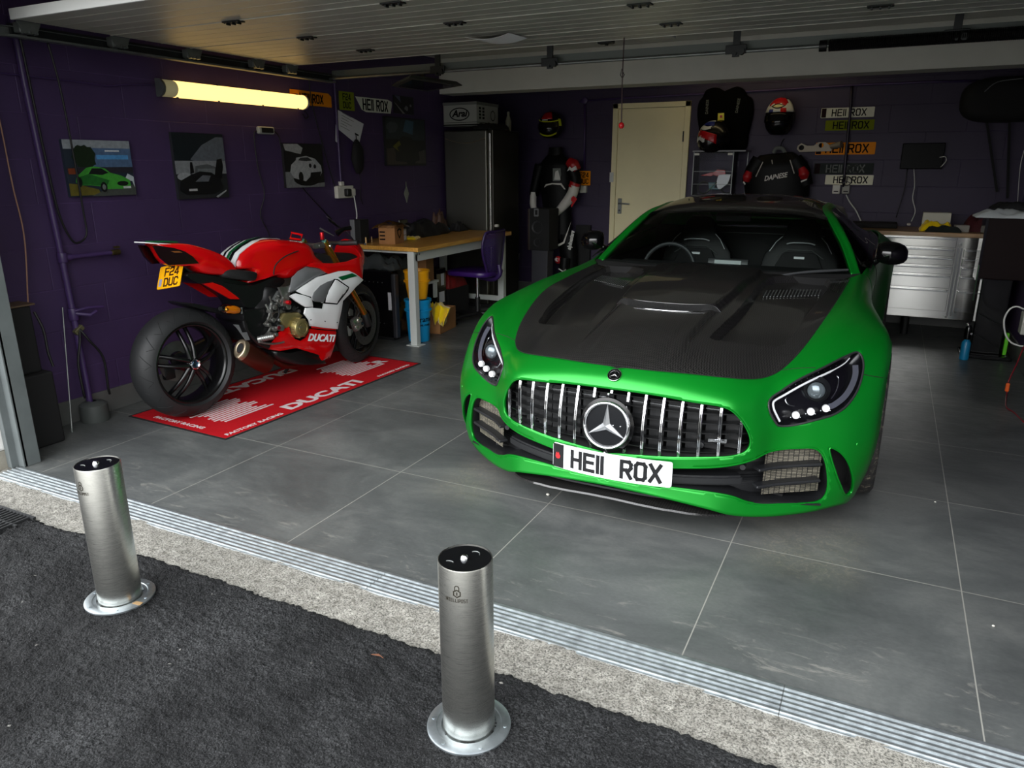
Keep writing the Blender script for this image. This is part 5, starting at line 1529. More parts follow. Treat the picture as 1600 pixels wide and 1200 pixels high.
# ---- tail
tailo = [C2(312, 268), C2(430, 262), C2(600, 262), C2(760, 300), C2(870, 335), C2(960, 375), C2(1040, 425), C2(1110, 505), C2(1180, 628), C2(1080, 625), C2(990, 598), C2(840, 585), C2(740, 560), C2(640, 500), C2(520, 495), C2(440, 425), C2(365, 310)]
wt = lambda y, z: 0.42 + 0.58 * min(1, max(0, (y + .30) / .40))
tail = pillow('tail_cowl', tailo, 0.115, M_red, lt=-0.04, wfun=wt, rnd=((1, .80), (.92, .92), (.7, .98), (.3, 1.0)))
def flank(name, pts, off, m, lt, th=0.004, parent=None, both=True, smooth=False, lfun=None):
    """a small flat patch or lamp set on a flank at lateral lt"""
    P = [to_bike(p[0], p[1], lt) for p in pts]
    r = None
    for s in ((1, -1) if both else (1,)):
        mb = MB(); X = Matrix(((0, 0, 1, 0), (1, 0, 0, 0), (0, 1, 0, 0), (0, 0, 0, 1)))
        mb.prism([(p.y, p.z) for p in P], th, Matrix.Translation(((lt + off) if s > 0 else -(lt + off) - th, 0, 0)) @ X)
        o = bpart(name, mb, m, parent, smooth=smooth); r = r or o
    return r
lampo = [C2(372, 292), C2(450, 296), C2(560, 315), C2(660, 350), C2(730, 400), C2(790, 470), C2(700, 478), C2(520, 492), C2(440, 420), C2(405, 360)]
def tail_patch(name, pts, off, m, th=0.004):
    P = [to_bike(p[0], p[1], 0.045) for p in pts]
    for s in (1, -1):
        mb = MB(); vs = []
        for q in (0, -0.02):
            for p in P:
                w = 0.115 * wt(p.y, p.z) * 0.995
                vs.append(V(s * (w + off + q), p.y, p.z))
        n = len(P); fs = [(i, (i + 1) % n, n + (i + 1) % n, n + i) for i in range(n)]; v = mb.faces(vs, fs)
        tri = geometry.tessellate_polygon([[Vector((p.y, p.z, 0)) for p in P]])
        for t in tri:
            try: mb.b.faces.new([v[i] for i in t])
            except ValueError: pass
        bmesh.ops.recalc_face_normals(mb.b, faces=mb.b.faces)
        bpart(name, mb, m, tail, smooth=False)
tail_patch('tail_lamp', lampo, 0.002, mat('dark_tail_lens', srgb(22, 10, 9), 0.12))
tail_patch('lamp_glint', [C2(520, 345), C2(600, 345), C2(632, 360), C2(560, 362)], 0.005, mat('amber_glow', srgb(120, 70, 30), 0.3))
mb = MB(); P = [to_bike(*C2(x, y), 0.05) for x, y in ((312, 270), (430, 280), (600, 290), (760, 308))]
mb.loft([[V(-.05 - .012 * i, p.y, p.z + .002), V(.05 + .012 * i, p.y, p.z + .002), V(.05 + .012 * i, p.y, p.z + .008), V(-.05 - .012 * i, p.y, p.z + .008)] for i, p in enumerate(P)]); bpart('white_tail_edge', mb, M_wht, tail, smooth=False)
mb = MB(); P = [to_bike(*C2(x, y), 0.04) for x, y in ((400, 270), (520, 265), (660, 270))]
mb.loft([[V(-.035, p.y, p.z + .004), V(.04, p.y, p.z + .004), V(.035, p.y, p.z + .012), V(-.035, p.y, p.z + .012)] for p in P]); bpart('green_stripe', mb, M_grn, tail, smooth=False)
# ---- number plate with hanger
TL, TR, BR, BL = [to_bike(x, y, l) for (x, y), l in zip((C2(495, 520), C2(735, 470), C2(655, 715), C2(420, 755)), (-.09, .09, .09, -.09))]
ctr = (TL + TR + BR + BL) / 4; ex = ((TR - TL) + (BR - BL)).normalized(); ey = ((TL - BL) + (TR - BR)).normalized(); ez = ex.cross(ey).normalized()
if ez.y > 0: ez = -ez
ey = ez.cross(ex).normalized()
w_ = ((TR - TL).length + (BR - BL).length) / 2; h_ = ((TL - BL).length + (TR - BR).length) / 2
PLM = Matrix.Translation(ctr) @ Matrix((ex, ey, ex.cross(ey))).transposed().to_4x4()
M_yplate = mat('yellow_plate', srgb(244, 176, 16), 0.25)
mb = MB(); mb.prism(rrect(w_, h_, .012), .004, PLM); npl = bpart('number_plate', mb, M_yplate, smooth=False, label='yellow plate reading F24 DUC')
FM = PLM @ Matrix.Translation((0, 0, .004))
M_plink = mat('plate_dark_red_ink', srgb(52, 20, 10), 0.4)
mb = MB(); letters(mb, 'F24', h_ * .38, h_ * .062, .0008, FM @ Matrix.Translation((w_ * .06, h_ * .22, 0)), gap=.24); bpart('plate_lettering', mb, M_plink, npl, smooth=False)
mb = MB(); letters(mb, 'DUC', h_ * .38, h_ * .062, .0008, FM @ Matrix.Translation((w_ * .08, -h_ * .23, 0)), gap=.24); bpart('plate_lettering', mb, M_plink, npl, smooth=False)
mb = MB(); mb.prism(rrect(w_ * .12, h_ * .32, .002), .0008, FM @ Matrix.Translation((-w_ * .38, -h_ * .22, 0))); bpart('plate_badge', mb, mat('plate_badge', srgb(150, 150, 170), 0.4), npl, smooth=False)
mb = MB(); a = ctr + ey * h_ * .4; mb.tube([a, a + V(0, .05, .02), to_bike(*C2(790, 560), 0.0), to_bike(*C2(880, 620), 0.0)], [.03, .026, .03, .04], 10, smooth=3); bpart('plate_hanger', mb, M_cfb)
# ---- seat, subframe, lower red blade
pillow('rider_seat', [C3(20, 520), C3(90, 470), C3(230, 478), C3(370, 498), C3(385, 540), C3(350, 590), C3(200, 580), C3(60, 560)], 0.13, M_matblack, lt=0.09)
pillow('subframe', [C2(800, 575), C2(1000, 600), C2(1200, 640), C2(1420, 690), C2(1580, 790), C2(1600, 900), C2(1500, 900), C2(1380, 830), C2(1300, 790), C2(1000, 675), C2(880, 690), C2(740, 610)], 0.085, M_cfb, lt=0.085, rnd=((1, .97), (.8, 1.0)))
flank('subframe_blade', [C2(900, 690), C2(1000, 675), C2(1150, 730), C2(1310, 800), C2(1290, 848), C2(1180, 846), C2(1040, 765)], 0.0, M_red, 0.09, th=0.016)
for x in (1145, 1240):
    mb = MB(); p = to_bike(*C2(x, 735), .095); mb.cyl(p + V(0, -.012, -.02), p + V(0, 0, .018), .011, .006, 10); bpart('luggage_peg', mb, M_greyp)
# ---- tank
tanko = [C3(228, 470), C3(236, 390), C3(275, 310), C3(350, 245), C3(450, 185), C3(560, 155), C3(700, 158), C3(850, 175), C3(940, 200), C3(1000, 260), C3(1030, 330), C3(1120, 400), C3(1150, 440), C3(1100, 475), C3(1020, 470), C3(930, 450), C3(840, 490), C3(770, 560), C3(690, 575), C3(595, 545), C3(470, 595), C3(345, 632), C3(370, 560), C3(380, 500), C3(300, 480)]
wk = lambda y, z: (0.62 + 0.38 * min(1, max(0, (y - .44) / .22))) * (1.0 if y < .95 else max(.75, 1 - .5 * (y - .95)))
tank = pillow('fuel_tank', tanko, 0.165, M_red, lt=0.12, wfun=wk, rnd=((1, .72), (.93, .86), (.8, .94), (.55, .985), (.2, 1.0)))
P = [to_bike(*C3(x, y), 0.12) for x, y in ((228, 470), (236, 390), (275, 310), (350, 245), (450, 185), (560, 155), (700, 158))]
def back_band(name, w0, w1, off, m):
    mb = MB(); R_ = []
    for i, p in enumerate(P):
        d = (P[min(i + 1, len(P) - 1)] - P[max(i - 1, 0)]).normalized(); n = V(0, -d.z, d.y)
        pp = p + n * off
        ring = []
        for a in np.linspace(w0, w1, 9): ring.append(V(a, pp.y, pp.z) - n * (a * a * 1.2))
        ring += [r - n * 0.006 for r in ring[::-1]]
        R_.append(ring)
    R2 = []
    for a, b in zip(R_, R_[1:]):
        for k in range(3): R2.append([x.lerp(y, k / 3) for x, y in zip(a, b)])
    R2.append(R_[-1]); mb.loft(R2); bpart(name, mb, m, tank, ang=0.5)
back_band('white_band', -.10, .075, 0.006, M_wht); back_band('black_line', .016, .040, 0.0085, M_gloss); back_band('black_line', -.055, -.035, 0.0085, M_gloss); back_band('green_line', -.012, .012, 0.0085, M_grn)
seam = [onf(*C3(x, y), 0) for x, y in ((600, 530), (603, 470), (625, 410), (700, 340), (800, 295), (900, 255), (925, 225), (890, 200))]
def tank_x(y, z):
    return 0.165 * wk(y, z) * 0.965
mb = MB(); mb.tube([V(tank_x(p.y, p.z) * 1.0 - .004, p.y, p.z) for p in [to_bike(*C3(x, y), .155) for x, y in ((600, 530), (603, 470), (625, 410), (700, 340), (800, 295), (880, 265))]], 0.004, 6, smooth=4); bpart('tank_seam', mb, M_matblack, tank)
def on_flank(px, py, l, off=0.002):
    p = to_bike(px, py, l); return p + V(off, 0, 0)
def side_text(body, pa, pb, l, size, m, parent, shear=0.25, sx=1.0, bold=0.004, both=True, name='lettering'):
    A = to_bike(*pa, l); B_ = to_bike(*pb, l); d = (B_ - A).normalized()
    for s in ((1, -1) if both else (1,)):
        x = V(0, d.y, d.z); u = V(0, -d.z, d.y); c = (A + B_) / 2
        if s < 0: x = -x; c = V(-c.x, c.y, c.z)
        X = Matrix.Translation(c) @ Matrix((x, u, x.cross(u))).transposed().to_4x4()
        mb = MB(); mb.text(body, size, 0.002, X, sx=sx, bold=bold, shear=shear if s > 0 else shear)
        bpart(name, mb, m, parent, smooth=False)
side_text('DUCATI', C3(730, 185), C3(885, 200), 0.128, 0.022, M_wht, tank, bold=.0006, sx=1.35)
# ---- upper fairing and nose
skin_panel('upper_fairing', [C3(930, 440), C3(1000, 395), C3(1080, 408), C3(1200, 410), C3(1350, 390), C3(1470, 345), C3(1480, 345), C3(1505, 340), C3(1510, 420), C3(1505, 580), C3(1440, 520), C3(1360, 487), C3(1250, 490), C3(1150, 520), C3(1060, 462)], M_red, th=.014, off=.004)
mb = MB(); P1 = [to_bike(*C3(x, y), l) for x, y, l in ((1405, 228, .13), (1440, 262, .14), (1478, 310, .15), (1500, 350, .15))]; mb.tube(P1, [.007, .009, .010, .010], 8, smooth=3); bpart('fairing_rim', mb, M_red)
mb = MB(); mb.tube([V(-p.x, p.y, p.z) for p in P1], [.007, .009, .010, .010], 8, smooth=3); bpart('fairing_rim', mb, M_red)
nf = to_bike(*C3(1505, 430), .12)
mb = MB(); R_ = []
for k in range(9):
    t = k / 8; y = nf.y - .02 + .10 * math.sin(t * PI / 2); zt = .93 - .10 * t ** 2; zb = nf.z - .09 + .06 * t; w = .135 * math.cos(t * PI / 2 * .86)
    R_.append([V(w * math.cos(a) , y, (zt + zb) / 2 + (zt - zb) / 2 * math.sin(a)) for a in [2 * PI * i / 20 for i in range(20)]])
mb.loft(R_); bpart('nose_cowl', mb, M_red, ang=1)
mb = MB(); vs = []
for i in range(9):
    t = i / 8; y = nf.y + .05 - .30 * t; z = .90 + .22 * t ** .8
    for k in range(9): a = -1 + k / 4; vs.append(V(a * (.10 + .05 * math.sin(t * 2.4)), y - .06 * a * a, z - .05 * a * a))
mb.faces(vs, [(i * 9 + k, i * 9 + k + 1, (i + 1) * 9 + k + 1, (i + 1) * 9 + k) for i in range(8) for k in range(8)]); bpart('clear_screen', mb, M_clear, ang=3)
# ---- side: grey insert, white blades, gill
skin_panel('grey_insert', [C3(762, 712), C3(780, 640), C3(795, 560), C3(860, 492), C3(940, 446), C3(1060, 460), C3(1145, 512), C3(1040, 555), C3(900, 640), C3(830, 690)], M_greyp, off=-0.012, th=.01)
wf = skin_panel('white_fairing', [C3(815, 702), C3(900, 640), C3(1040, 552), C3(1150, 522), C3(1250, 492), C3(1360, 487), C3(1420, 512), C3(1512, 582), C3(1440, 650), C3(1370, 730), C3(1300, 800), C3(1285, 900), C3(1265, 990), C3(1245, 1095), C3(1100, 1080), C3(962, 1062), C3(950, 1000), C3(900, 935), C3(915, 875), C3(985, 868), C3(1085, 860), C3(1085, 815), C3(990, 800), C3(968, 758), C3(890, 735)], M_wht, off=.006)
skin_panel('white_blade', [C3(745, 752), C3(800, 722), C3(900, 745), C3(972, 775), C3(985, 862), C3(900, 862), C3(810, 805)], M_wht, off=.010)
skin_panel('black_slot', [C3(780, 708), C3(815, 700), C3(970, 758), C3(972, 778), C3(900, 752), C3(790, 728)], M_gloss, off=.004, th=.01)
skin_panel('gill_recess', [C3(970, 762), C3(985, 710), C3(1050, 640), C3(1130, 598), C3(1190, 580), C3(1150, 660), C3(1105, 770), C3(1088, 815), C3(990, 805)], M_greyp, off=.0185, th=.006)
skin_panel('gill_shadow', [C3(985, 812), C3(1085, 822), C3(1075, 882), C3(985, 872)], M_gloss, off=.0115, th=.006)
skin_panel('winglet_frame', [C3(1195, 570), C3(1230, 572), C3(1350, 655), C3(1340, 690), C3(1225, 838), C3(1085, 826), C3(1088, 790), C3(1120, 700)], M_gloss, off=.019, th=.006)
skin_panel('winglet', [C3(1200, 580), C3(1225, 585), C3(1335, 660), C3(1325, 682), C3(1218, 824), C3(1098, 814), C3(1106, 770), C3(1135, 690)], M_wht, off=.023, th=.006)
skin_panel('green_band', [C3(1238, 552), C3(1385, 512), C3(1440, 540), C3(1360, 562), C3(1282, 588)], M_grn, off=.0165, th=.006)
side_text('SPECIALE', C3(1215, 522), C3(1330, 497), 0.212, 0.016, M_greyp, wf, bold=.0003)
skin_panel('red_pinstripe', [C3(962, 1062), C3(1100, 1082), C3(1215, 1095), C3(1212, 1103), C3(1100, 1096), C3(962, 1082)], M_red, off=.0175, th=.004)
for x, y in ((970, 998), (1118, 1014), (1245, 1026)):
    p = onf(*C3(x, y), .017); mb = MB(); mb.cyl(p, p + V(.004, 0, 0), .0035, n=10); bpart('fairing_bolt', mb, M_matblack, wf)
lf = skin_panel('lower_fairing', [C4(960, 425), C4(1100, 440), C4(1232, 452), C4(1226, 540), C4(1200, 640), C4(1170, 722), C4(1082, 766), C4(1062, 700), C4(960, 668), C4(820, 625), C4(730, 640), C4(650, 655), C4(510, 636), C4(560, 580), C4(600, 530), C4(645, 460), C4(742, 402), C4(758, 470), C4(800, 530), C4(860, 552), C4(920, 520), C4(950, 470)], M_red, off=.004)
p0, p1 = onf(*C4(945, 520)), onf(*C4(1205, 528))
side_text('DUCATI', C4(948, 517), C4(1205, 528), max(p0.x, p1.x) + .017, 0.066, M_wht, lf, shear=.28, sx=1.0, bold=.0026)
pillow('belly_pan', [C4(520, 640), C4(650, 660), C4(820, 632), C4(960, 672), C4(1080, 770), C4(1020, 790), C4(800, 800), C4(560, 740)], 0.12, M_cfb, lt=0.05)
pillow('engine_block', [C3(520, 640), C3(760, 700), C3(900, 760), C3(1240, 780), C3(1260, 1000), C4(1180, 640), C4(820, 620), C4(520, 620), C4(350, 480), C3(380, 900), C3(470, 780)], 0.13, mat('engine_black', srgb(16, 16, 17), 0.5, 0.3), lt=0.12, rnd=((1, .93), (.8, 1.0)))
pillow('front_inner', [C3(1010, 300), C3(1200, 330), C3(1380, 300), C3(1480, 360), C3(1480, 520), C3(1250, 560), C3(1060, 460)], 0.11, M_matblack, lt=0.10)
pillow('dark_side_plate', [C3(280, 900), C3(420, 880), C3(520, 860), C3(540, 940), C3(500, 1040), C4(380, 560), C4(330, 520), C4(300, 380), C3(265, 1000)], 0.135, M_cfb, lt=0.13, rnd=((1, .95), (.85, 1.0)))
pillow('frame_upper', [C3(0, 600), C3(340, 640), C3(600, 550), C3(720, 590), C3(640, 680), C3(560, 800), C3(460, 870), C3(300, 880), C3(230, 790), C3(60, 660)], 0.11, M_cfb, lt=0.11, rnd=((1, .93), (.85, 1.0)))
flank('frame_plate', [C3(620, 660), C3(720, 650), C3(770, 640), C3(780, 690), C3(735, 715), C3(715, 850), C3(655, 855), C3(665, 760)], 0.0, M_cast, 0.165, th=.02, both=True)
mb = MB(); p = to_bike(*C3(757, 675), .17); mb.cyl(p, p + V(.024, 0, 0), .024, n=24, bev=.004); fb = bpart('frame_bolt', mb, M_greyp); mb = MB(); mb.cyl(p + V(.02, 0, 0), p + V(.03, 0, 0), .010, n=16); bpart('bolt_head', mb, M_galv, fb)
def blob(name, px, py, l, r, m, L=.03, n=18, bev=.003, fwd_=V(1, 0, 0)):
    p = to_bike(px, py, l); mb = MB(); mb.cyl(p, p + fwd_ * L, r, n=n, bev=bev); return bpart(name, mb, m)
cc = to_bike(*C4(855, 415), .20)
X = Matrix.Translation(cc) @ Matrix(((0, 0, 1, 0), (1, 0, 0, 0), (0, 1, 0, 0), (0, 0, 0, 1)))
mb = MB(); mb.lathe([(0, .030), (.028, .030), (.030, .026), (.036, .026), (.038, .030), (.046, .029), (.056, .024), (.061, .014), (.062, -.04), (.070, -.045)], 40, X); cl = bpart('clutch_cover', mb, M_olive)
for k in range(9):
    a = 2 * PI * k / 9 + .2; mb = MB(); mb.cyl(X @ V(.062 * math.cos(a), .062 * math.sin(a), -.02), X @ V(.062 * math.cos(a), .062 * math.sin(a), .016), .0065, n=10, bev=.002); bpart('cover_bolt', mb, M_olive, cl)
side_text('DUCATI', C4(825, 405), C4(885, 412), cc.x + .0305, 0.010, M_cast, cl, shear=.2, bold=.0002, both=False)
mb = MB(); P_ = [to_bike(*C4(x, y), .17) for x, y in ((640, 330), (690, 262), (830, 250), (880, 290), (760, 400), (700, 420))]; mb.prism([(p.y, p.z) for p in P_], .05, Matrix.Translation((.135, 0, 0)) @ Matrix(((0, 0, 1, 0), (1, 0, 0, 0), (0, 1, 0, 0), (0, 0, 0, 1))), bev=.008); bpart('crankcase', mb, M_olive)
blob('oil_port', *C4(635, 412), .17, .020, M_cast, .035); blob('oil_port_seal', *C4(638, 415), .205, .013, mat('dark_red_plug', srgb(92, 14, 26), 0.3), .004)
rng = random.Random(11)
for (x, y, r) in ((560, 420, .018), (590, 370, .014), (545, 330, .016), (610, 330, .012), (520, 480, .016), (575, 480, .013), (500, 380, .014), (700, 190, .02), (620, 240, .013), (660, 210, .012), (760, 210, .018), (810, 240, .014), (600, 130, .016), (560, 200, .018), (520, 240, .014), (640, 160, .012)):
    o = blob('engine_fitting', *C4(x, y), .12 + .03 * rng.random(), r, M_cast if rng.random() < .7 else M_darkmetal, .04, n=rng.choice((6, 14, 14)))
for pts, r in (([(540, 90), (560, 160), (550, 230), (570, 300)], .006), ([(480, 380), (530, 330), (600, 250), (700, 250)], .007), ([(560, 120), (620, 180), (640, 280), (600, 340)], .005), ([(500, 170), (540, 260), (520, 330)], .006), ([(650, 220), (700, 260), (780, 240), (840, 200)], .005), ([(460, 520), (520, 470), (560, 400)], .008)):
    mb = MB(); mb.tube([to_bike(*C4(x, y), .145 + .02 * rng.random()) for x, y in pts], r, 8, smooth=4); bpart('hose', mb, M_cast if r > .0055 else M_rubber)
o = blob('brake_switch', *C3(720, 815), .18, .014, mat('red_anodised', srgb(190, 20, 30), 0.3, 0.5), .03)
mb = MB(); P_ = [to_bike(*C3(x, y), .13) for x, y in ((560, 790), (620, 690), (660, 740), (650, 860), (520, 880))]; mb.prism([(p.y, p.z) for p in P_], .03, Matrix.Translation((.12, 0, 0)) @ Matrix(((0, 0, 1, 0), (1, 0, 0, 0), (0, 1, 0, 0), (0, 0, 0, 1))), bev=.005); ch = bpart('cylinder_head', mb, M_galv)
for x, y in ((600, 760), (625, 750), (610, 800), (635, 790), (600, 830)):
    p = to_bike(*C3(x, y), .15); mb = MB(); mb.cyl(p, p + V(.012, 0, 0), .007, n=10, bev=.002); bpart('head_bolt', mb, M_cast, ch)
flank('heel_guard', [C3(165, 1045), C3(215, 1050), C3(250, 1130), C4(300, 460), C4(330, 540), C4(290, 545), C4(200, 420), C4(160, 380)], 0, M_greyp, 0.17, th=.006, both=False)
mb = MB(); mb.tube([to_bike(*C4(x, y), l) for x, y, l in ((270, 340, .16), (290, 420, .16), (350, 500, .16), (430, 570, .16), (520, 610, .15))], [.012, .010, .012, .018, .02], 10, smooth=4); bpart('rearset_arm', mb, M_cfb)
mb = MB(); a = to_bike(*C4(420, 535), .17); b_ = to_bike(*C4(590, 500), .25); mb.cyl(a, b_, .020, .016, 14, bev=.003); fp = bpart('footpeg', mb, M_cast)
for k in range(6):
    q = a.lerp(b_, .25 + .12 * k); mb = MB(); mb.cyl(q, q + (b_ - a).normalized() * .004, .022, n=14); bpart('peg_knurl', mb, M_galv, fp)
mb = MB(); mb.tube([to_bike(*C4(x, y), .19) for x, y in ((430, 560), (530, 580), (620, 578), (690, 562))], [.009, .007, .006, .007], 8, smooth=3); bpart('brake_pedal', mb, M_cast)
e0 = to_bike(*C4(238, 622), .15); e1 = to_bike(*C4(470, 760), .10)
d = (e1 - e0).normalized(); up = (V(0, 0, 1) - d * d.z).normalized(); sd = d.cross(up)
def oval(c, a, b_, n=28): return [c + sd * a * math.cos(2 * PI * i / n) + up * b_ * math.sin(2 * PI * i / n) * (1 if math.sin(2 * PI * i / n) > 0 else 1.25) for i in range(n)]
mb = MB(); mb.loft([oval(e0 + d * .0, .030, .046), oval(e0 + d * .03, .046, .060), oval(e0 + d * .2, .052, .060), oval(e1 + d * .05, .05, .055)]); ex_ = bpart('silencer', mb, M_brownpipe, ang=1)
mb = MB(); mb.loft([oval(e0 + d * .035, .046, .060), oval(e0 - d * .004, .041, .055), oval(e0 - d * .008, .034, .047), oval(e0 - d * .004, .022, .030)], caps=False); bpart('silencer_end', mb, M_titan, ex_, ang=1)
mb = MB(); mb.loft([oval(e0 - d * .004, .022, .026), oval(e0 + d * .05, .02, .024)]); bpart('silencer_bore', mb, M_matblack, ex_)
mb = MB(); mb.tube([to_bike(*C4(x, y), l) for x, y, l in ((480, 700, .08), (600, 760, .07), (720, 810, .05), (900, 780, .03))], .022, 12, smooth=4); bpart('exhaust_header', mb, M_brownpipe)
mb = MB(); mb.tube([to_bike(*C4(x, y), l) for x, y, l in ((900, 700, -.12), (760, 800, -.17), (700, 880, -.22))], [.012, .010, .012], 10); bpart('side_stand', mb, M_darkmetal)
a = to_bike(*C2(1095, 950), .15); b_ = to_bike(*C2(1310, 965), .12)
mb = MB(); mb.tube([a.lerp(b_, t) for t in (0, .12, .35, .7, 1)], [.016, .026, .03, .026, .02], 18, smooth=3); ind = bpart('indicator_body', mb, M_gloss)
mb = MB(); mb.tube([a.lerp(b_, t) + V(.008, 0, 0) for t in (.1, .25, .6, .8)], [.018, .024, .026, .020], 18, smooth=3); bpart('indicator_lens', mb, M_amber, ind)
mb = MB(); mb.sphere(a.lerp(b_, .18) + V(.028, -.004, 0), .012, seg=14, rings=8); bpart('indicator_bulb', mb, M_gold, ind)
mb = MB(); mb.cyl(b_ + V(.02, -.012, -.018), b_ + V(.02, -.010, .02), .006, n=8); bpart('indicator_clip', mb, M_galv, ind)
# ---- front end
for s in (1, -1):
    l = .105 * s
    U0 = to_bike(*C5(470, 480), .105); L0 = to_bike(*C3(1530, 935), .105); U0.x = l; L0.x = l
    mb = MB(); mb.cyl(U0, U0.lerp(L0, .50), .026, n=24); mb.cyl(U0.lerp(L0, .48), L0, .0215, n=24); fk = bpart('fork_leg', mb, M_gold)
    mb = MB(); mb.cyl(L0, V(l, 1.475, .30) + (L0 - U0).normalized() * .02, .028, n=20, bev=.003); bpart('fork_foot', mb, M_darkmetal, fk)
    mb = MB(); mb.cyl(U0, U0 - (L0 - U0).normalized() * .012, .018, n=18, bev=.002); bpart('fork_cap', mb, mat('teal_cap', srgb(120, 190, 180), 0.2, 0.7) if 'teal_cap' not in bpy.data.materials else bpy.data.materials['teal_cap'], fk)
    mb = MB(); k = to_bike(*C3(1440, 1040), .115); k.x = l + (.01 * s); mb.box(k, (.045, .075, .10), rot=(.3, 0, 0), bev=.014)
    for q in (-.028, .028): mb.cyl(k + V(.01 * s, q * .5, q), k + V(.035 * s, q * .5, q), .02, n=16, bev=.004)
    bpart('front_caliper', mb, mat('polished_caliper', srgb(200, 198, 190), 0.2, 0.9) if 'polished_caliper' not in bpy.data.materials else bpy.data.materials['polished_caliper'])
    mb = MB(); mb.tube([k + V(0, .02, .05), k + V(.01 * s, .03, .10), V(l * .9, k.y - .05, k.z + .22)], .005, 8, smooth=4); bpart('brake_hose', mb, M_rubber)
yk = [to_bike(*C5(x, y), .10) for x, y in ((270, 515), (430, 480), (500, 500), (530, 550), (460, 570), (300, 590))]
mb = MB(); mb.prism([(p.y, p.z) for p in yk], .03, Matrix.Translation((.085, 0, 0)) @ Matrix(((0, 0, 1, 0), (1, 0, 0, 0), (0, 1, 0, 0), (0, 0, 0, 1))), bev=.006); yo = bpart('top_yoke', mb, M_cast)
mb = MB(); c_ = sum((p.y for p in yk)) / 6, sum((p.z for p in yk)) / 6; mb.box((0, c_[0], c_[1]), (.24, .07, .02), bev=.006); bpart('yoke_bridge', mb, M_cast, yo)
for s in (1, -1):
    h0 = to_bike(*C5(700, 500), .20); h1 = to_bike(*C5(990, 490), .33)
    h0.x *= s; h1.x *= s
    st = V(.11 * s, h0.y - .02, h0.z)
    mb = MB(); mb.cyl(st, h0, .012, n=14); hb = bpart('handlebar', mb, M_cfb)
    mb = MB(); mb.cyl(h0, h1, .0165, n=18, bev=.004); bpart('grip', mb, M_rubber, hb)
    mb = MB()
    for k in range(9):
        q = h0.lerp(h1, .15 + .08 * k); mb.cyl(q, q + (h1 - h0).normalized() * .004, .0185, n=16)
    bpart('grip_ribs', mb, mat('dark_red_rubber', srgb(50, 14, 16), 0.6) if 'dark_red_rubber' not in bpy.data.materials else bpy.data.materials['dark_red_rubber'], hb)
    mb = MB(); mb.tube([h0 + V(0, .03, .0), h0 + V(.05 * s, .065, .005), h1 + V(0, .06, -.012), h1 + V(.02 * s, .05, -.014)], [.010, .007, .006, .008], 8, smooth=3); bpart('lever', mb, M_gloss, hb)
mb = MB(); p = to_bike(*C5(660, 350), .20); q = to_bike(*C5(880, 262), .24); mb.tube([p, p.lerp(q, .5) + V(0, 0, .01), q], [.022, .014, .016], 12, smooth=3); bpart('master_cylinder', mb, M_gloss)
mb = MB(); p = to_bike(*C5(430, 375), .10); mb.cyl(p + V(0, 0, -.03), p + V(0, 0, .02), .014, n=14, bev=.003); bpart('damper_knob', mb, bpy.data.materials['red_anodised'])
mb = MB(); p = to_bike(*C5(560, 545), .13); mb.sphere(p, .014, seg=14, rings=8); bpart('bar_end_bolt', mb, M_chrome)
mb = MB(); p = to_bike(*C5(400, 268), .12); q = to_bike(*C5(620, 385), .15); mb.tube([p, q], [.006, .003], 8); bpart('mirror_stalk', mb, M_cast)
mb = MB(); mb.tube([to_bike(*C3(770, 90), -.05), to_bike(*C3(880, 115), .04), to_bike(*C3(870, 165), .06), to_bike(*C3(760, 150), -.04)], .008, 8, closed=True); bpart('tank_cap_hinge', mb, M_red)
mb = MB(); p = to_bike(*C5(780, 690), .02); mb.box(p, (.12, .05, .03), bev=.01); bpart('ignition_cover', mb, M_cast)

# ---- the mat
m0, m1, m2 = V(-3.95, 2.735, 0), V(-3.114, 2.69, 0), V(-3.048, 4.541, 0)
ml = (m2 - m1).length; mw = 0.84; fy = (m2 - m1).normalized(); fx = V(fy.y, -fy.x, 0)
MC = m1 + fy * ml / 2 - fx * mw / 2
MM = Matrix.Translation(MC) @ Matrix((fx, fy, V(0, 0, 1))).transposed().to_4x4()
mt = thing('garage_mat', MC, 'red mat with white lettering and stripes lying under the motorcycle', 'mat')
M_mat = mat('red_mat_fabric', srgb(176, 16, 26), 0.85, bump=0.25, bscale=350, var=0.06, vscale=60, spec=0.15)
M_mwh = mat('white_mat_print', srgb(206, 196, 196), 0.85, spec=0.15)
mb = MB(); mb.prism(rrect(mw - .03, ml - .03, .004), .0035, MM); obj('mat_field', mb, M_mat, mt)
mb = MB(); mb.prism(rrect(mw, ml, .006), .003, MM, holes=[rrect(mw - .03, ml - .03, .004)[::-1]]); obj('mat_border', mb, M_matblack, mt)
FL = MM @ Matrix.Translation((0, 0, .0036))
def mat_text(body, x, y, size, rot, sx=1.0, bold=.004, sh=0):
    mb = MB(); mb.text(body, size, .0008, FL @ Matrix.Translation((x, y, 0)) @ Matrix.Rotation(rot, 4, 'Z'), sx=sx, bold=bold, shear=sh); obj('mat_lettering', mb, M_mwh, mt)
mat_text('DUCATI', mw / 2 - .105, -.02, .135, PI / 2, 1.42, .006)
mat_text('DUCATI', -mw / 2 + .105, -.02, .135, -PI / 2, 1.42, .006)
mat_text('FACTORY RACING', mw / 2 - .055, -.66, .042, PI / 2, 1.2, .0012)
mat_text('FACTORY RACING', mw / 2 - .055, .66, .036, PI / 2, 1.2, .001)
mat_text('FACTORY RACING', -.05, -ml / 2 + .07, .042, 0, 1.2, .0012)
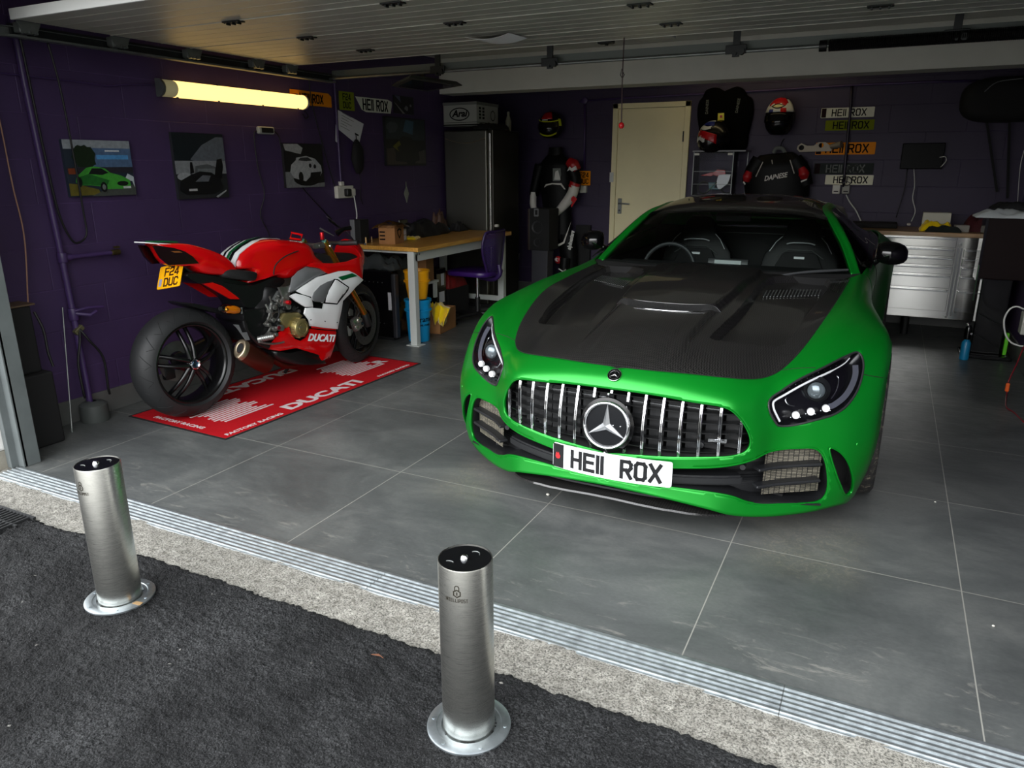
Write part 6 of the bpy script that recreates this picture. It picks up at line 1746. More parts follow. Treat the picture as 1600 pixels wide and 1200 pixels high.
for yc in (-.56, .56):
    for k in range(12):
        L = .30 + .10 * ((k * 5) % 4) / 4; x = -.17 + .030 * k
        mb = MB(); mb.box(FL @ V(x + .02, yc + .03 * math.sin(k * 1.3), .0008), (.015, L, .0016), rot=(0, 0, -math.atan2(fy.x, fy.y))); obj('mat_stripe', mb, M_mwh, mt)
for x, y, w, h in ((.10, .70, .05, .02),):
    pass
mat_text('R', .12, .80, .12, PI / 2, 1.3, .005)
# ==== THINGS ON AND BY THE LEFT WALL
XW = -4.155
def at_x(px, py, x):
    d = sight(px, py); return CAM_POS + d * ((x - CAM_POS.x) / d.x)
def at_y(px, py, y):
    d = sight(px, py); return CAM_POS + d * ((y - CAM_POS.y) / d.y)
def at_z(px, py, z):
    d = sight(px, py); return CAM_POS + d * ((z - CAM_POS.z) / d.z)
WL = lambda y, z, off=0.0: frame((XW + off, y, z), (0, 1, 0), (0, 0, 1))   # local x along the wall, y up, z out of it
WB = lambda x, z, off=0.0, Y=7.8: frame((x, Y - off, z), (1, 0, 0), (0, 0, 1)) @ Matrix.Identity(4)
def single(name, mb, m, label, cat, group=None, smooth=False, ang=0.6, **kw):
    o = obj(name, mb, m, None, smooth=smooth, ang=ang)
    c = [v.co for v in o.data.vertices]; mn = Vector((sum(p.x for p in c) / len(c), sum(p.y for p in c) / len(c), min(p.z for p in c)))
    o.data.transform(Matrix.Translation(-mn)); o.location = mn
    return tag(o, label, cat, group)
M_pwall = mat('purple_pipe_paint', srgb(62, 44, 88), 0.4)
M_cable = mat('black_cable', srgb(14, 14, 15), 0.5)
M_wcable = mat('white_cable', srgb(205, 205, 200), 0.45)
M_copper = mat('pinkish_cable', srgb(150, 112, 90), 0.5)
M_wplastic = mat('white_plastic', srgb(200, 198, 188), 0.4)
M_paper = mat('white_paper', srgb(205, 205, 210), 0.8)
M_plW = mat('white_plate_face', srgb(206, 208, 196), 0.5, spec=.15)
M_plY = mat('orange_plate_face', srgb(226, 136, 10), 0.5, spec=.12)
M_plG = mat('olive_plate_face', srgb(120, 130, 26), 0.5, spec=.12)
M_plK = mat('black_plate_face', srgb(34, 40, 38), 0.5, spec=.1)
M_pink = mat('plate_ink', srgb(12, 12, 12), 0.6, spec=.1); M_pgrey = mat('plate_grey_ink', srgb(112, 116, 112), 0.6, spec=.1)

fl = thing('fluorescent_light', (XW, 4.0, 1.90), 'lit yellowish fluorescent batten light high on the left wall', 'wall light')
m_glow = NT('lit_diffuser'); tc = m_glow.new('ShaderNodeTexCoord'); sx = m_glow.new('ShaderNodeSeparateXYZ'); m_glow.link(tc.outputs['Object'], sx.inputs[0])
m_glow.set(color=srgb(240, 225, 120), rough=0.35, emit=(1.0, 0.62, 0.19, 1), es=2.2)
y0, y1, zc = 3.375, 4.655, 1.912
LX = XW + 0.012
mb = MB(); mb.bb((XW, y0 + .02, zc - .045), (LX + .028, y1 - .02, zc + .045), bev=.008); obj('lamp_base', mb, M_wplastic, fl)
mb = MB(); prof = [V(LX + .026 + .058 * math.sin(a), 0, .050 * math.cos(a)) for a in [PI * i / 12 for i in range(13)]]
mb.loft([[V(p.x, y, zc + p.z) for p in prof] + [V(LX + .02, y, zc - .05), V(LX + .02, y, zc + .05)] for y in np.linspace(y0 + .10, y1, 12)]); obj('lamp_diffuser', mb, m_glow.m, fl, smooth=True, ang=.8)
mb = MB(); mb.loft([[V(p.x, y, zc + p.z) for p in prof] + [V(LX + .02, y, zc - .05), V(LX + .02, y, zc + .05)] for y in (y0, y0 + .10)]); obj('unlit_end', mb, mat('smoked_end', srgb(150, 148, 128), 0.3, emit=(1, .85, .4, 1), es=.12), fl, smooth=True, ang=.8)
mb = MB(); mb.cyl((LX + .052, y0 + .08, zc), (LX + .052, y1 - .04, zc), .013, n=16); obj('tube', mb, m_glow.m, fl, smooth=True)
for y in (y0 + .12, y0 + .45, y0 + .85, y1 - .07):
    for s in (1, -1):
        mb = MB(); mb.box((LX + .03, y, zc + s * .050), (.03, .02, .012), bev=.002); obj('lamp_clip', mb, M_chrome, fl)
mb = MB(); mb.loft([[V(p.x * 1 + (p.x - LX - .02) * .06, y, zc + p.z * 1.07) for p in prof] + [V(LX + .015, y, zc - .053), V(LX + .015, y, zc + .053)] for y in (y0 - .012, y0 + .006)]); obj('end_cap', mb, M_galv, fl, smooth=True, ang=.8)
mb = MB(); mb.loft([[V(p.x * 1 + (p.x - LX - .02) * .06, y, zc + p.z * 1.07) for p in prof] + [V(LX + .015, y, zc - .053), V(LX + .015, y, zc + .053)] for y in (y1 - .004, y1 + .012)]); obj('end_cap', mb, M_wplastic, fl, smooth=True, ang=.8)

def canvas(name, y0, y1, z0, z1, th, base, shapes, label, cat='picture', XF=None, slant=0.0, edge=None, group='pictures on the left wall'):
    """shapes: (material colour, outline in 0..1 by 0..1) laid over one another"""
    X = XF or WL(0, 0)
    cy, cz = (y0 + y1) / 2, (z0 + z1) / 2
    o = thing(name, X @ V(cy, z0, 0), label, cat, group=group)
    G = X @ Matrix.Translation((cy, cz, 0)) @ Matrix.Rotation(slant, 4, 'Z')
    w, h = y1 - y0, z1 - z0
    mb = MB(); mb.prism([(-w / 2, -h / 2), (w / 2, -h / 2), (w / 2, h / 2), (-w / 2, h / 2)], th, G); obj('canvas', mb, edge or mat(name + '_base', base, 0.5), o)
    for i, (nm, c, pts) in enumerate(shapes):
        mb = MB(); mb.prism([((a - .5) * w, (b - .5) * h) for a, b in pts], .0006, G @ Matrix.Translation((0, 0, th + .0004 * (i + 1))))
        key = 'print_%d_%d_%d' % c if isinstance(c, tuple) else c
        m = bpy.data.materials.get(key) or mat(key, srgb(*c), 0.45, var=0.18, vscale=40)
        obj(nm, mb, m, o)
    return o
def R4(a, b, c, d): return [(a, b), (c, b), (c, d), (a, d)]
def blobp(cx, cy, rx, ry, n=18, j=0.0, seed=1):
    r = random.Random(seed); return [(cx + rx * (1 + j * (r.random() - .5)) * math.cos(2 * PI * i / n), cy + ry * (1 + j * (r.random() - .5)) * math.sin(2 * PI * i / n)) for i in range(n)]
carbody = [(0.10,.26),(.12,.36),(.20,.43),(.28,.51),(.40,.535),(.55,.50),(.63,.42),(.80,.36),(.92,.28),(.93,.16),(.84,.12),(.52,.12),(.48,.17),(.30,.20),(.14,.20)]
canvas('picture_of_green_car', 2.712, 3.128, 1.282, 1.592, .022, srgb(30, 40, 52), [
    ('printed_sky', (128, 134, 140), R4(0, .84, 1, 1)), ('printed_building', (70, 92, 122), R4(.35, .50, 1, .86)), ('printed_windows', (70, 130, 180), R4(.46, .66, .95, .74)),
    ('printed_sign', (190, 196, 200), R4(.60, .80, .82, .825)), ('printed_tree', (20, 34, 18), blobp(.28, .70, .17, .22, 22, .25)), ('printed_crowd', (36, 34, 42), R4(0, .42, 1, .52)), ('printed_orange_patch', (110, 50, 24), R4(.02, .40, .12, .50)),
    ('printed_grass', (92, 84, 30), [(0, .02), (.45, .02), (.42, .12), (.12, .22), (0, .24)]), ('printed_road', (62, 66, 62), [(.3, 0), (1, 0), (1, .2), (.5, .1)]),
    ('printed_white_car', (170, 180, 184), [(.84, .28), (.96, .26), (.99, .14), (.99, .34), (.9, .40)]), ('printed_car', (58, 140, 48), carbody), ('printed_car_side', (28, 92, 34), [(.14, .21), (.30, .21), (.48, .18), (.52, .13), (.60, .28), (.30, .40), (.14, .34)]),
    ('printed_glass', (14, 20, 18), [(.30, .40), (.36, .50), (.50, .50), (.60, .42), (.50, .38)]), ('printed_grille', (12, 18, 14), blobp(.80, .22, .09, .045)), ('printed_tyre', (16, 18, 18), blobp(.50, .16, .050, .095)), ('printed_tyre', (16, 18, 18), blobp(.15, .26, .038, .09)),
    ('printed_rim', (96, 104, 100), blobp(.50, .16, .026, .05)), ('printed_plate', (176, 182, 180), R4(.80, .125, .92, .165))],
    'canvas picture of a green sports car before a blue building')
canvas('picture_of_black_supercar', 3.438, 3.852, 1.24, 1.655, .022, srgb(30, 32, 36), [
    ('printed_dark_cloud', (18, 26, 32), R4(0, .55, 1, 1)), ('printed_cloud', (84, 90, 98), [(.30, .60), (.55, .82), (.85, .95), (1, .95), (1, .58), (.6, .52)]), ('printed_haze', (120, 124, 128), R4(0, .38, 1, .58)),
    ('printed_building', (74, 78, 80), [(.35, .36), (.38, .50), (.62, .53), (.84, .47), (.84, .32)]), ('printed_shutter', (100, 106, 108), R4(.42, .36, .76, .46)), ('printed_ground', (34, 36, 38), R4(0, 0, 1, .30)),
    ('printed_white_car', (138, 142, 146), blobp(.15, .34, .14, .06)), ('printed_car', (14, 15, 18), [(.02, .14), (.06, .28), (.25, .36), (.45, .42), (.68, .40), (.86, .30), (.90, .14), (.70, .06), (.15, .06)]),
    ('printed_door', (10, 11, 13), [(.74, .34), (.82, .60), (.92, .62), (.94, .50), (.88, .30)]), ('printed_door', (10, 11, 13), [(.26, .38), (.28, .56), (.32, .56), (.34, .40)]), ('printed_bonnet', (86, 90, 96), [(.34, .26), (.50, .36), (.66, .35), (.60, .26)]),
    ('printed_plate', (170, 172, 174), R4(.20, .12, .36, .155)), ('printed_line', (140, 144, 146), [(.72, .02), (.95, .12), (.95, .10), (.76, .0)])],
    'canvas picture of a black supercar with one door swung up, under dark cloud')
canvas('picture_of_white_coupe', 4.425, 4.862, 1.285, 1.612, .022, srgb(24, 24, 26), [
    ('printed_dark', (22, 22, 24), R4(0, 0, 1, 1)), ('printed_window', (150, 152, 154), [(.0, .98), (.04, .84), (.42, .76), (.48, .90), (.35, .99)]), ('printed_floor', (116, 118, 120), [(0, .0), (1, .0), (1, .10), (.45, .06), (.12, .36), (0, .36)]),
    ('printed_shadow', (12, 12, 13), blobp(.55, .20, .36, .17)), ('printed_car', (158, 160, 162), [(.12, .36), (.16, .52), (.28, .62), (.30, .68), (.55, .72), (.78, .66), (.93, .50), (.95, .34), (.88, .24), (.62, .24), (.50, .14), (.20, .22)]),
    ('printed_glass', (46, 48, 50), [(.34, .62), (.40, .68), (.60, .69), (.70, .62), (.55, .60)]), ('printed_lamp', (20, 20, 21), blobp(.64, .50, .035, .05)), ('printed_lamp', (20, 20, 21), blobp(.76, .48, .035, .05)), ('printed_tyre', (12, 12, 13), blobp(.38, .24, .06, .12)), ('printed_bumper', (20, 20, 22), [(.62, .24), (.88, .24), (.92, .36), (.64, .34)])],
    'canvas picture of a white coupe from behind, in black and white')
canvas('picture_of_motorcycle', 5.725, 6.385, 1.445, 1.87, .022, srgb(16, 18, 20), [
    ('printed_trees', (34, 44, 48), R4(.02, .55, .98, .98)), ('printed_sky', (52, 84, 104), [(.42, .72), (.50, .96), (.70, .94), (.66, .66)]), ('printed_leaves', (58, 66, 70), blobp(.16, .78, .13, .12, 14, .5, 5)), ('printed_road', (60, 52, 46), [(.02, .02), (.5, .04), (.3, .4), (.02, .34)]),
    ('printed_road', (60, 56, 52), [(.7, .05), (.98, .05), (.98, .35), (.8, .3)]), ('printed_motorcycle', (10, 11, 12), [(.22, .10), (.22, .46), (.40, .62), (.62, .60), (.78, .40), (.82, .12), (.60, .06)]), ('printed_yellow', (96, 92, 20), [(.16, .40), (.32, .52), (.36, .44), (.26, .38), (.30, .30)])],
    'dark canvas picture of a motorcycle among trees, near the corner')

def reg_plate(w, h, face, ink, X, label, body='HE11 ROX', th=.004, band=None, outline=None, name='number_plate', sx=.9, hh=.66, gap=.28, group=None, rot=0.0, dx=0.0):
    X = X @ Matrix.Rotation(rot, 4, 'Z')
    o = thing(name, X @ V(0, -h / 2, 0), label, 'number plate', group=group)
    mb = MB(); mb.prism(outline or rrect(w, h, .006), th, X); obj('plate_face', mb, face, o)
    if band:
        mb = MB(); mb.prism(rrect(w * .09, h * .92, .002), .0006, X @ Matrix.Translation((-w * .445, 0, th))); obj('plate_band', mb, band, o)
    F = X @ Matrix.Translation((dx, 0, th))
    if '\n' in body:
        a, b = body.split('\n')
        for t, zz in ((a, h * .22), (b, -h * .22)):
            mb = MB(); letters(mb, t, h * .36, h * .055, .0006, F @ Matrix.Translation((0, zz, 0)), sx=sx, gap=gap); obj('plate_lettering', mb, ink, o)
    else:
        mb = MB(); letters(mb, body, h * hh, h * .115, .0006, F, sx=sx, gap=gap); obj('plate_lettering', mb, ink, o)
    return o
M_band = mat('plate_dark_band', srgb(30, 12, 14), 0.6, spec=.08)
reg_plate(.47, .105, M_plY, M_pink, WL(4.80, 1.950, .004), 'orange number plate half hidden behind the lit batten light', sx=.82, outline=[(-.235, .052), (.20, .052), (.235, .03), (.235, -.052), (-.235, -.052)])
reg_plate(.195, .145, M_plG, M_pink, WL(5.232, 1.962, .004), 'small square olive number plate between the orange and white plates', body='F24\nDUC', sx=.9)
reg_plate(.50, .13, M_plW, M_pink, WL(5.61, 1.952, .004), 'white number plate with slanted pointed ends on the left wall', outline=[(-.26, .055), (.20, .060), (.26, .045), (.26, .02), (.235, -.055), (-.12, -.062), (-.18, -.045)], sx=.82, hh=.72, dx=.015)
canvas('leather_glove_poster', 5.90, 6.22, 1.905, 2.06, .008, srgb(16, 15, 24), [('printed_strip', (120, 120, 118), [(.02, .62), (.14, .50), (.55, .02), (.42, .02)]), ('printed_strip', (80, 84, 110), [(.05, .98), (.35, .62), (.30, .98)]), ('printed_mark', (110, 112, 116), blobp(.62, .34, .09, .14, 10, .6, 3)), ('printed_mark', (110, 112, 116), blobp(.84, .50, .05, .08, 8, .6, 4))],
    'dark poster with a pale diagonal strip right of the white pointed plate', 'poster')
X = WL(5.245, 1.755, .012) @ Matrix.Rotation(-.10, 4, 'Z')
pp = thing('printed_sheet', X @ V(0, -.12, 0), 'tilted white printed sheet of paper taped over a cable', 'paper sheet')
mb = MB(); mb.prism([(-.155, .115), (.185, .055), (.115, -.135), (-.150, -.035)], .001, X); obj('sheet', mb, M_paper, pp)
for k in range(6):
    mb = MB(); mb.prism(R4(-.12, .085 - .022 * k - .004, -.12 + (.12, .16, .1, .14, .08, .12)[k], .085 - .022 * k), .0004, X @ Matrix.Rotation(-.18, 4, 'Z') @ Matrix.Translation((0, 0, .0014))); obj('printed_line', mb, M_pgrey, pp)
mb = MB(); mb.prism(R4(.07, -.035, .12, -.022), .0005, X @ Matrix.Rotation(-.18, 4, 'Z') @ Matrix.Translation((0, 0, .0014))); obj('printed_mark', mb, M_pink, pp)
X = WL(5.085, 1.70, .004)
mb = MB(); mb.prism([(-.03, -.06), (-.012, .07), (.02, .08), (.02, -.08)], .001, X); single('paper_sheet', mb, M_paper, 'second sheet of paper just showing behind the tilted printed sheet', 'paper sheet')
mb = MB(); mb.cyl((XW + .010, 5.085, 1.31), (XW + .010, 5.085, 2.12), .010, n=12); single('purple_conduit', mb, M_pwall, 'thin vertical purple conduit running down to the double socket', 'conduit', smooth=True)
so = thing('double_socket', (XW, 5.11, 1.19), 'white double socket with two plugs above the near end of the workbench', 'socket')
mb = MB(); mb.bb((XW, 5.00, 1.185), (XW + .04, 5.21, 1.285), bev=.006); obj('socket_box', mb, M_wplastic, so)
mb = MB(); mb.bb((XW, 5.06, 1.285), (XW + .03, 5.105, 1.32), bev=.006); obj('conduit_entry', mb, M_wplastic, so)
mb = MB(); mb.bb((XW + .04, 5.075, 1.20), (XW + .085, 5.13, 1.262), bev=.01); obj('black_plug', mb, M_black, so)
mb = MB(); mb.bb((XW + .04, 5.145, 1.20), (XW + .075, 5.195, 1.262), bev=.01); obj('white_plug', mb, M_wplastic, so)
for y in (5.03, 5.19):
    mb = MB(); mb.bb((XW + .04, y - .006, 1.268), (XW + .045, y + .006, 1.280), bev=.001); obj('rocker_switch', mb, M_wplastic, so)
def cable(name, pts, r, m, label, cat='cable', sm=6):
    mb = MB(); mb.tube(pts, r, 6, smooth=sm); return single(name, mb, m, label, cat, smooth=True, ang=3)
XO = XW + .012
cable('power_cable', [V(XW + .07, 5.17, 1.20), V(XW + .08, 5.18, 1.05), V(XW + .06, 5.19, .95), V(XW + .10, 5.20, .835)], .005, M_wcable, 'white cable hanging from the double socket to the workbench')
hb = thing('hanging_black_bag', (XW + .02, 5.30, 1.36), 'small black bag hanging on the wall under the paper sheet', 'bag')
mb = MB(); mb.loft([[V(XW + .03 + .03 * math.cos(a) * s, 5.30 + .06 * s * math.sin(a) + o, z) for a in [2 * PI * i / 12 for i in range(12)]] for z, s, o in ((1.38, .4, .0), (1.42, .9, .01), (1.50, 1.25, 0), (1.58, 1.1, .01), (1.63, .7, 0), (1.66, .25, 0))]); obj('bag_body', mb, M_matblack, hb, smooth=True, ang=2)
mb = MB(); mb.tube([V(XW + .03, 5.30, 1.65), V(XW + .02, 5.31, 1.70)], .004, 6); obj('bag_loop', mb, M_cable, hb)
cable('black_lead', [V(XO, 5.33, 1.42), V(XO, 5.35, 1.3), V(XO, 5.33, 1.2), V(XO, 5.36, 1.12)], .003, M_cable, 'thin black lead dangling below the small black bag')
ch = thing('battery_charger', (XW, 4.26, 1.66), 'small grey battery charger on the wall below the batten light', 'battery charger')
mb = MB(); mb.bb((XW, 4.185, 1.668), (XW + .035, 4.345, 1.722), bev=.014, seg=3); obj('charger_case', mb, mat('charger_silver', srgb(150, 154, 150), 0.35), ch)
mb = MB(); mb.bb((XW + .034, 4.21, 1.678), (XW + .037, 4.325, 1.712), bev=.001); obj('charger_label', mb, M_black, ch)
cable('charger_lead', [V(XO, 4.19, 1.69), V(XO, 4.155, 1.66), V(XO, 4.16, 1.45), V(XO + .01, 4.19, 1.25), V(XO, 4.14, 1.10), V(XO + .01, 4.20, .95), V(XO + .01, 4.18, .80)], .004, M_cable, 'black lead hanging from the battery charger down behind the motorcycle')
cable('charger_lead', [V(XO, 4.345, 1.70), V(XO, 4.40, 1.66), V(XO, 4.43, 1.55), V(XO, 4.60, 1.30), V(XO, 4.78, 1.14), V(XO, 4.93, 1.02)], .004, M_cable, 'black lead running from the charger behind the white coupe picture')
cable('lamp_cable', [V(XO, 4.69, 1.87), V(XO, 4.74, 1.82), V(XO, 4.71, 1.80), V(XO, 4.68, 1.83)], .004, M_cable, 'short looped cable at the right end of the batten light')
cable('wall_cable', [V(XO, 4.78, 2.12), V(XO, 4.80, 1.9), V(XO, 4.92, 1.5), V(XO, 5.0, 1.28)], .004, M_cable, 'black cable crossing the orange plate towards the double socket')
cable('wall_cable', [V(XO, 2.1, 1.905), V(XO, 2.6, 1.905), V(XO, 2.9, 1.90), V(XO, 3.05, 1.895), V(XO, 3.2, 1.915), V(XO, 3.37, 1.93)], .005, M_pwall, 'purple painted cable running to the left end of the batten light')
mb = MB(); X = WL(6.04, 1.19, .006); mb.prism([(0, .075), (.040, 0), (0, -.085), (-.040, 0)], .006, X); mb.prism([(-.006, .07), (.006, .07), (.006, .11), (-.006, .11)], .004, X); single('diamond_pendant', mb, mat('pendant_grey', srgb(128, 130, 122), 0.4, var=.3, vscale=60), 'pale diamond shaped tag hanging on the wall above the workbench', 'hanging tag')

pi = thing('purple_water_pipe', (XW + .03, 2.61, 0.0), 'vertical purple pipe with tap and side branch on the left wall', 'water pipe')
mb = MB(); mb.tube([V(XW + .03, 2.555, 2.2), V(XW + .03, 2.56, 1.87), V(XW + .035, 2.59, 1.0), V(XW + .04, 2.60, .55), V(XW + .05, 2.60, .02)], .0175, 14); obj('riser', mb, M_pwall, pi, smooth=True)
mb = MB(); mb.cyl((XW + .035, 2.60, .955), (XW + .04, 2.905, .955), .013, n=12); obj('branch', mb, M_pwall, pi, smooth=True)
mb = MB(); mb.cyl((XW + .035, 2.595, .93), (XW + .035, 2.595, .985), .026, n=16, bev=.004); mb.cyl((XW + .036, 2.60, .955), (XW + .037, 2.645, .955), .019, n=14); obj('tee', mb, M_pwall, pi, smooth=True)
mb = MB(); mb.cyl((XW + .04, 2.89, .955), (XW + .04, 2.945, .955), .017, n=12, bev=.003); mb.box((XW + .05, 2.925, .985), (.02, .03, .012)); obj('brass_tap', mb, mat('dull_brass', srgb(96, 84, 52), 0.4, 0.8), pi)
mb = MB(); mb.cyl((XW + .037, 2.60, .60), (XW + .037, 2.60, .67), .027, n=14, bev=.004); obj('valve_body', mb, M_pwall, pi, smooth=True)
mb = MB(); mb.tube([V(XW + .06, 2.60, .655), V(XW + .08, 2.66, .665), V(XW + .08, 2.76, .655)], .008, 8); obj('valve_lever', mb, M_pwall, pi, smooth=True)
mb = MB(); mb.tube([V(XW + .06, 2.60, .64), V(XW + .10, 2.66, .625), V(XW + .10, 2.70, .64)], .010, 8); obj('drain_tap', mb, M_pwall, pi, smooth=True)
for k, (a, b, z) in enumerate(((2.57, 2.545, .20), (2.64, 2.70, .18))):
    mb = MB(); mb.tube([V(XW + .07, 2.60, .55), V(XW + .09, 2.60 + (a - 2.6) * .8, .48), V(XW + .09, b, .36), V(XW + .09, b, z), V(XW + .08, b + .01, z - .05)], .007, 8, smooth=5); obj('hose', mb, M_cable, pi, smooth=True)
mb = MB(); mb.box((XW + .06, 2.60, .545), (.03, .06, .03), rot=(.6, 0, 0), bev=.004); obj('hose_clip', mb, mat('dull_brass2', srgb(120, 116, 84), 0.4, 0.6), pi)
mb = MB(); mb.lathe([(0, 0.0), (.075, 0.0), (.078, .012), (.075, .10), (.060, .112), (.03, .116), (.02, .12)], 24, Matrix.Translation((XW + .085, 2.595, 0.0))); single('rubber_pipe_boot', mb, mat('grey_rubber_boot', srgb(64, 68, 66), 0.5), 'dark grey round boot on the floor at the foot of the purple pipe', 'pipe boot', smooth=True)
cable('pull_cord_loop', [V(-4.0, 2.50, 2.07), V(-4.02, 2.52, 1.9), V(-4.06, 2.56, 1.5), V(-4.09, 2.60, 1.2), V(-4.11, 2.66, 1.05), V(-4.11, 2.71, 1.035), V(-4.11, 2.755, 1.08), V(-4.10, 2.75, 1.2), V(-4.06, 2.72, 1.5), V(-4.02, 2.68, 1.85), V(-4.0, 2.64, 2.07)], .006, M_cable, 'long black cord hanging in a loop from the door track over the green car picture', 'cord', 8)
cable('thin_cable', [V(-4.10, 2.38, 1.92), V(-4.10, 2.385, 1.6), V(-4.07, 2.37, 1.35), V(-4.07, 2.38, 1.1), V(-4.05, 2.33, .80), V(-4.03, 2.31, .74)], .004, M_copper, 'thin pinkish cable hanging left of the purple pipe')
ro = thing('leaning_rod', (-4.02, 2.36, 0), 'thin silver rod leaning against the left wall', 'rod')
mb = MB(); mb.cyl((-4.00, 2.40, 0.004), (-4.135, 2.555, .68), .004, n=8); obj('shaft', mb, M_galv, ro, smooth=True)
mb = MB(); mb.cyl((-4.00, 2.40, 0.0), (-4.001, 2.401, .02), .008, n=10); obj('foot', mb, M_galv, ro)
bx = thing('black_storage_box', (-3.98, 2.22, 0), 'tall black box standing on the floor just inside the doorway', 'box')
mb = MB(); mb.bb((-4.07, 2.11, 0.0), (-3.90, 2.30, .40), bev=.012); obj('lower_box', mb, M_matblack, bx)
mb = MB(); mb.bb((-4.06, 2.13, .40), (-3.94, 2.27, .755), bev=.010); obj('upper_box', mb, M_matblack, bx)
mb = MB(); mb.bb((-4.075, 2.11, .755), (-3.93, 2.29, .765), bev=.003); obj('lid', mb, mat('brown_lid', srgb(88, 70, 52), 0.6), bx)
mb = MB(); mb.tube([V(-3.935, 2.28, .72), V(-3.92, 2.30, .62), V(-3.915, 2.30, .50), V(-3.91, 2.31, .42)], .007, 8, smooth=4); obj('hose', mb, M_cable, bx, smooth=True)

# ---- workbench
wbn = thing('workbench', (-3.78, 5.8, 0), 'workbench with honey wooden top and pale grey steel frame', 'workbench')
def m_wood(name, c0, c1, along='y', sc=1):
    t = NT(name); v = t.coords(scale=(14 * sc, 1.2 * sc, 14 * sc) if along == 'y' else (1.2 * sc, 14 * sc, 14 * sc)); n = t.noise(v, 4, 6, 0.6, .4)
    t.set(color=t.ramp(n, [(0.3, srgb(*c0)), (0.7, srgb(*c1))]), rough=0.38, coat=.2); return t.m
M_wood = m_wood('honey_wood', (176, 124, 48), (212, 160, 74))
M_steelw = mat('pale_grey_steel_paint', srgb(186, 190, 186), 0.4)
DZ = .815
mb = MB(); mb.bb((-4.145, 4.985, DZ - .034), (-3.335, 6.66, DZ), bev=.003); obj('bench_top', mb, M_wood, wbn)
mb = MB(); mb.bb((-3.415, 5.02, DZ - .115), (-3.385, 6.62, DZ - .034)); obj('front_rail', mb, M_steelw, wbn)
mb = MB(); mb.bb((-4.10, 5.02, DZ - .055), (-3.385, 5.04, DZ - .034)); obj('end_rail', mb, M_steelw, wbn)
mb = MB(); mb.bb((-4.10, 6.60, .12), (-3.385, 6.62, .17)); obj('end_rail', mb, M_steelw, wbn)
mb = MB(); mb.bb((-4.11, 5.02, .12), (-4.08, 6.62, .17)); obj('back_rail', mb, M_steelw, wbn)
for x, y in ((-3.43, 4.995), (-3.43, 6.575), (-4.12, 4.995), (-4.12, 6.575)):
    mb = MB(); mb.bb((x - .018, y, 0.006), (x + .045, y + .055, DZ - .034), bev=.002); o = obj('leg', mb, M_steelw, wbn)
    mb = MB(); mb.bb((x - .05, y - .02, 0), (x + .075, y + .08, .006)); obj('foot_plate', mb, M_steelw, o)
for y in (5.04, 5.07):
    mb = MB(); mb.cyl((-3.385, y, DZ - .06), (-3.378, y, DZ - .06), .008, n=10); obj('bolt', mb, M_galv, wbn)
def carton(name, c, d, rz, m, label, extras=(), cat='box', open_=False, tape=None):
    o = thing(name, c, label, cat, rot=(0, 0, rz))
    w, l, h = d
    mb = MB()
    if open_:
        mb.bb((-w / 2, -l / 2, 0), (w / 2, -l / 2 + .005, h)); mb.bb((-w / 2, l / 2 - .005, 0), (w / 2, l / 2, h)); mb.bb((-w / 2, -l / 2, 0), (-w / 2 + .005, l / 2, h)); mb.bb((w / 2 - .005, -l / 2, 0), (w / 2, l / 2, h)); mb.bb((-w / 2, -l / 2, 0), (w / 2, l / 2, .005))
    else: mb.bb((-w / 2, -l / 2, 0), (w / 2, l / 2, h), bev=.002, seg=1)
    obj('carton', mb, m, o, local=True)
    if open_:
        for s in (1, -1):
            mb = MB(); mb.box((s * (w / 2 + .03), 0, h + .02), (.09, l, .004), rot=(0, s * .5, 0)); obj('flap', mb, m, o, local=True)
    return o
M_card = mat('brown_cardboard', srgb(150, 104, 60), 0.8, var=.12)
c1 = carton('cardboard_box', V(-3.74, 5.20, DZ), (.15, .17, .155), .15, M_card, 'brown cardboard box with clear wrap on the near end of the workbench')
mb = MB(); mb.prism([(0, .045), (.04, .03), (.035, -.005), (0, -.045), (-.035, -.005), (-.04, .03)], .0006, frame((.0756, 0, .085), (0, 1, 0), (0, 0, 1)), holes=[[(0, .030), (-.026, .018), (-.022, -.004), (0, -.028), (.022, -.004), (.026, .018)][::-1]]); obj('printed_shield', mb, M_pink, c1, local=True)
mb = MB()
for k in range(3): mb.box((-.04, -.0856, .10 - .03 * k), (.05, .0006, .012))
obj('printed_text', mb, M_pink, c1, local=True)
rr = random.Random(4); mb = MB(); g = {}
for i in range(9):
    for j in range(9):
        a, b = -1 + i / 4, -1 + j / 4; g[i, j] = mb.b.verts.new((a * .12, b * .12, .185 - .05 * max(abs(a), abs(b)) ** 2 + .02 * (rr.random() - .5)))
for i in range(8):
    for j in range(8): mb.b.faces.new((g[i, j], g[i + 1, j], g[i + 1, j + 1], g[i, j + 1]))
obj('clear_wrap', mb, m_thin_glass('clear_film', (.8, .82, .84, 1), .15, 1.3), c1, local=True)
wb2 = carton('small_white_box', V(-3.80, 5.42, DZ), (.07, .09, .10), .1, mat('off_white_card', srgb(170, 166, 150), 0.7), 'small off-white box stack beside the brown cardboard box')
mb = MB(); mb.box((.036, 0, .072), (.001, .07, .034)); obj('label_print', mb, M_paper, wb2, local=True); mb = MB(); mb.box((.036, 0, .028), (.001, .07, .034)); obj('label_print', mb, M_paper, wb2, local=True)
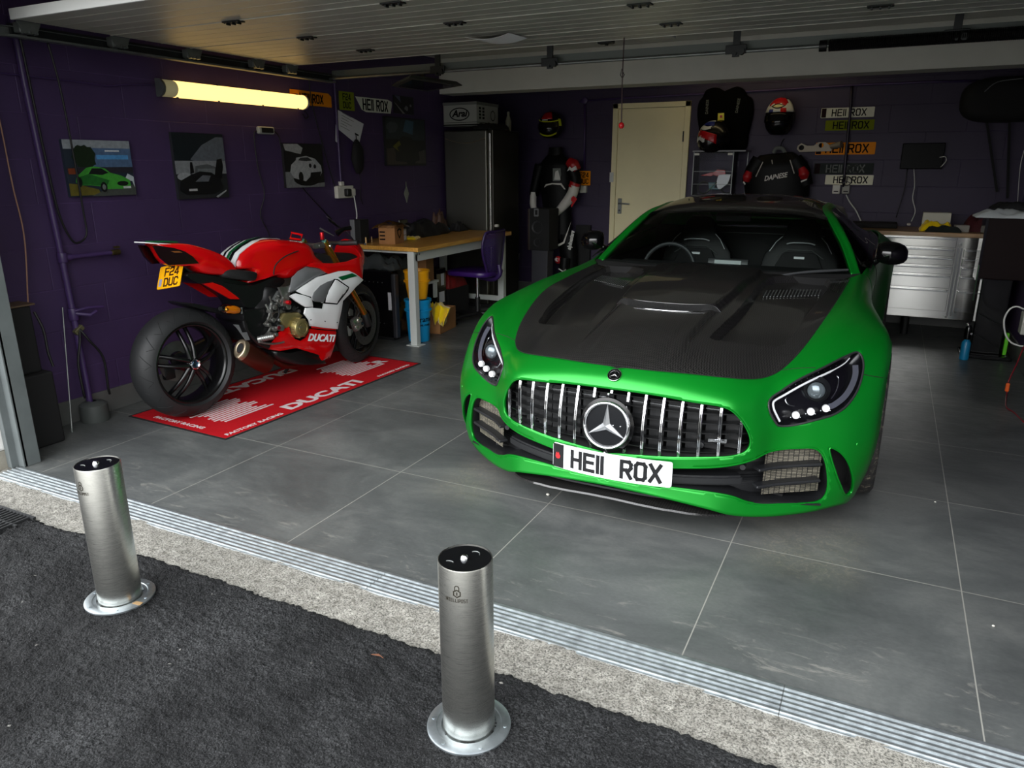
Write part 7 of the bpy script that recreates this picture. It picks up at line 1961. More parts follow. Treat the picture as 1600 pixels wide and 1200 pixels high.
for k, (px, h, r, mm) in enumerate(((563, .052, .0075, 'pale_bullet'), (572, .052, .0075, 'pale_bullet'), (581, .045, .005, 'dull'))):
    p = at_z(px, (379, 380.5, 378)[k], DZ); mb = MB(); mb.lathe([(0, 0), (r, 0), (r, h * .8), (r * .9, h), (0, h)], 14, Matrix.Translation((p.x, p.y, DZ)))
    single('brass_pin', mb, bpy.data.materials.get('pin_brass') or mat('pin_brass', srgb(216, 176, 120), 0.3, 0.5), ('leftmost of three small pins standing on the bench edge', 'middle of three small pins standing on the bench edge', 'thin rightmost of three small pins on the bench edge')[k], 'pin', group='pins on the bench edge', smooth=True)
def cloth(name, c, w, l, h, m, label, seed=1, n=22, rz=0.0, cat='cloth', amp=1.0, fold=0.0):
    r = random.Random(seed); mb = MB(); g = {}; off = r.random() * 50
    for s in (0, 1):
        for i in range(n + 1):
            for j in range(n + 1):
                a, b = -1 + 2 * i / n, -1 + 2 * j / n; e = max(abs(a), abs(b))
                k = 1 + .12 * mnoise.noise(Vector((a * 2 + off, b * 2, s)))
                z = 0.0 if s == 0 else h * (1 - e ** 6) * (.65 + .55 * amp * mnoise.noise(Vector((a * 2.2 + off, b * 2.2, 3)))) + .004 + h * .25 * abs(mnoise.noise(Vector((a * 6 + off, b * 3, 1))))
                x, y = a * w / 2 * k, b * l / 2 * k
                g[s, i, j] = mb.b.verts.new((x * math.cos(rz) - y * math.sin(rz), x * math.sin(rz) + y * math.cos(rz), max(z, 0)))
        for i in range(n):
            for j in range(n): q = (g[s, i, j], g[s, i + 1, j], g[s, i + 1, j + 1], g[s, i, j + 1]); mb.b.faces.new(q if s else q[::-1])
    for (i0, j0, i1, j1) in [(i, 0, i + 1, 0) for i in range(n)] + [(n, j, n, j + 1) for j in range(n)] + [(i + 1, n, i, n) for i in range(n)] + [(0, j + 1, 0, j) for j in range(n)]:
        mb.b.faces.new((g[0, i0, j0], g[0, i1, j1], g[1, i1, j1], g[1, i0, j0]))
    bmesh.ops.transform(mb.b, matrix=Matrix.Translation(c), verts=mb.b.verts)
    return single(name, mb, m, label, cat, smooth=True, ang=1.4)
M_ycl = mat('yellow_microfibre', srgb(232, 196, 12), 0.9, sheen=.4, spec=.1); M_bcl = mat('blue_microfibre', srgb(44, 128, 196), 0.9, spec=.1)
cloth('folded_cloth', at_z(643, 373, DZ) + V(0, 0, .001), .13, .20, .028, M_ycl, 'folded yellow cloth on the front edge of the workbench', 3, rz=.35, amp=.5)
cloth('folded_cloth', at_z(687, 359, DZ) + V(0, 0, .001), .07, .22, .022, M_bcl, 'folded blue cloth at the middle of the workbench', 5, rz=-.9, amp=.5)
cloth('tool_bag', V(-3.93, 5.90, DZ + .001), .30, .62, .15, mat('black_nylon', srgb(12, 12, 14), 0.6), 'low black soft bag lying along the back of the workbench', 8, cat='bag', amp=.8)
cloth('brown_pouch', V(-4.03, 6.43, DZ + .001), .12, .14, .20, mat('brown_leather', srgb(74, 46, 30), 0.6), 'brown leather pouch on the bench beside the fridge', 9, cat='pouch')
cloth('black_pouch', V(-3.85, 6.50, DZ + .001), .12, .16, .09, M_matblack, 'small black pouch at the far end of the workbench', 12, cat='pouch')
st = thing('tablet_stand', (-3.92, 5.66, DZ), 'dark tablet on a stand at the back of the workbench', 'tablet')
mb = MB(); mb.box((-3.92, 5.66, DZ + .085), (.012, .13, .16), rot=(0, -.25, 0), bev=.004); obj('tablet', mb, M_gloss, st)
mb = MB(); mb.bb((-3.95, 5.62, DZ), (-3.86, 5.70, DZ + .008), bev=.002); obj('stand_base', mb, M_galv, st)
sp = thing('small_black_speaker', (-3.98, 5.09, DZ), 'slim black speaker with grey edge standing at the near end of the bench', 'speaker')
mb = MB(); mb.bb((-4.03, 5.03, DZ), (-3.93, 5.15, DZ + .20), bev=.006); obj('cabinet', mb, M_matblack, sp)
mb = MB(); mb.bb((-4.03, 5.022, DZ), (-3.985, 5.03, DZ + .20), bev=.003); obj('edge_trim', mb, M_greyp, sp)
# ---- under the bench
def bucket(name, c, r0, r1, h, m, label, base=None):
    o = thing(name, c, label, 'bucket')
    mb = MB(); mb.lathe([(0, 0), (r0, 0), (r0 + .002, .006), (r1, h - .10), (r1 + .012, h - .098), (r1 + .013, h - .085), (r1 + .002, h - .08), (r1 + .004, h - .02), (r1 + .012, h - .018), (r1 + .012, h), (r1 + .002, h), (r1 - .001, h - .01), (r0 - .004, .01), (0, .01)], 40); obj('pail', mb, m, o, local=True, smooth=True)
    return o
bk = at_z(655, 533, 0); bk = V(-3.50, 5.20, 0)
M_bblue = mat('cyan_plastic', srgb(18, 140, 196), 0.35); M_byel = mat('amber_plastic', srgb(240, 168, 20), 0.35)
b1_ = bucket('wash_bucket', bk, .088, .105, .36, M_bblue, 'cyan blue wash bucket with black lettering under the bench')
X = frame((0, 0, 0), (1, 0, 0), (0, 1, 0))
def wrap_text(o, body, size, r, z, a0, m, bold=.0, name='lettering', sx=1.0):
    mb = MB(); mb.text(body, size, .001, None, sx=sx, bold=bold)
    for v in mb.b.verts:
        a = a0 + v.co.x / r; R_ = r + .0008 + v.co.z; v.co = V(R_ * math.cos(a), R_ * math.sin(a), z + v.co.y)
    obj(name, mb, m, o, local=True)
wrap_text(b1_, 'Ceramic', .065, .1005, .195, math.radians(-32), M_pink, .0010); wrap_text(b1_, 'SUGAR WASH', .022, .098, .145, math.radians(-32), M_pink, .0008)
wrap_text(b1_, 'chemical', .022, .101, .235, math.radians(-32), M_pink, .0003)
bucket('wash_bucket', bk + V(0, 0, .365), .078, .100, .24, M_byel, 'amber yellow bucket stacked on top of the blue wash bucket')
def rag(name, base, pts, m, label, seed):
    """a hanging crumpled cloth: a fan of folds through the given points"""
    r = random.Random(seed); mb = MB(); g = []
    n = 26
    for j, (c, w) in enumerate(pts):
        row = []
        for i in range(n + 1):
            t = -1 + 2 * i / n; row.append(mb.b.verts.new(c + V(w * t * .6, -.02 * math.cos(t * 9 + j), .0) + V(w * t * .6, 0, .02 * math.sin(t * 11 + j * 1.7)) + V(0, .03 * math.sin(t * 7 + j), 0)))
        g.append(row)
    for a, b in zip(g, g[1:]):
        for i in range(n): mb.b.faces.new((a[i], a[i + 1], b[i + 1], b[i]))
    o = single(name, mb, m, label, 'cloth', smooth=True, ang=3); md = o.modifiers.new('t', 'SOLIDIFY'); md.thickness = .004; return o
cd = thing('open_cardboard_box', (-3.62, 5.62, 0), 'brown cardboard box on the floor behind the blue bucket', 'box', rot=(0, 0, .12))
mb = MB(); mb.bb((-.15, -.17, 0), (.15, -.165, .20)); mb.bb((-.15, .165, 0), (.15, .17, .20)); mb.bb((-.15, -.17, 0), (-.145, .17, .20)); mb.bb((.145, -.17, 0), (.15, .17, .20)); mb.bb((-.15, -.17, 0), (.15, .17, .005)); obj('carton', mb, M_card, cd, local=True)
cloth('yellow_rag', V(-3.62, 5.62, .16), .22, .26, .09, M_ycl, 'crumpled yellow cloth heaped in the brown floor box', 21, rz=.4)
p = at_z(690, 505, .1)
rag('hanging_yellow_rag', None, [(V(-3.46, 5.46, .27), .05), (V(-3.44, 5.44, .245), .075), (V(-3.43, 5.43, .20), .07), (V(-3.43, 5.43, .15), .055), (V(-3.43, 5.435, .11), .05)], M_ycl, 'bright yellow cloth hanging over the side of the floor box', 3)
cb_ = thing('black_tool_cabinet', (-3.84, 4.93, 0), 'black metal cabinet under the near end of the bench, behind the front wheel', 'cabinet')
mb = MB(); mb.bb((-4.10, 5.06, .03), (-3.66, 5.38, .60), bev=.008); obj('cabinet_body', mb, M_gloss, cb_)
mb = MB(); mb.bb((-3.66, 5.045, .03), (-3.615, 5.10, .58), bev=.012); obj('side_rail', mb, mat('graphite_grey', srgb(44, 44, 48), 0.35), cb_)
for z in (.50, .15):
    for k in range(6):
        mb = MB(); mb.sphere((-3.98 + .045 * k, 5.056, z), .004, seg=8, rings=5); obj('rivet', mb, M_galv, cb_)
mb = MB(); mb.bb((-3.70, 5.052, .27), (-3.67, 5.059, .42)); obj('white_label', mb, M_paper, cb_)
mb = MB(); mb.bb((-4.08, 5.08, .0), (-3.68, 5.36, .03)); obj('plinth', mb, M_matblack, cb_)
cloth('plastic_sack', V(-3.86, 5.22, .60), .42, .26, .13, mat('grey_film', srgb(54, 58, 58), 0.25), 'crumpled grey plastic sack on top of the black cabinet under the bench', 31, cat='sack', amp=1.2)
bc = thing('black_metal_case', (-3.80, 5.86, .0), 'black metal case with white labels under the middle of the bench', 'case')
mb = MB(); mb.bb((-4.07, 5.82, 0.0), (-3.70, 5.99, .52), bev=.006); obj('case_body', mb, M_gloss, bc)
mb = MB(); mb.bb((-3.70, 5.90, .36), (-3.697, 5.95, .47)); obj('white_label', mb, M_paper, bc)
mb = MB(); mb.bb((-3.70, 5.86, .20), (-3.697, 5.95, .30)); obj('white_label', mb, M_paper, bc)
carton('cardboard_carton', V(-3.66, 5.52, .46), (.16, .18, .20), .2, M_card, 'brown carton on the shelf under the bench, over the buckets')
shf = thing('under_bench_shelf', (-3.8, 5.52, .44), 'narrow white shelf holding a brown carton under the bench', 'shelf')
mb = MB(); mb.bb((-4.07, 5.40, .44), (-3.56, 5.64, .46)); obj('board', mb, M_steelw, shf)
mb = MB(); mb.bb((-4.07, 5.60, 0), (-4.03, 5.64, .44)); obj('support', mb, M_steelw, shf)
mb = MB(); mb.bb((-3.60, 5.60, .30), (-3.58, 5.64, .44)); obj('support', mb, M_steelw, shf)
cloth('red_bag', V(-3.84, 6.22, .30), .28, .34, .16, mat('red_nylon', srgb(130, 18, 20), 0.6), 'red and grey crumpled bag on the crate under the bench', 41, cat='bag', amp=1.2)
carton('black_crate', V(-3.86, 6.22, 0), (.32, .40, .30), 0, M_matblack, 'black crate under the far half of the bench', cat='crate')
# ---- office chair
chh = thing('office_chair', (-3.42, 6.02, 0), 'purple mesh-backed office chair facing the workbench', 'office chair', rot=(0, 0, 0))
M_purp = mat('purple_plastic', srgb(40, 18, 72), 0.4);
SC_ = V(-3.42, 6.10, 0);
def m_net():
    t = NT('purple_mesh'); v = t.coords(); ck = t.new('ShaderNodeTexChecker'); t.link(v, ck.inputs['Vector']); ck.inputs['Scale'].default_value = 90
    t.set(color=srgb(48, 26, 84), rough=.7, alpha=t.math('ADD', t.math('MULTIPLY', ck.outputs['Fac'], .2), .8)); return t.m
mb = MB(); mb.prism([(x * .23, y * .21) for x, y in rrect(2, 2, .5, 6)], .05, Matrix.Translation(SC_ + V(-.02, 0, .455)), bev=.018); obj('seat', mb, mat('purple_leatherette', srgb(54, 22, 96), 0.35), chh, smooth=True)
back = lambda u, w: SC_ + V(.20 + .035 * w - .05 * u * u, u * .205, .50 + w * .36)
NB = 12
mb = MB(); g = {}
for i in range(NB + 1):
    for j in range(NB + 1):
        u = -1 + 2 * i / NB; w = j / NB; k = (.62 + .38 * math.sin(min(1, w * 1.4) * PI / 2)) * (1 - .12 * max(0, w - .8) / .2); g[i, j] = mb.b.verts.new(back(u * k, w))
for i in range(NB):
    for j in range(NB): mb.b.faces.new((g[i, j], g[i + 1, j], g[i + 1, j + 1], g[i, j + 1]))
obj('back_mesh', mb, m_net(), chh, smooth=True)
kk = lambda w: (.62 + .38 * math.sin(min(1, w * 1.4) * PI / 2)) * (1 - .12 * max(0, w - .8) / .2)
ring = [back(-kk(w), w) for w in np.linspace(0, 1, 8)] + [back(u * kk(1), 1.02) for u in np.linspace(-.7, .7, 5)] + [back(kk(w), w) for w in np.linspace(1, 0, 8)] + [back(u * kk(0), -.02) for u in np.linspace(.7, -.7, 5)]
mb = MB(); mb.tube(ring, .013, 10, closed=True, smooth=2); obj('back_frame', mb, M_purp, chh, smooth=True)
mb = MB(); mb.tube([SC_ + V(.0, 0, .44), SC_ + V(.16, 0, .42), SC_ + V(.24, 0, .47), SC_ + V(.235, 0, .56)], .022, 10, smooth=4); obj('back_support', mb, M_purp, chh, smooth=True)
mb = MB(); mb.cyl(SC_ + V(0, 0, .20), SC_ + V(0, 0, .45), .014, n=16); obj('gas_lift', mb, M_chrome, chh, smooth=True)
mb = MB(); mb.cyl(SC_ + V(0, 0, .07), SC_ + V(0, 0, .24), .025, n=16); obj('column', mb, M_black, chh, smooth=True)
for k in range(5):
    a = 2 * PI * k / 5 + .5; e = V(math.cos(a), math.sin(a), 0)
    mb = MB(); mb.tube([SC_ + V(0, 0, .085), SC_ + e * .14 + V(0, 0, .078), SC_ + e * .27 + V(0, 0, .065)], [.024, .020, .015], 10); obj('base_arm', mb, M_black, chh, smooth=True)
    mb = MB(); q = SC_ + e * .27 + V(0, 0, .026); mb.cyl(q - e.cross(V(0, 0, 1)) * .022, q + e.cross(V(0, 0, 1)) * .022, .026, n=16, bev=.004); obj('castor', mb, M_black, chh, smooth=True)

# ---- steel fridge with boxes on top
fr = thing('tall_fridge', (-3.86, 6.98, 0), 'tall stainless steel fridge in the back left corner', 'fridge')
M_frst = m_brushed('fridge_steel', srgb(116, 116, 108), 0.36, sc=(60, 60, 1.5), coil=.08)
mb = MB(); mb.bb((-4.13, 6.78, .04), (-3.60, 7.36, 1.785), bev=.006); obj('fridge_body', mb, mat('fridge_side_grey', srgb(62, 60, 54), 0.3, 0.6), fr)
mb = MB(); mb.bb((-4.13, 6.72, .72), (-3.64, 6.775, 1.78), bev=.012, seg=3); d_ = obj('upper_door', mb, M_frst, fr)
mb = MB(); mb.bb((-4.13, 6.72, .05), (-3.64, 6.775, .71), bev=.012, seg=3); obj('lower_door', mb, M_frst, fr)
mb = MB(); mb.bb((-3.615, 6.715, .30), (-3.595, 6.735, 1.75), bev=.003); obj('bright_handle_strip', mb, mat('bright_strip', srgb(205, 205, 200), 0.2, 0.8), fr)
mb = MB(); P_ = [V(-4.11 + .46 * i / 16, 6.716, 1.705 - .045 * math.sin(PI * i / 16)) for i in range(17)]; mb.tube(P_, .0035, 6); obj('door_crease', mb, M_titan, d_)
mb = MB(); mb.bb((-4.1, 6.78, 0), (-3.63, 7.3, .04)); obj('plinth', mb, M_matblack, fr)
mb = MB(); mb.bb((-3.60, 6.80, .84), (-3.565, 6.83, .865)); obj('hinge_block', mb, M_wplastic, fr)
hx = thing('helmet_box', (-3.92, 6.98, 1.79), 'white helmet box with an oval black logo on top of the fridge', 'box')
hz0, hz1 = 1.825, 2.02
mb = MB(); mb.bb((-4.14, 6.745, hz0), (-3.76, 7.20, hz1)); obj('carton', mb, mat('helmet_box_white', srgb(150, 152, 146), 0.6), hx)
mb = MB(); mb.bb((-4.145, 6.74, hz1), (-3.755, 7.205, hz1 + .028)); obj('lid', mb, mat('lid_grey', srgb(98, 100, 98), 0.6), hx)
mb = MB(); mb.bb((-4.142, 6.742, hz0 + .004), (-3.758, 7.202, hz0 + .016)); obj('black_band', mb, M_pink, hx)
mb = MB(); mb.bb((-4.142, 6.742, hz0 + .03), (-3.758, 7.202, hz0 + .034)); obj('black_band', mb, M_pink, hx)
X = frame((-3.955, 6.744, 1.935), (1, 0, 0), (0, 0, 1))
mb = MB(); mb.prism(circle(.115, 40, ry=.062), .0012, X, holes=[circle(.104, 40, ry=.052)[::-1]]); obj('logo_ring', mb, M_pink, hx)
mb = MB(); mb.text('Arai', .088, .0012, X @ Matrix.Translation((0, .004, 0)), sx=1.1, bold=.003, shear=.25); obj('logo_lettering', mb, M_pink, hx)
X = frame((-3.757, 6.98, 1.93), (0, 1, 0), (0, 0, 1))
for x, h in ((-.17, .05), (-.10, .04)):
    mb = MB()
    for k in range(4): mb.prism(R4(x - .02, .05 - .03 * k, x + .02, .07 - .03 * k), .0008, X)
    obj('printed_text', mb, M_pink, hx)
mb = MB(); mb.prism(circle(.05, 28, cx=.10, cy=.0), .0008, X, holes=[circle(.042, 28, cx=.10)[::-1]]); obj('logo_ring', mb, M_pink, hx)
cloth('flat_hat', V(-3.70, 6.95, 1.787), .20, .42, .075, M_matblack, 'flat black cap lying on the front corner of the fridge top', 51, cat='cap', amp=.4)
mb = MB(); mb.lathe([(0, 0), (.03, 0), (.032, .10), (.014, .15), (.014, .19), (0, .19)], 20, Matrix.Translation((-3.665, 7.25, 1.787))); single('white_spray_bottle', mb, mat('bottle_cream', srgb(122, 120, 104), 0.4), 'pale plastic bottle at the back of the fridge top', 'bottle', smooth=True)
# ==== BACK WALL, CEILING FITTINGS, RIGHT SIDE
YB = 7.8
def PB(px, py, y=YB): return at_y(px, py, y)
M_door = mat('cream_door_paint', srgb(232, 222, 178), 0.5, var=.04, vscale=3)
dl, dr, dt = -2.705, -1.895, 2.055
mb = MB()
for a, c in (((dl, YB - .03, 0), (dl + .055, YB, dt)), ((dr - .055, YB - .03, 0), (dr, YB, dt)), ((dl, YB - .03, dt - .05), (dr, YB, dt))): mb.bb(a, c, bev=.003)
fr_ = struct('trim_20', mb, M_door)
mb = MB(); mb.bb((dl + .058, YB - .02, .01), (dr - .058, YB - .001, dt - .053), bev=.002); dd = struct('door_2', mb, M_door)
mb = MB(); p = PB(968, 322, YB - .03); mb.bb((p.x - .022, YB - .032, p.z - .08), (p.x + .022, YB - .02, p.z + .08), bev=.006); pl_ = obj('handle_plate', mb, M_galv, dd)
mb = MB(); mb.tube([V(p.x, YB - .03, p.z + .03), V(p.x, YB - .07, p.z + .03), V(p.x + .03, YB - .075, p.z + .03), V(p.x + .12, YB - .07, p.z + .025)], .008, 8); obj('lever_handle', mb, M_galv, dd, smooth=True)
mb = MB(); mb.cyl((p.x, YB - .034, p.z - .045), (p.x, YB - .032, p.z - .045), .010, n=12); obj('keyhole', mb, M_black, dd)
for z in (1.72, .3):
    mb = MB(); mb.cyl((dr - .058, YB - .028, z - .05), (dr - .058, YB - .028, z + .05), .007, n=10); obj('hinge', mb, M_darkmetal, dd)
mb = MB(); mb.bb((dl - .012, YB - .034, 1.27), (dl + .03, YB - .028, 1.37)); obj('latch_keep', mb, M_steelw, dd)
def pipe(name, pts, r, m, label, cat='conduit', sm=0):
    mb = MB(); mb.tube(pts, r, 10, smooth=sm); return single(name, mb, m, label, cat, smooth=True, ang=2)
YO = YB - .02
pipe('long_conduit', [PB(905, 158, YO), PB(980, 153, YO), PB(1090, 147, YO), PB(1200, 141, YO), PB(1330, 133, YO), PB(1450, 128, YO), PB(1530, 126, YO)], .010, M_pwall, 'horizontal purple conduit along the top of the back wall')
pipe('vertical_conduit', [PB(914, 160, YO), PB(913, 265, YO)], .011, M_pwall, 'vertical purple conduit down to the small white switch left of the door')
mb = MB(); q = PB(914, 157, YO); mb.cyl(q + V(0, -.02, 0), q + V(0, .02, 0), .035, n=18, bev=.004); single('conduit_junction', mb, M_pwall, 'round purple conduit junction box above the orange square plate', 'junction box', smooth=True)
pipe('dark_conduit', [PB(1331, 135, YB - .035), PB(1328, 180, YB - .035), PB(1322, 240, YB - .035), PB(1318, 292, YB - .035)], .012, mat('dark_purple_paint', srgb(30, 22, 42), .4), 'dark conduit running down across the middle of the five number plates', sm=3)
q = PB(912, 296, YB); mb = MB(); mb.bb((q.x - .035, YB - .04, q.z - .035), (q.x + .045, YB, q.z + .04), bev=.006); single('light_switch', mb, M_wplastic, 'small white switch box below the orange square plate', 'switch')
a, b_ = PB(906, 268), PB(920, 290); reg_plate(.15, .15, M_plY, M_pink, WB((a.x + b_.x) / 2, (a.z + b_.z) / 2 + .005, .008), 'small square orange plate beside the race suit', body='RO\nXX' if False else 'F24\nDUC')
M_plLit = mat('cream_plate_face', srgb(232, 230, 206), 0.5, spec=.1)
M_scr = mat('dark_screen', srgb(5, 5, 6), 0.35, spec=.08); M_plOl = mat('dim_olive_plate', srgb(108, 118, 16), 0.6, spec=.08)
for k, (tl, tr, br, bl, face, ink, lab, band) in enumerate((
    ((1283, 170), (1367, 166), (1366, 182), (1283, 185), M_plW, M_pink, 'pale number plate, topmost of the five on the back wall', M_band),
    ((1290, 189), (1366, 186), (1366, 202), (1289, 205), M_plOl, M_pink, 'olive yellow number plate second from top on the back wall', None),
    ((1275, 224), (1369, 221), (1367, 240), (1274, 243), M_plY, M_pink, 'orange number plate half covered by the silver bracket on the back wall', M_band),
    ((1272, 256), (1366, 254), (1364, 271), (1272, 273), M_plK, M_pgrey, 'black number plate with grey letters on the back wall', M_band),
    ((1290, 274), (1365, 273), (1364, 288), (1289, 289), M_plLit, M_pink, 'bright cream number plate, lowest of the five on the back wall', None))):
    P4 = [PB(*q) for q in (tl, tr, br, bl)]; c = sum(P4, V(0, 0, 0)) / 4; w = ((P4[1] - P4[0]).length + (P4[2] - P4[3]).length) / 2; h = ((P4[0] - P4[3]).length + (P4[1] - P4[2]).length) / 2
    reg_plate(w, h, face, ink, WB(c.x, c.z, .004), lab, sx=.98, hh=.74, gap=.27, band=band, dx=w * .03, group='number plates on the back wall')
X = WB(PB(1282, 231, YB - .06).x, PB(1282, 231, YB - .06).z, .06)
sb = thing('silver_bracket', X @ V(0, 0, 0), 'silver bracket with round holes and a bright pipe end over the orange plate', 'bracket')
mb = MB(); mb.prism([(-.20, .02), (-.17, .045), (-.12, .02), (-.06, .02), (-.02, .05), (.04, .05), (.08, .02), (.10, .02), (.10, -.03), (-.12, -.035), (-.18, -.035), (-.205, -.01)], .02, X, holes=[circle(.024, 16, cx=-.165, cy=.003)[::-1], circle(.022, 16, cx=.005, cy=.022)[::-1]]); obj('plate', mb, mat('bracket_alloy', srgb(150, 142, 128), .55, .5), sb)
mb = MB(); mb.cyl(X @ V(.09, .01, .01), X @ V(.18, .028, .05), .022, .030, 20); obj('pipe_end', mb, bpy.data.materials['bracket_alloy'], sb, smooth=True)
mb = MB(); mb.prism(circle(.0235, 16, cx=-.165, cy=.003), .002, X @ Matrix.Translation((0, 0, -.003))); obj('hole_shadow', mb, M_matblack, sb)
for (px, w, m, lab) in ((1307, .055, M_wplastic, 'left white box of the pair under the cream plate, with a small dark logo'), (1322, .055, mat('grey_plastic_box', srgb(150, 148, 140), .5), 'right grey box of the pair under the cream plate, with a cable')):
    q = PB(px, 296, YB); o = thing('switch_box', (q.x, YB, q.z - .04), lab, 'switch box')
    mb = MB(); mb.bb((q.x - w * .62, YB - .045, q.z - .04), (q.x + w * .62, YB, q.z + .045), bev=.008); obj('box_body', mb, m, o)
    mb = MB(); mb.bb((q.x - .02, YB - .047, q.z - .022), (q.x + .02, YB - .045, q.z - .012)); mb2 = obj('printed_mark', mb, M_pink, o)
mb = MB(); q = PB(1323, 283, YB - .05); Xs = WB(q.x, q.z, .055)
mb.lathe([(.040, -.002), (.044, 0), (.040, .002), (.036, 0)], 30, Xs, close=True)
for a in (90, 210, 330): mb.box(Xs @ V(.02 * math.cos(math.radians(a)), .02 * math.sin(math.radians(a)), 0), (.006, .006, .04), rot=(0, math.radians(90 - a), 0))
single('star_key_ring', mb, M_black, 'small black three-pointed star ring hanging on the dark conduit', 'ornament')
pipe('white_lead', [PB(1322, 304, YB - .03), PB(1328, 316, YB - .03), PB(1338, 330, YB - .05), PB(1345, 345, YB - .05)], .006, M_wcable, 'white lead dropping from the switch boxes behind the car', 'cable', 4)
a, b_ = PB(1411, 224, YB - .05), PB(1472, 264, YB - .05)
mo = thing('wall_monitor', (a.x / 2 + b_.x / 2, YB, b_.z), 'small black screen on the back wall right of the number plates', 'monitor')
mb = MB(); mb.bb((a.x, YB - .05, b_.z), (b_.x, YB - .025, a.z), bev=.006); obj('screen', mb, M_scr, mo)
mb = MB(); mb.bb(((a.x + b_.x) / 2 - .04, YB - .026, (a.z + b_.z) / 2 - .04), ((a.x + b_.x) / 2 + .04, YB, (a.z + b_.z) / 2 + .04)); obj('wall_mount', mb, M_black, mo)
pipe('monitor_lead', [PB(1468, 246, YB - .05), PB(1477, 245, YB - .06), PB(1478, 252, YB - .06), PB(1470, 261, YB - .05)], .004, M_wcable, 'short white lead curling from the right edge of the black screen', 'cable', 5)
pipe('monitor_lead', [PB(1428, 264, YB - .03), PB(1429, 290, YB - .04), PB(1426, 310, YB - .04), PB(1430, 330, YB - .06), PB(1424, 346, YB - .10)], .004, M_wcable, 'long white lead hanging below the black screen', 'cable', 5)
pipe('monitor_lead', [PB(1418, 264, YB - .03), PB(1412, 300, YB - .04), PB(1400, 340, YB - .06)], .004, M_cable, 'black lead hanging left below the black screen', 'cable', 4)
mb = MB(); q = PB(1420, 350, 7.62); mb.box((q.x, 7.62, .93), (.03, .05, .02), bev=.006); single('small_plug', mb, M_wplastic, 'small white plug lying at the back of the tool cabinet top', 'plug')
a, b_ = PB(1522, 130, YB - .12), PB(1600, 182, YB - .12)
bg = thing('hanging_holdall', (a.x / 2 + b_.x / 2, YB - .02, b_.z), 'black rounded bag hanging high at the right end of the back wall', 'bag')
cx_, cz_ = a.x / 2 + b_.x / 2 + .08, (a.z + b_.z) / 2
mb = MB(); mb.loft([[V(cx_ + (.36 * k) * math.copysign(abs(math.cos(t)) ** .6, math.cos(t)), YB - .02 - yy, cz_ + (.18 * k) * math.copysign(abs(math.sin(t)) ** .7, math.sin(t))) for t in [2 * PI * i / 28 for i in range(28)]] for yy, k in ((0, .9), (.05, 1.0), (.14, .98), (.18, .8), (.19, .5))]); obj('bag_body', mb, M_matblack, bg, smooth=True, ang=1)
mb = MB(); mb.tube([V(cx_ - .2, YB - .21, cz_ + .06), V(cx_ - .12, YB - .22, cz_ + .13), V(cx_ + .05, YB - .22, cz_ + .15)], .004, 6, smooth=4); obj('bag_piping', mb, M_greyp, bg, smooth=True)
for px0, px1, y1_, lab in ((1540, 1558, 300, 'left dark strap hanging from the black bag at upper right'), (1578, 1574, 310, 'right dark strap hanging from the black bag at upper right')):
    mb = MB(); mb.ribbon([PB(px0, 178, YB - .09), PB((px0 + px1) / 2, 240, YB - .07), PB(px1, y1_, YB - .06)], .02, .004, up=(0, -1, 0)); single('hanging_strap', mb, M_matblack, lab, 'strap')
pipe('thin_white_lead', [PB(1600, 235, YB - .05), PB(1594, 262, YB - .06), PB(1590, 315, YB - .06)], .003, M_wcable, 'thin pale lead hanging at the right edge under the black bag', 'cable', 4)

# ---- helmets
def helmet_shell(o, c, R, m, face=-PI / 2, sc=(1, 1.12, 1.08), visor=True, vm=None):
    """full-face helmet looking along `face`; a shell, a visor, a chin"""
    F = Matrix.Translation(c) @ Matrix.Rotation(face + PI / 2, 4, 'Z')
    n, k = 36, 26; t = bmesh.new(); g = {}
    def pt(th, ph, rr=1.0):
        x = math.sin(ph) * math.sin(th); y = -math.sin(ph) * math.cos(th); z = math.cos(ph)
        r = 1.0
        if y < 0 and z < 0: r += .14 * (-y) * min(1, -z * 1.6)         # chin bar pushes forward
        if z < -.55: r *= 1 - .12 * (-.55 - z) / .45
        return V(x * R * sc[0] * r * rr, y * R * sc[1] * r * rr, max(z, -.82) * R * sc[2] * rr)
    mb = MB(); vs = []
    for j in range(k + 1):
        ph = PI * .86 * j / k
        for i in range(n): vs.append(F @ pt(2 * PI * i / n, ph))
    fs = []
    for j in range(k):
        for i in range(n): fs.append((j * n + i, (j + 1) * n + i, (j + 1) * n + (i + 1) % n, j * n + (i + 1) % n))
    mb.faces(vs, fs); bmesh.ops.remove_doubles(mb.b, verts=mb.b.verts, dist=1e-5); bmesh.ops.recalc_face_normals(mb.b, faces=mb.b.faces)
    obj('shell', mb, m, o, smooth=True, ang=2)
    def patch(name, th0, th1, ph0, ph1, mm, rr=1.012, n1=14, n2=8, fn=None):
        mb = MB(); vs = []
        for j in range(n2 + 1):
            for i in range(n1 + 1):
                th = th0 + (th1 - th0) * i / n1; a, b = (ph0, ph1) if fn is None else fn(i / n1); ph = a + (b - a) * j / n2
                vs.append(F @ pt(th, ph, rr))
        mb.faces(vs, [(j * (n1 + 1) + i, j * (n1 + 1) + i + 1, (j + 1) * (n1 + 1) + i + 1, (j + 1) * (n1 + 1) + i) for j in range(n2) for i in range(n1)])
        x = obj(name, mb, mm, o, smooth=True, ang=2); md = x.modifiers.new('t', 'SOLIDIFY'); md.thickness = .004
        return x
    if visor: patch('visor', -1.15, 1.15, 1.36, 1.82, vm or M_gloss, 1.02, fn=lambda t: (1.36 + .12 * (2 * t - 1) ** 2, 1.86 - .08 * (2 * t - 1) ** 2))
    return F, patch, pt
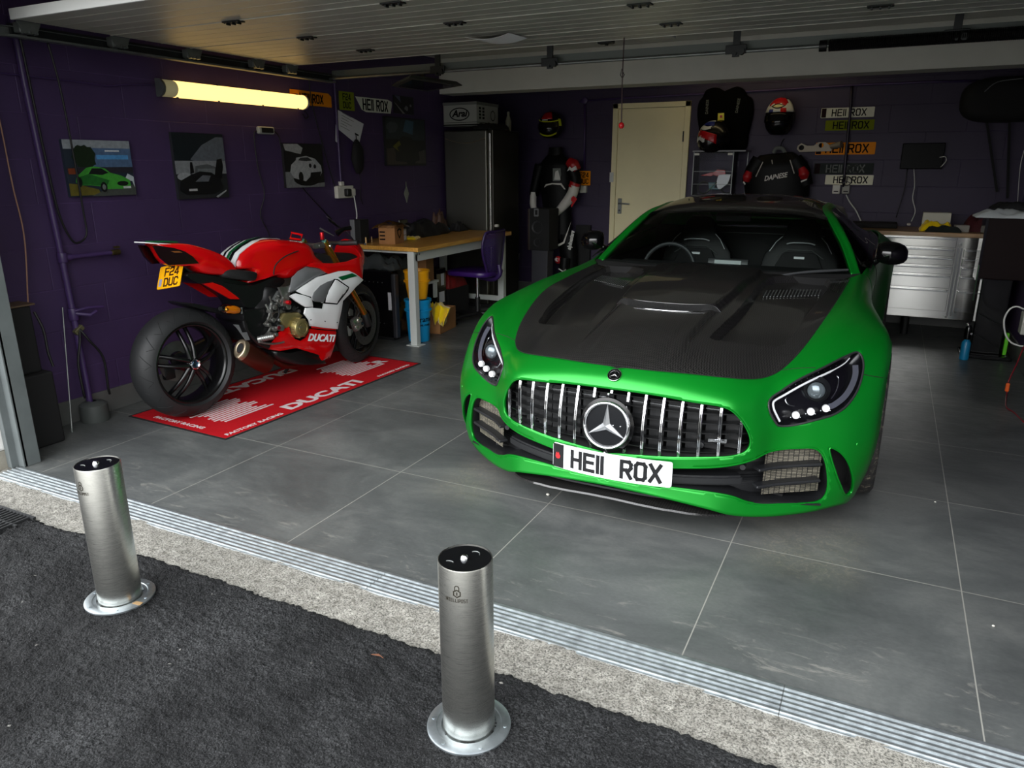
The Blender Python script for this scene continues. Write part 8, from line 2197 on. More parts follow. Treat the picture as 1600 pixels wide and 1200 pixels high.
M_hblk = mat('black_helmet', srgb(13, 13, 15), 0.2); M_hred = mat('red_helmet_paint', srgb(176, 18, 24), 0.25); M_lime = mat('lime_yellow', srgb(186, 196, 24), 0.3); M_hwht = mat('helmet_white', srgb(204, 204, 198), 0.3); M_hblu = mat('helmet_blue', srgb(28, 40, 120), 0.3)
q = PB(861, 197, 7.66)
h1 = thing('race_helmet', q + V(0, 0, -.13), 'black helmet with red top and lime yellow trim hanging above the race suit', 'helmet')
F, patch, pt = helmet_shell(h1, q, .135, M_hblk, face=-PI / 2 + .12)
patch('red_crown', -.62, .42, .45, 1.12, M_hred, 1.014); patch('lime_trim', -1.1, 1.2, 1.27, 1.34, M_lime, 1.024, fn=lambda t: (1.30 - .20 * abs(2 * t - 1) ** 2, 1.36 - .19 * abs(2 * t - 1) ** 2)); patch('lime_trim', .95, 1.2, 1.1, 1.6, M_lime, 1.022)
patch('lime_chin', -.8, .8, 2.2, 2.32, M_lime, 1.015, fn=lambda t: (2.28 - .25 * abs(2 * t - 1) ** 2, 2.40 - .24 * abs(2 * t - 1) ** 2)); patch('white_logo', -.45, .05, 1.16, 1.24, M_hwht, 1.022)
pipe('helmet_hook', [q + V(0, .10, .13), q + V(0, .14, .10)], .008, M_black, 'black wall hook holding the helmet above the race suit', 'hook')
q = PB(1219, 185, 7.64)
h2 = thing('painted_helmet', q + V(0, 0, -.13), 'red, white and blue painted helmet hanging right of the black back protector', 'helmet')
F, patch, pt = helmet_shell(h2, q, .135, M_hblk, face=-PI / 2 - .1, visor=True, sc=(1, 1.12, 1.32))
patch('white_band', -1.35, 1.35, .50, 1.30, M_hwht, 1.010); patch('red_crest', -.9, .9, .30, .85, M_hred, 1.016, fn=lambda t: (.30 + .1 * math.sin(t * 25), .90 + .10 * math.sin(t * 18))); patch('red_peak', -.18, .18, .02, .40, M_hred, 1.02)
patch('dark_oval', -.55, .55, .86, 1.14, M_hblk, 1.020, fn=lambda t: (1.0 - .16 * math.sin(t * PI), 1.0 + .14 * math.sin(t * PI))); patch('cream_oval', -.38, .38, .92, 1.08, mat('cream_mark', srgb(200, 190, 130), .4), 1.026, fn=lambda t: (1.0 - .09 * math.sin(t * PI), 1.0 + .08 * math.sin(t * PI)))
patch('blue_flash', -.62, -.28, 1.15, 1.30, M_hblu, 1.018); patch('red_flash', .22, .62, 1.10, 1.32, M_hred, 1.018)
pipe('helmet_hook', [q + V(0, .10, .13), q + V(0, .15, .10)], .008, M_black, 'black wall hook holding the painted helmet', 'hook')
q = PB(1117, 216, 7.575)
h3 = thing('display_case_helmet', V(q.x, q.y, q.z - .135 * 1.08 * .82), 'helmet with blue, white and red streaks standing on the glass display case', 'helmet')
F, patch, pt = helmet_shell(h3, q, .150, M_hblk, face=-PI / 2 - .55, visor=False)
wv_ = lambda a, b, f, am, ph=0: (lambda t: (a + am * math.sin(t * f + ph), b + am * math.sin(t * f + 1 + ph)))
patch('white_streak', -1.4, .8, .35, .62, M_hwht, 1.010, fn=wv_(.38, .46, 5, .05)); patch('blue_streak', -1.3, .7, .5, .85, M_hblu, 1.012, fn=wv_(.50, .82, 7, .04)); patch('white_streak', -1.35, .5, .85, 1.05, M_hwht, 1.014, fn=wv_(.86, 1.08, 9, .05)); patch('red_streak', -1.25, .9, 1.0, 1.6, M_hred, 1.016, fn=lambda t: (1.06 + .35 * t ** 2, 1.38 + .55 * t ** 2)); patch('white_streak', -1.3, .2, 1.5, 1.9, M_hwht, 1.014, fn=wv_(1.50, 1.75, 14, .08)); patch('green_logo', -.9, -.4, 1.42, 1.52, M_grn, 1.02)

# ---- leather race suit on the wall
M_leather = mat('black_leather', srgb(9, 9, 10), 0.5, bump=.15, bscale=60, spec=.15); M_lwht = mat('white_leather', srgb(196, 192, 184), 0.45, bump=.1, bscale=50); M_lred = mat('red_leather', srgb(160, 16, 24), 0.4)
su = thing('race_suit', (PB(868, 430, 7.68).x, 7.7, .25), 'black, white and red leather race suit hanging under the helmet in the back corner', 'leather suit')
def limb(name, pts, r, m, parent, n=16, flat=1.0, Y=7.66):
    """a stuffed tube through sight points, narrower front to back"""
    P = [PB(x, y, Y) for x, y in pts]; P2, r2 = crom(P, 5, r)
    t = []
    for i, p in enumerate(P2):
        d = (P2[min(i + 1, len(P2) - 1)] - P2[max(i - 1, 0)]).normalized(); s_ = d.cross(V(0, 1, 0)).normalized()
        t.append([p + s_ * r2[i] * math.cos(2 * PI * k / n) + V(0, 1, 0) * r2[i] * flat * math.sin(2 * PI * k / n) for k in range(n)])
    mb = MB(); mb.loft(t); return obj(name, mb, m, parent, smooth=True, ang=1.2)
limb('suit_body', [(868, 238), (868, 258), (869, 290), (870, 325), (871, 350), (871, 372)], [.07, .19, .185, .165, .165, .17], M_leather, su, flat=.5)
limb('left_leg', [(858, 365), (853, 395), (850, 430)], [.105, .085, .065], M_leather, su, flat=.75)
limb('right_leg', [(884, 365), (889, 400), (890, 440)], [.11, .095, .07], M_leather, su, flat=.75)
limb('collar', [(868, 230), (868, 243)], [.075, .085], M_leather, su, flat=.6)
limb('left_sleeve', [(845, 258), (838, 285), (834, 305)], [.065, .055, .05], M_leather, su, Y=7.64)
limb('left_cuff', [(834, 300), (833, 318), (836, 332)], [.035, .038, .025], M_lwht, su, Y=7.62)
limb('right_sleeve', [(893, 262), (899, 280), (898, 296)], [.07, .062, .058], M_leather, su, Y=7.62)
limb('shoulder_panel', [(888, 252), (896, 258), (902, 266)], [.045, .066, .045], M_lred, su, Y=7.60)
limb('white_forearm', [(898, 290), (893, 305), (880, 322), (868, 334)], [.055, .058, .05, .035], M_lwht, su, Y=7.58)
limb('red_cuff_band', [(899, 285), (896, 293)], [.057, .059], M_lred, su, Y=7.585)
def sheet(name, pts, m, parent, y, th=.004):
    P = [PB(x, yy, y) for x, yy in pts]; mb = MB(); mb.prism([(p.x, p.z) for p in P], th, frame((0, y, 0), (1, 0, 0), (0, 0, 1))); return obj(name, mb, m, parent)
sheet('heart_print', [(893, 309), (896, 306), (899, 308), (902, 311), (898, 317), (893, 324), (892, 322), (895, 316), (892, 313)], M_hred, su, 7.515)
sheet('white_piping', [(850, 293), (853, 288), (862, 286), (877, 286), (884, 296), (882, 296), (876, 289), (863, 288), (855, 290)], M_lwht, su, 7.555)
sheet('chest_logo', [(864, 268), (864, 263), (876, 263), (877, 272), (875, 283), (864, 283)], M_pgrey, su, 7.552); sheet('chest_mark', [(866, 281), (868, 268), (872, 266), (876, 281)], M_hwht, su, 7.548)
sheet('shoulder_mark', [(886, 268), (890, 260), (893, 263), (900, 259), (902, 265), (898, 266), (894, 268), (890, 265)], M_hwht, su, 7.53)
sheet('white_stripe', [(871, 382), (880, 378), (893, 345), (882, 380), (873, 385)], M_lwht, su, 7.545)
sheet('white_patch', [(849, 378), (852, 377), (855, 383), (853, 386)], M_lwht, su, 7.57); sheet('red_patch', [(852, 386), (855, 384), (854, 389)], M_lred, su, 7.57)
Pa, Pb_ = PB(888, 394, 7.545), PB(896, 357, 7.545); d = (Pb_ - Pa).normalized(); mb = MB(); mb.text('alpinestars', .062, .003, frame((Pa + Pb_) / 2, d, V(0, -1, 0).cross(d)), sx=.78, bold=.003, shear=.2); obj('thigh_lettering', mb, M_hwht, su)
limb('glove', [(846, 406), (852, 404), (857, 408)], [.03, .045, .025], M_lred, su, Y=7.60) if False else None
for (x0, lab) in ((848, 'left red and white knee puck glove below the race suit'), (872, 'right red and white knee puck glove below the race suit')):
    g_ = thing('knee_slider', PB(x0, 408, 7.56), lab.replace('knee puck glove', 'knee slider'), 'knee slider', group='knee sliders')
    c = PB(x0, 406, 7.55); mb = MB(); mb.sphere(c, .042, sc=(1, .5, 1), seg=20, rings=12); obj('pad', mb, M_lred, g_, smooth=True)
    mb = MB(); mb.prism([(-.028, .01), (-.008, .028), (.012, .022), (-.002, .004), (.018, -.018), (-.014, -.012)], .004, frame(c + V(-.004, -.024, 0), (1, 0, 0), (0, 0, 1))); obj('white_flash', mb, M_lwht, g_)
for pts, lab in (([(850, 417), (852, 425), (848, 433)], 'left boot'), ([(873, 420), (880, 424), (884, 421)], 'right boot')):
    bo = thing('riding_boot', PB(pts[0][0], pts[0][1], 7.5), 'black and silver riding boot, %s of the pair below the race suit' % lab.split()[0], 'boot', group='riding boots')
    c = PB(*pts[1], 7.52); mb = MB(); mb.tube([c + V(0, .05, .14), c + V(0, .03, 0), c + V(0, .02, -.14)], [.06, .055, .05], 14, smooth=3); obj('boot_shaft', mb, M_leather, bo, smooth=True)
    mb = MB(); mb.tube([PB(x, y, 7.455) for x, y in pts], .007, 8, smooth=3); obj('silver_buckle', mb, M_hwht, bo, smooth=True)
spk = thing('loudspeaker', (PB(841, 390, 7.3).x, 7.4, .60), 'black floor loudspeaker with two round cones beside the race suit', 'loudspeaker')
A, B2 = PB(825, 326, 7.25), PB(855, 392, 7.25)
mb = MB(); mb.bb((A.x, 7.25, B2.z), (B2.x + .02, 7.50, A.z), bev=.006); obj('cabinet', mb, M_matblack, spk)
mb = MB(); mb.bb((A.x - .002, 7.245, B2.z), (A.x + .022, 7.51, A.z), bev=.004); obj('brown_side', mb, mat('dark_walnut', srgb(40, 26, 22), .5), spk)
for (x, y, r) in ((840, 355, .068), (840, 379, .045)):
    q = PB(x, y, 7.248); X = frame(q, (1, 0, 0), (0, 0, 1)); mb = MB(); mb.lathe([(r, .0), (r * .97, .008), (r * .86, .004), (r * .5, -.018), (r * .28, -.014), (0, -.004)], 32, X); o = obj('cone', mb, mat('speaker_cone', srgb(52, 52, 54), .5) if 'speaker_cone' not in bpy.data.materials else bpy.data.materials['speaker_cone'], spk, smooth=True)
q = PB(838, 332, 7.248); X = frame(q, (1, 0, 0), (0, 0, 1)); mb = MB(); mb.prism(rrect(.052, .082, .006), .004, X, holes=[rrect(.03, .05, .004)[::-1]]); obj('tweeter_plate', mb, M_greyp, spk)
mb = MB(); mb.bb((A.x + .03, 7.28, .03), (B2.x - .01, 7.44, B2.z), bev=.004); obj('stand_column', mb, mat('grey_stand', srgb(52, 52, 58), .5), spk)
mb = MB(); mb.bb((A.x - .01, 7.24, 0), (B2.x + .03, 7.5, .03)); obj('stand_base', mb, M_matblack, spk)
mb = MB(); q = PB(905, 400, 7.72); mb.bb((q.x - .06, 7.752, 0), (q.x + .11, 7.786, PB(905, 352, 7.7).z)); single('leaning_board', mb, M_matblack, 'black panel leaning on the back wall between the race suit and the door', 'panel')
for a, b_, lb_ in (((801, 445), (812, 395), 'longer thin silver pole leaning in the corner beside the fridge'), ((806, 445), (809, 412), 'shorter thin silver pole leaning beside the longer one by the fridge')):
    p_ = PB(*a, 7.45); q_ = PB(*b_, 7.55); p_ = p_ + (p_ - q_) * (p_.z / max(.05, q_.z - p_.z)) * .995; mb = MB(); mb.cyl(p_, q_, .007, n=8); single('silver_pole', mb, M_galv, lb_, 'pole', group='silver poles by the fridge')
vp = thing('black_body_armour', (PB(1130, 230, 7.7).x, 7.74, PB(1130, 236, 7.7).z), 'large black padded vest with a small yellow badge hanging above the display case', 'padded vest')
O_ = [(1101, 140), (1112, 136), (1122, 137), (1130, 141), (1138, 138), (1150, 134), (1161, 139), (1166, 148), (1174, 154), (1176, 172), (1173, 190), (1168, 210), (1164, 232), (1145, 238), (1110, 238), (1092, 232), (1090, 205), (1087, 180), (1089, 160), (1096, 150)]
P = [PB(x, y, 7.70) for x, y in O_]; P2, _ = crom(P, 3, None, True); c_ = sum(P2, V(0, 0, 0)) / len(P2)
mb = MB(); mb.loft([[V(c_.x + (p.x - c_.x) * k, 7.795 - yy, c_.z + (p.z - c_.z) * k) for p in P2] for yy, k in ((0, .96), (.02, 1.0), (.05, .98), (.07, .88), (.078, .7))]); obj('padding', mb, mat('black_padding', srgb(7, 7, 7), .9, spec=.05), vp, smooth=True, ang=1)
sheet('yellow_badge', [(1122, 177), (1131.5, 176.5), (1131.5, 188), (1121.5, 188)], mat('badge_yellow', srgb(226, 214, 40), .4), vp, 7.708); sheet('badge_mark', [(1125, 180), (1128.5, 180), (1128.5, 184), (1125, 184)], M_hred, vp, 7.704)
for pa, pb, t in (((1104, 182), (1106, 152), 'DAINESE'), ((1150, 180), (1156, 150), 'DAINESE')):
    Pa, Pb_ = PB(*pa, 7.712), PB(*pb, 7.712); d = (Pb_ - Pa).normalized(); mb = MB(); mb.text(t, .036, .002, frame((Pa + Pb_) / 2, d, V(0, -1, 0).cross(d)), sx=.95, bold=.0004); obj('side_lettering', mb, M_pgrey, vp)
A, B2 = PB(1083, 238, 7.50), PB(1143, 302, 7.50)
dc = thing('display_case', ((A.x + B2.x) / 2, 7.62, B2.z), 'glass display case holding a model motorcycle, right of the cream door', 'display case')
zt, zb = A.z, B2.z - .02; x0, x1 = A.x + .01, B2.x - .01; yb0, yb1 = 7.50, 7.78
mb = MB(); mb.bb((x0 - .015, yb0 - .01, zt), (x1 + .015 + .10, yb1, zt + .018), bev=.003); obj('case_top', mb, M_gloss, dc)
mb = MB(); mb.bb((x0, yb0, zb - .01), (x1 + .10, yb1, zb), bev=.002); obj('case_base', mb, M_gloss, dc)
for a, c in (((x0, yb0, zb), (x0 + .003, yb1, zt)), ((x1, yb0, zb), (x1 + .003, yb1, zt)), ((x0, yb0, zb), (x1, yb0 + .003, zt))):
    mb = MB(); mb.bb(a, c); obj('glass_pane', mb, M_clear, dc)
for x, y in ((x0, yb0), (x1, yb0), (x1 + .09, yb1 - .02)):
    mb = MB(); mb.bb((x - .003, y - .003, zb), (x + .004, y + .004, zt)); obj('corner_post', mb, M_greyp, dc)
for z in (zb + .10, zb + .22):
    mb = MB(); mb.bb((x0, yb0 - .002, z), (x1, yb0 + .001, z + .003)); obj('glass_shelf_edge', mb, M_greyp, dc)
for x in (x0 + .03, x1 - .03):
    mb = MB(); mb.bb((x - .022, yb0 - .006, zt - .028), (x + .022, yb0, zt - .008)); obj('clip', mb, M_wplastic, dc)
mc = thing('model_motorcycle', V((x0 + x1) / 2, 7.62, zb), 'red and white model motorcycle inside the display case', 'model')
cxm = (x0 + x1) / 2
for dx, r in ((-.10, .056), (.125, .052)):
    mb = MB(); mb.lathe([(r + .008 * math.cos(t), .010 * math.sin(t)) for t in [2 * PI * i / 10 for i in range(10)]], 28, frame((cxm + dx, 7.62, zb + .066), (1, 0, 0), (0, 0, 1)), close=True); obj('model_wheel', mb, M_rubber, mc, smooth=True)
for nm, pts, m in (('model_tail', [(-.10, .14), (-.02, .165), (.0, .15), (-.02, .135)], M_red), ('model_tank', [(-.03, .15), (.02, .185), (.075, .18), (.08, .15), (.02, .135)], M_red), ('model_fairing', [(.03, .15), (.12, .15), (.10, .08), (.05, .04), (.0, .05), (.02, .10)], M_wht), ('model_belly', [(-.04, .09), (.02, .09), (.04, .035), (-.03, .04)], mat('model_teal', srgb(60, 110, 120), .4))):
    mb = MB(); mb.prism([(a_ * 1.35, b_ * 1.3) for a_, b_ in pts], .04, frame((cxm, 7.64, zb), (1, 0, 0), (0, 0, 1)), bev=.004); obj(nm, mb, m, mc)
mb = MB(); mb.tube([V(cxm - .06, 7.60, zb + .02), V(cxm + .0, 7.60, zb + .09), V(cxm + .03, 7.6, zb + .12)], .006, 8); obj('model_exhaust', mb, M_chrome, mc)
jk = thing('leather_jacket', (PB(1215, 290, 7.7).x, 7.72, PB(1215, 302, 7.7).z), 'black leather jacket with red elbows and white script on the back wall', 'jacket')
limb('jacket_body', [(1213, 240), (1213, 258), (1213, 285), (1214, 312)], [.15, .28, .30, .29], M_leather, jk, flat=.35, n=24, Y=7.70)
limb('jacket_sleeve', [(1188, 250), (1176, 268), (1168, 286)], [.08, .075, .055], M_leather, jk, flat=.7, Y=7.67)
limb('jacket_sleeve', [(1240, 250), (1252, 268), (1260, 290)], [.08, .08, .06], M_leather, jk, flat=.7, Y=7.67)
limb('red_elbow', [(1171, 268), (1168, 276), (1166, 284)], [.03, .045, .03], M_lred, jk, Y=7.63)
limb('red_elbow', [(1252, 262), (1256, 272), (1256, 280)], [.03, .05, .03], M_lred, jk, Y=7.63)
mb = MB(); mb.tube([PB(1209, 238, 7.70), PB(1213, 232, 7.68), PB(1222, 232, 7.68), PB(1227, 239, 7.70)], .018, 10, smooth=4); obj('collar_lining', mb, M_pgrey, jk, smooth=True)
mb = MB(); mb.tube([PB(1220, 232, 7.72), PB(1221, 224, 7.74), PB(1225, 217, 7.76)], .005, 8, smooth=3); obj('hanger_hook', mb, M_black, jk, smooth=True)
for a, b_ in (((1181, 276), (1192, 253)), ((1234.5, 250), (1241, 271)), ((1206, 250), (1207, 256))):
    mb = MB(); mb.tube([PB(*a, 7.605), PB((a[0] + b_[0]) / 2, (a[1] + b_[1]) / 2, 7.60), PB(*b_, 7.61)], .005, 6); obj('white_piping', mb, M_lwht, jk)
Pa, Pb_ = PB(1192, 280, 7.60), PB(1231, 273, 7.60); d = (Pb_ - Pa).normalized(); mb = MB(); mb.text('DAINESE', .062, .003, frame((Pa + Pb_) / 2, d, V(0, -1, 0).cross(d)), sx=.85, bold=.0015, shear=.35); obj('jacket_script', mb, M_lwht, jk)
sheet('white_cuff', [(1251, 283), (1261, 279), (1261, 281), (1252, 285)], M_lwht, jk, 7.605); sheet('white_cuff', [(1162, 283), (1165, 287), (1164, 289), (1161, 285)], M_lwht, jk, 7.61)

# ---- stainless tool cabinet
M_sst = m_brushed('polished_cabinet_steel', srgb(196, 196, 192), 0.13, sc=(1.2, 60, 60), coil=.05)
YC = 7.22; ca = thing('tool_cabinet', (.3, 7.45, 0), 'long stainless steel tool cabinet with many drawers on the back wall', 'tool cabinet')
xl, xr = -.42, .93; zb_, zt_ = .17, .865
mb = MB(); mb.bb((xl, YC, zb_), (xr, 7.72, zt_), bev=.004); obj('carcass', mb, M_sst, ca)
M_wb = m_wood('pale_wood_top', (150, 116, 76), (182, 146, 100), 'x')
mb = MB(); mb.bb((xl - .02, YC - .03, zt_), (xr + .01, 7.785, zt_ + .034), bev=.003); obj('wooden_top', mb, M_wb, ca)
xm = .565
zs = [.865, .775, .70, .625, .55, .43, .235]
for (a, c) in ((xl + .02, xm - .03), (xm + .03, xr - .01)):
    first = True
    for z1, z0 in zip(zs, zs[1:]):
        if a > xm and first: first = False; continue
        first = False
        mb = MB(); mb.bb((a, YC - .014, z0 + .004), (c, YC, z1 - .006), bev=.003); dr_ = obj('drawer', mb, M_sst, ca)
        mb = MB(); mb.bb((a + .01, YC - .034, z1 - .024), (c - .01, YC - .014, z1 - .012), bev=.004); obj('drawer_pull', mb, M_satinchrome, dr_)
mb = MB(); mb.bb((xm - .02, YC - .012, zb_ + .03), (xm - .004, YC, zt_ - .09)); obj('divider', mb, M_greyp, ca)
mb = MB(); mb.bb((xm + .006, YC - .012, zb_ + .03), (xm + .02, YC, zt_ - .09)); obj('divider', mb, M_greyp, ca)
for x, z in ((-.04, .825), (xm, .805), (xm - .02, .195)):
    mb = MB(); mb.cyl((x, YC - .02, z), (x, YC, z), .011, n=14, bev=.002); obj('lock', mb, M_galv, ca)
for x in (xl + .1, xr - .1, .25):
    for y in (7.3, 7.62):
        mb = MB(); mb.cyl((x, y, 0), (x, y, zb_), .03, n=14); obj('foot', mb, M_black, ca)
ZT = zt_ + .034
q = at_z(1463, 346, ZT);
mb = MB(); A, B2 = PB(1443, 332, 7.45), PB(1484, 353, 7.45); mb.bb((A.x, 7.45, ZT), (B2.x, 7.55, A.z), bev=.003); single('white_carton', mb, mat('carton_white', srgb(196, 194, 178), .6), 'white box standing on the tool cabinet behind the yellow cloth', 'box')
cloth('yellow_work_cloth', V(PB(1463, 350, 7.36).x, 7.34, ZT + .001), .24, .14, .085, M_ycl, 'crumpled yellow cloth on the tool cabinet in front of the white box', 61, amp=1.2)
cloth('dark_work_cloth', V(PB(1475, 352, 7.28).x, 7.25, ZT + .001), .26, .07, .05, mat('dark_green_rag', srgb(20, 26, 22), .9), 'dark crumpled rag on the front edge of the tool cabinet', 62, amp=1.2)
carton('small_carton', V(PB(1503, 352, 7.36).x, 7.36, ZT), (.10, .10, .055), .1, mat('dull_white_card', srgb(150, 146, 138), .7), 'small dull white box on the tool cabinet right of the yellow cloth')
cloth('red_jacket', V(.76, 7.52, ZT + .001), .34, .30, .13, mat('dark_red_fabric', srgb(70, 14, 22), .8), 'dark red garment heaped at the right end of the tool cabinet', 63, cat='garment', amp=1.1)
mb = MB(); mb.bb((-.30, 7.45, ZT), (.08, 7.70, ZT + .045), bev=.01); single('black_flat_case', mb, M_matblack, 'flat black case lying on the left part of the tool cabinet', 'case')
li = thing('black_machine_stand', (.80, 6.62, 0), 'tall black stand with a dark brown box on top at the right wall', 'machine')
mb = MB(); mb.bb((.655, 6.56, .615), (.985, 6.80, 1.062), bev=.006); obj('brown_box', mb, mat('dark_brown_box', srgb(26, 16, 16), .5, spec=.1), li)
mb = MB(); mb.bb((.65, 6.555, .60), (.668, 6.80, 1.066)); obj('box_edge', mb, M_gloss, li)
mb = MB(); mb.bb((.70, 6.62, .03), (.90, 6.76, .615), bev=.008); obj('column', mb, M_gloss, li)
for z0, z1 in ((.34, .26), (.18, .09)):
    mb = MB(); mb.cyl((.72, 6.615, z0), (.88, 6.615, z1), .004, n=8); obj('brace', mb, M_darkmetal, li)
mb = MB(); mb.bb((.63, 6.54, 0), (.975, 6.80, .032), bev=.008); obj('base', mb, M_gloss, li)
mb = MB(); mb.cyl((.655, 6.54, .45), (.655, 6.54, .72), .004, n=8); obj('chrome_lever', mb, M_chrome, li)
for x in (.66, .93):
    mb = MB(); mb.sphere((x, 6.54, .045), .010, seg=12, rings=8); obj('bolt', mb, M_chrome, li)
lb = thing('blue_bottle', (.655, 6.50, 0), 'blue bottle with silver and black nozzle on the floor by the black stand', 'bottle')
mb = MB(); mb.lathe([(0, 0), (.03, 0), (.032, .01), (.032, .13), (.02, .15), (.014, .16), (0, .16)], 20, Matrix.Translation((.655, 6.48, .002))); obj('bottle_body', mb, mat('cyan_label', srgb(24, 126, 170), .35), lb, smooth=True)
mb = MB(); mb.lathe([(0, .16), (.022, .16), (.026, .20), (.022, .25), (.012, .27), (0, .27)], 18, Matrix.Translation((.655, 6.48, .002))); obj('nozzle', mb, M_gloss, lb, smooth=True)
mb = MB(); mb.sphere((.645, 6.465, .275), .014, seg=12, rings=8); obj('silver_knob', mb, M_chrome, lb, smooth=True)
mb = MB(); mb.cyl((.675, 6.465, .21), (.675, 6.455, .21), .008, n=10); obj('silver_button', mb, M_chrome, lb)
lg = thing('green_level', (.955, 6.62, 0), 'bright lime green strip standing behind the black stand by the right wall', 'strip')
mb = MB(); mb.bb((.915, 6.60, .034), (.94, 6.64, .21), bev=.006); obj('strip_body', mb, mat('lime_plastic', srgb(96, 200, 30), .4), lg)
cloth('black_and_white_jacket', V(.79, 6.68, 1.066), .42, .30, .055, mat('white_fabric', srgb(186, 192, 192), .8), 'white and black garment lying on top of the dark brown box', 71, cat='garment', amp=1.2)
cloth('black_jacket', V(.86, 6.76, 1.12), .34, .22, .06, M_matblack, 'black garment on the back of the white garment, right edge', 72, cat='garment', amp=1.2)
pg = thing('white_wall_plug', (1.0, 5.83, .30), 'white plug and socket on the right wall at the picture edge', 'socket')
A = at_x(1597, 500, .97)
mb = MB(); mb.bb((.965, A.y - .06, A.z - .10), (1.0, A.y + .06, A.z + .06), bev=.008); obj('socket_body', mb, M_wplastic, pg)
W_ = [at_y(x, y, 5.9) for x, y in ((1600, 483), (1588, 479), (1577, 484), (1569, 500), (1571, 522), (1580, 535), (1592, 540), (1600, 541))]
cable('white_cable_loop', W_, .006, M_wcable, 'loop of white cable hanging from the plug on the right wall')
W_ = [at_y(*q_) if len(q_) == 3 else None for q_ in ((1600, 541, 5.6), (1588, 570, 5.5), (1575, 598, 5.4))] + [at_z(1573, 615, .02), at_z(1572, 635, .006), at_z(1585, 645, .006), at_z(1600, 660, .006)]
cable('red_black_lead', W_, .004, mat('dark_red_lead', srgb(120, 16, 30), .4), 'dark red lead trailing onto the floor at the right edge')
mb = MB(); q = at_y(1574, 605, 5.38); mb.box(q, (.022, .02, .055), bev=.005); single('orange_connector', mb, mat('orange_plastic', srgb(214, 88, 18), .4), 'small orange connector on the dark red lead near the floor', 'connector')
# ---- ceiling things
op = thing('hanging_panel_light', (-2.62, 4.62, 2.0), 'square dark floodlight panel hanging under the cross bar', 'floodlight')
C4_ = [at_z(612, 135, 2.015), at_z(668, 143, 2.015), at_z(722, 134, 2.015), at_z(640, 122, 2.015)]
cc4 = sum(C4_, V(0, 0, 0)) / 4;
mb = MB(); lo_ = [V(p.x, p.y, 2.015) for p in C4_]; up_ = [cc4.lerp(p, .86) + V(0, 0, .03) for p in lo_]; mb.loft([lo_, [p + V(0, 0, .006) for p in lo_], up_]); obj('lamp_housing', mb, mat('grey_lamp_housing', srgb(64, 66, 62), .5, .3), op)
mb = MB(); mb.loft([[cc4.lerp(p, .80) + V(0, 0, -.001) for p in lo_], [cc4.lerp(p, .80) + V(0, 0, .004) for p in lo_]]); obj('lamp_glass', mb, M_gloss, op)
mb = MB(); mb.bb((cc4.x - .015, cc4.y - .01, 2.04), (cc4.x + .015, cc4.y + .01, 2.13)); obj('hanging_bracket', mb, M_darkmetal, op)
q = at_z(772, 58, 2.122)
cp_ = thing('curled_sheet', q, 'curled white sheet of paper hanging from the underside of the garage door', 'paper sheet')
mb = MB(); R_ = []
for i in range(11):
    t = -1 + i / 5; z = 2.124 - .020 * (1 - t * t) - .004
    R_.append([V(q.x + .135 * t, q.y - .09 + .06 * t * 0, z), V(q.x + .135 * t + .02, q.y + .10, z + .0), V(q.x + .135 * t + .02, q.y + .10, z + .001), V(q.x + .135 * t, q.y - .09, z + .001)])
mb.loft(R_); obj('sheet', mb, M_paper, cp_, smooth=True, ang=.5)
pc = thing('light_pull', PB(972, 197, 4.3), 'long dark pull cord ending in a red ball in front of the cream door', 'pull cord')
T = PB(975, 66, 4.3); B_ = PB(971, 196, 4.3); K = PB(973, 108, 4.3)
mb = MB(); mb.tube([V(T.x, 4.3, 2.131), K, K + V(0, 0, -.06), B_], .0035, 8); obj('cord', mb, mat('maroon_cord', srgb(44, 20, 24), .6), pc, smooth=True)
mb = MB(); mb.sphere(B_, .016, sc=(1, 1, 1.15), seg=16, rings=10); obj('red_ball', mb, M_hred, pc, smooth=True)
mb = MB(); mb.tube([K + V(-.006, 0, 0), K + V(-.012, 0, -.03), K + V(0, 0, -.05), K + V(.010, 0, -.03)], .003, 6, closed=True); obj('cord_clip', mb, M_black, pc)
lm = thing('ceiling_junction', PB(948, 60, 5.2), 'small dark fitting hanging under the ceiling beyond the cross bar', 'ceiling fitting')
q = PB(948, 64, 5.4); mb = MB(); mb.cyl((q.x, 5.4, q.z - .03), (q.x, 5.4, 2.45), .012, n=10); mb.bb((q.x - .06, 5.36, q.z - .02), (q.x + .05, 5.44, q.z + .03), bev=.01); obj('fitting_body', mb, M_darkmetal, lm)
lm = thing('ceiling_bracket', PB(1045, 62, 5.4), 'pale flat bracket under the ceiling right of the dark fitting', 'ceiling bracket')
q = PB(1030, 60, 5.3); mb = MB(); mb.bb((q.x - .14, 5.25, q.z), (q.x + .10, 5.35, q.z + .015), bev=.004); mb.bb((q.x - .01, 5.29, q.z), (q.x + .01, 5.31, 2.45)); obj('bracket_body', mb, M_steelw, lm)
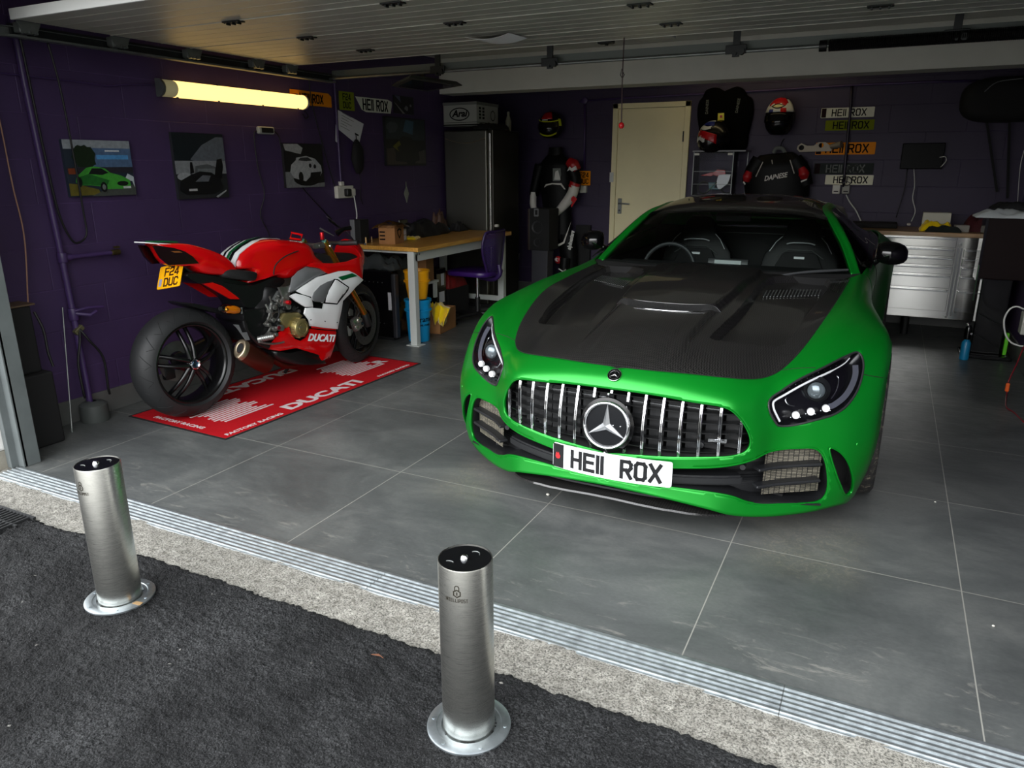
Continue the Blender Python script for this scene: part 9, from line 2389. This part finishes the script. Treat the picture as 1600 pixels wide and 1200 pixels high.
cl_ = cloth('grey_dust_cloth', V(0, 0, 0), .16, .34, .04, mat('grey_dust_cloth', srgb(120, 116, 106), .9), 'pale grey cloth draped on the rear edge of the car roof', 81, amp=1.2)
A, B2 = at_y(1294, 320, 5.95), at_y(1330, 350, 6.05)
for v in cl_.data.vertices:
    t = (v.co.y / .34 + .5); u = v.co.x
    base = A.lerp(B2, min(max(t, 0), 1)) + V(0, 0, .045 * math.sin(PI * t)) - V(0, 0, .03)
    v.co = base + V(.03 * mnoise.noise(Vector((t * 6, u * 9, 1))), u * 1.5, v.co.z * .9)
cl_.location = (0, 0, 0)
c = [v.co for v in cl_.data.vertices]; mn = Vector((sum(p.x for p in c) / len(c), sum(p.y for p in c) / len(c), min(p.z for p in c))); cl_.data.transform(Matrix.Translation(-mn)); cl_.location = mn
for (px, py, r, lab) in ((856, 774, .007, 'white pebble on the floor tiles in front of the number plate'), (1461, 785, .0035, 'tiny pale speck on the tiles right of the car'), (1552, 979, .004, 'tiny pale speck on the tiles near the right edge')):
    q = at_z(px, py, 0); mb = MB(); mb.sphere((q.x, q.y, r * .7), r, sc=(1.2, 1, .8), seg=10, rings=6); single('pebble', mb, M_wplastic, lab, 'pebble', smooth=True)
q = at_z(112, 758, 0)
q = at_z(580, 1025, .004); mb = MB(); mb.prism([(0, 0), (.03, .006), (.045, .002), (.02, .012)], .002, Matrix.Translation((q.x, q.y, .009))); single('dry_leaf', mb, mat('russet_leaf', srgb(110, 70, 48), .8), 'small russet leaf on the asphalt left of the near bollard', 'leaf')

bt = thing('unseen_batten_light', (-1.2, 7.35, 2.40), 'unseen lit batten light behind the white beam, guessed from warm reflections', 'ceiling light')  # unseen lamp, added as a guess from warm reflections on roof and bonnet
mb = MB(); mb.bb((-1.9, 7.30, 2.41), (-.5, 7.40, 2.45)); obj('lamp_base', mb, M_wplastic, bt)
mb = MB(); mb.bb((-1.88, 7.31, 2.365), (-.52, 7.39, 2.41), bev=.012); obj('lamp_diffuser', mb, mat('lit_diffuser_back', srgb(240, 225, 150), .4, emit=(1.0, .80, .42, 1), es=2.4), bt)
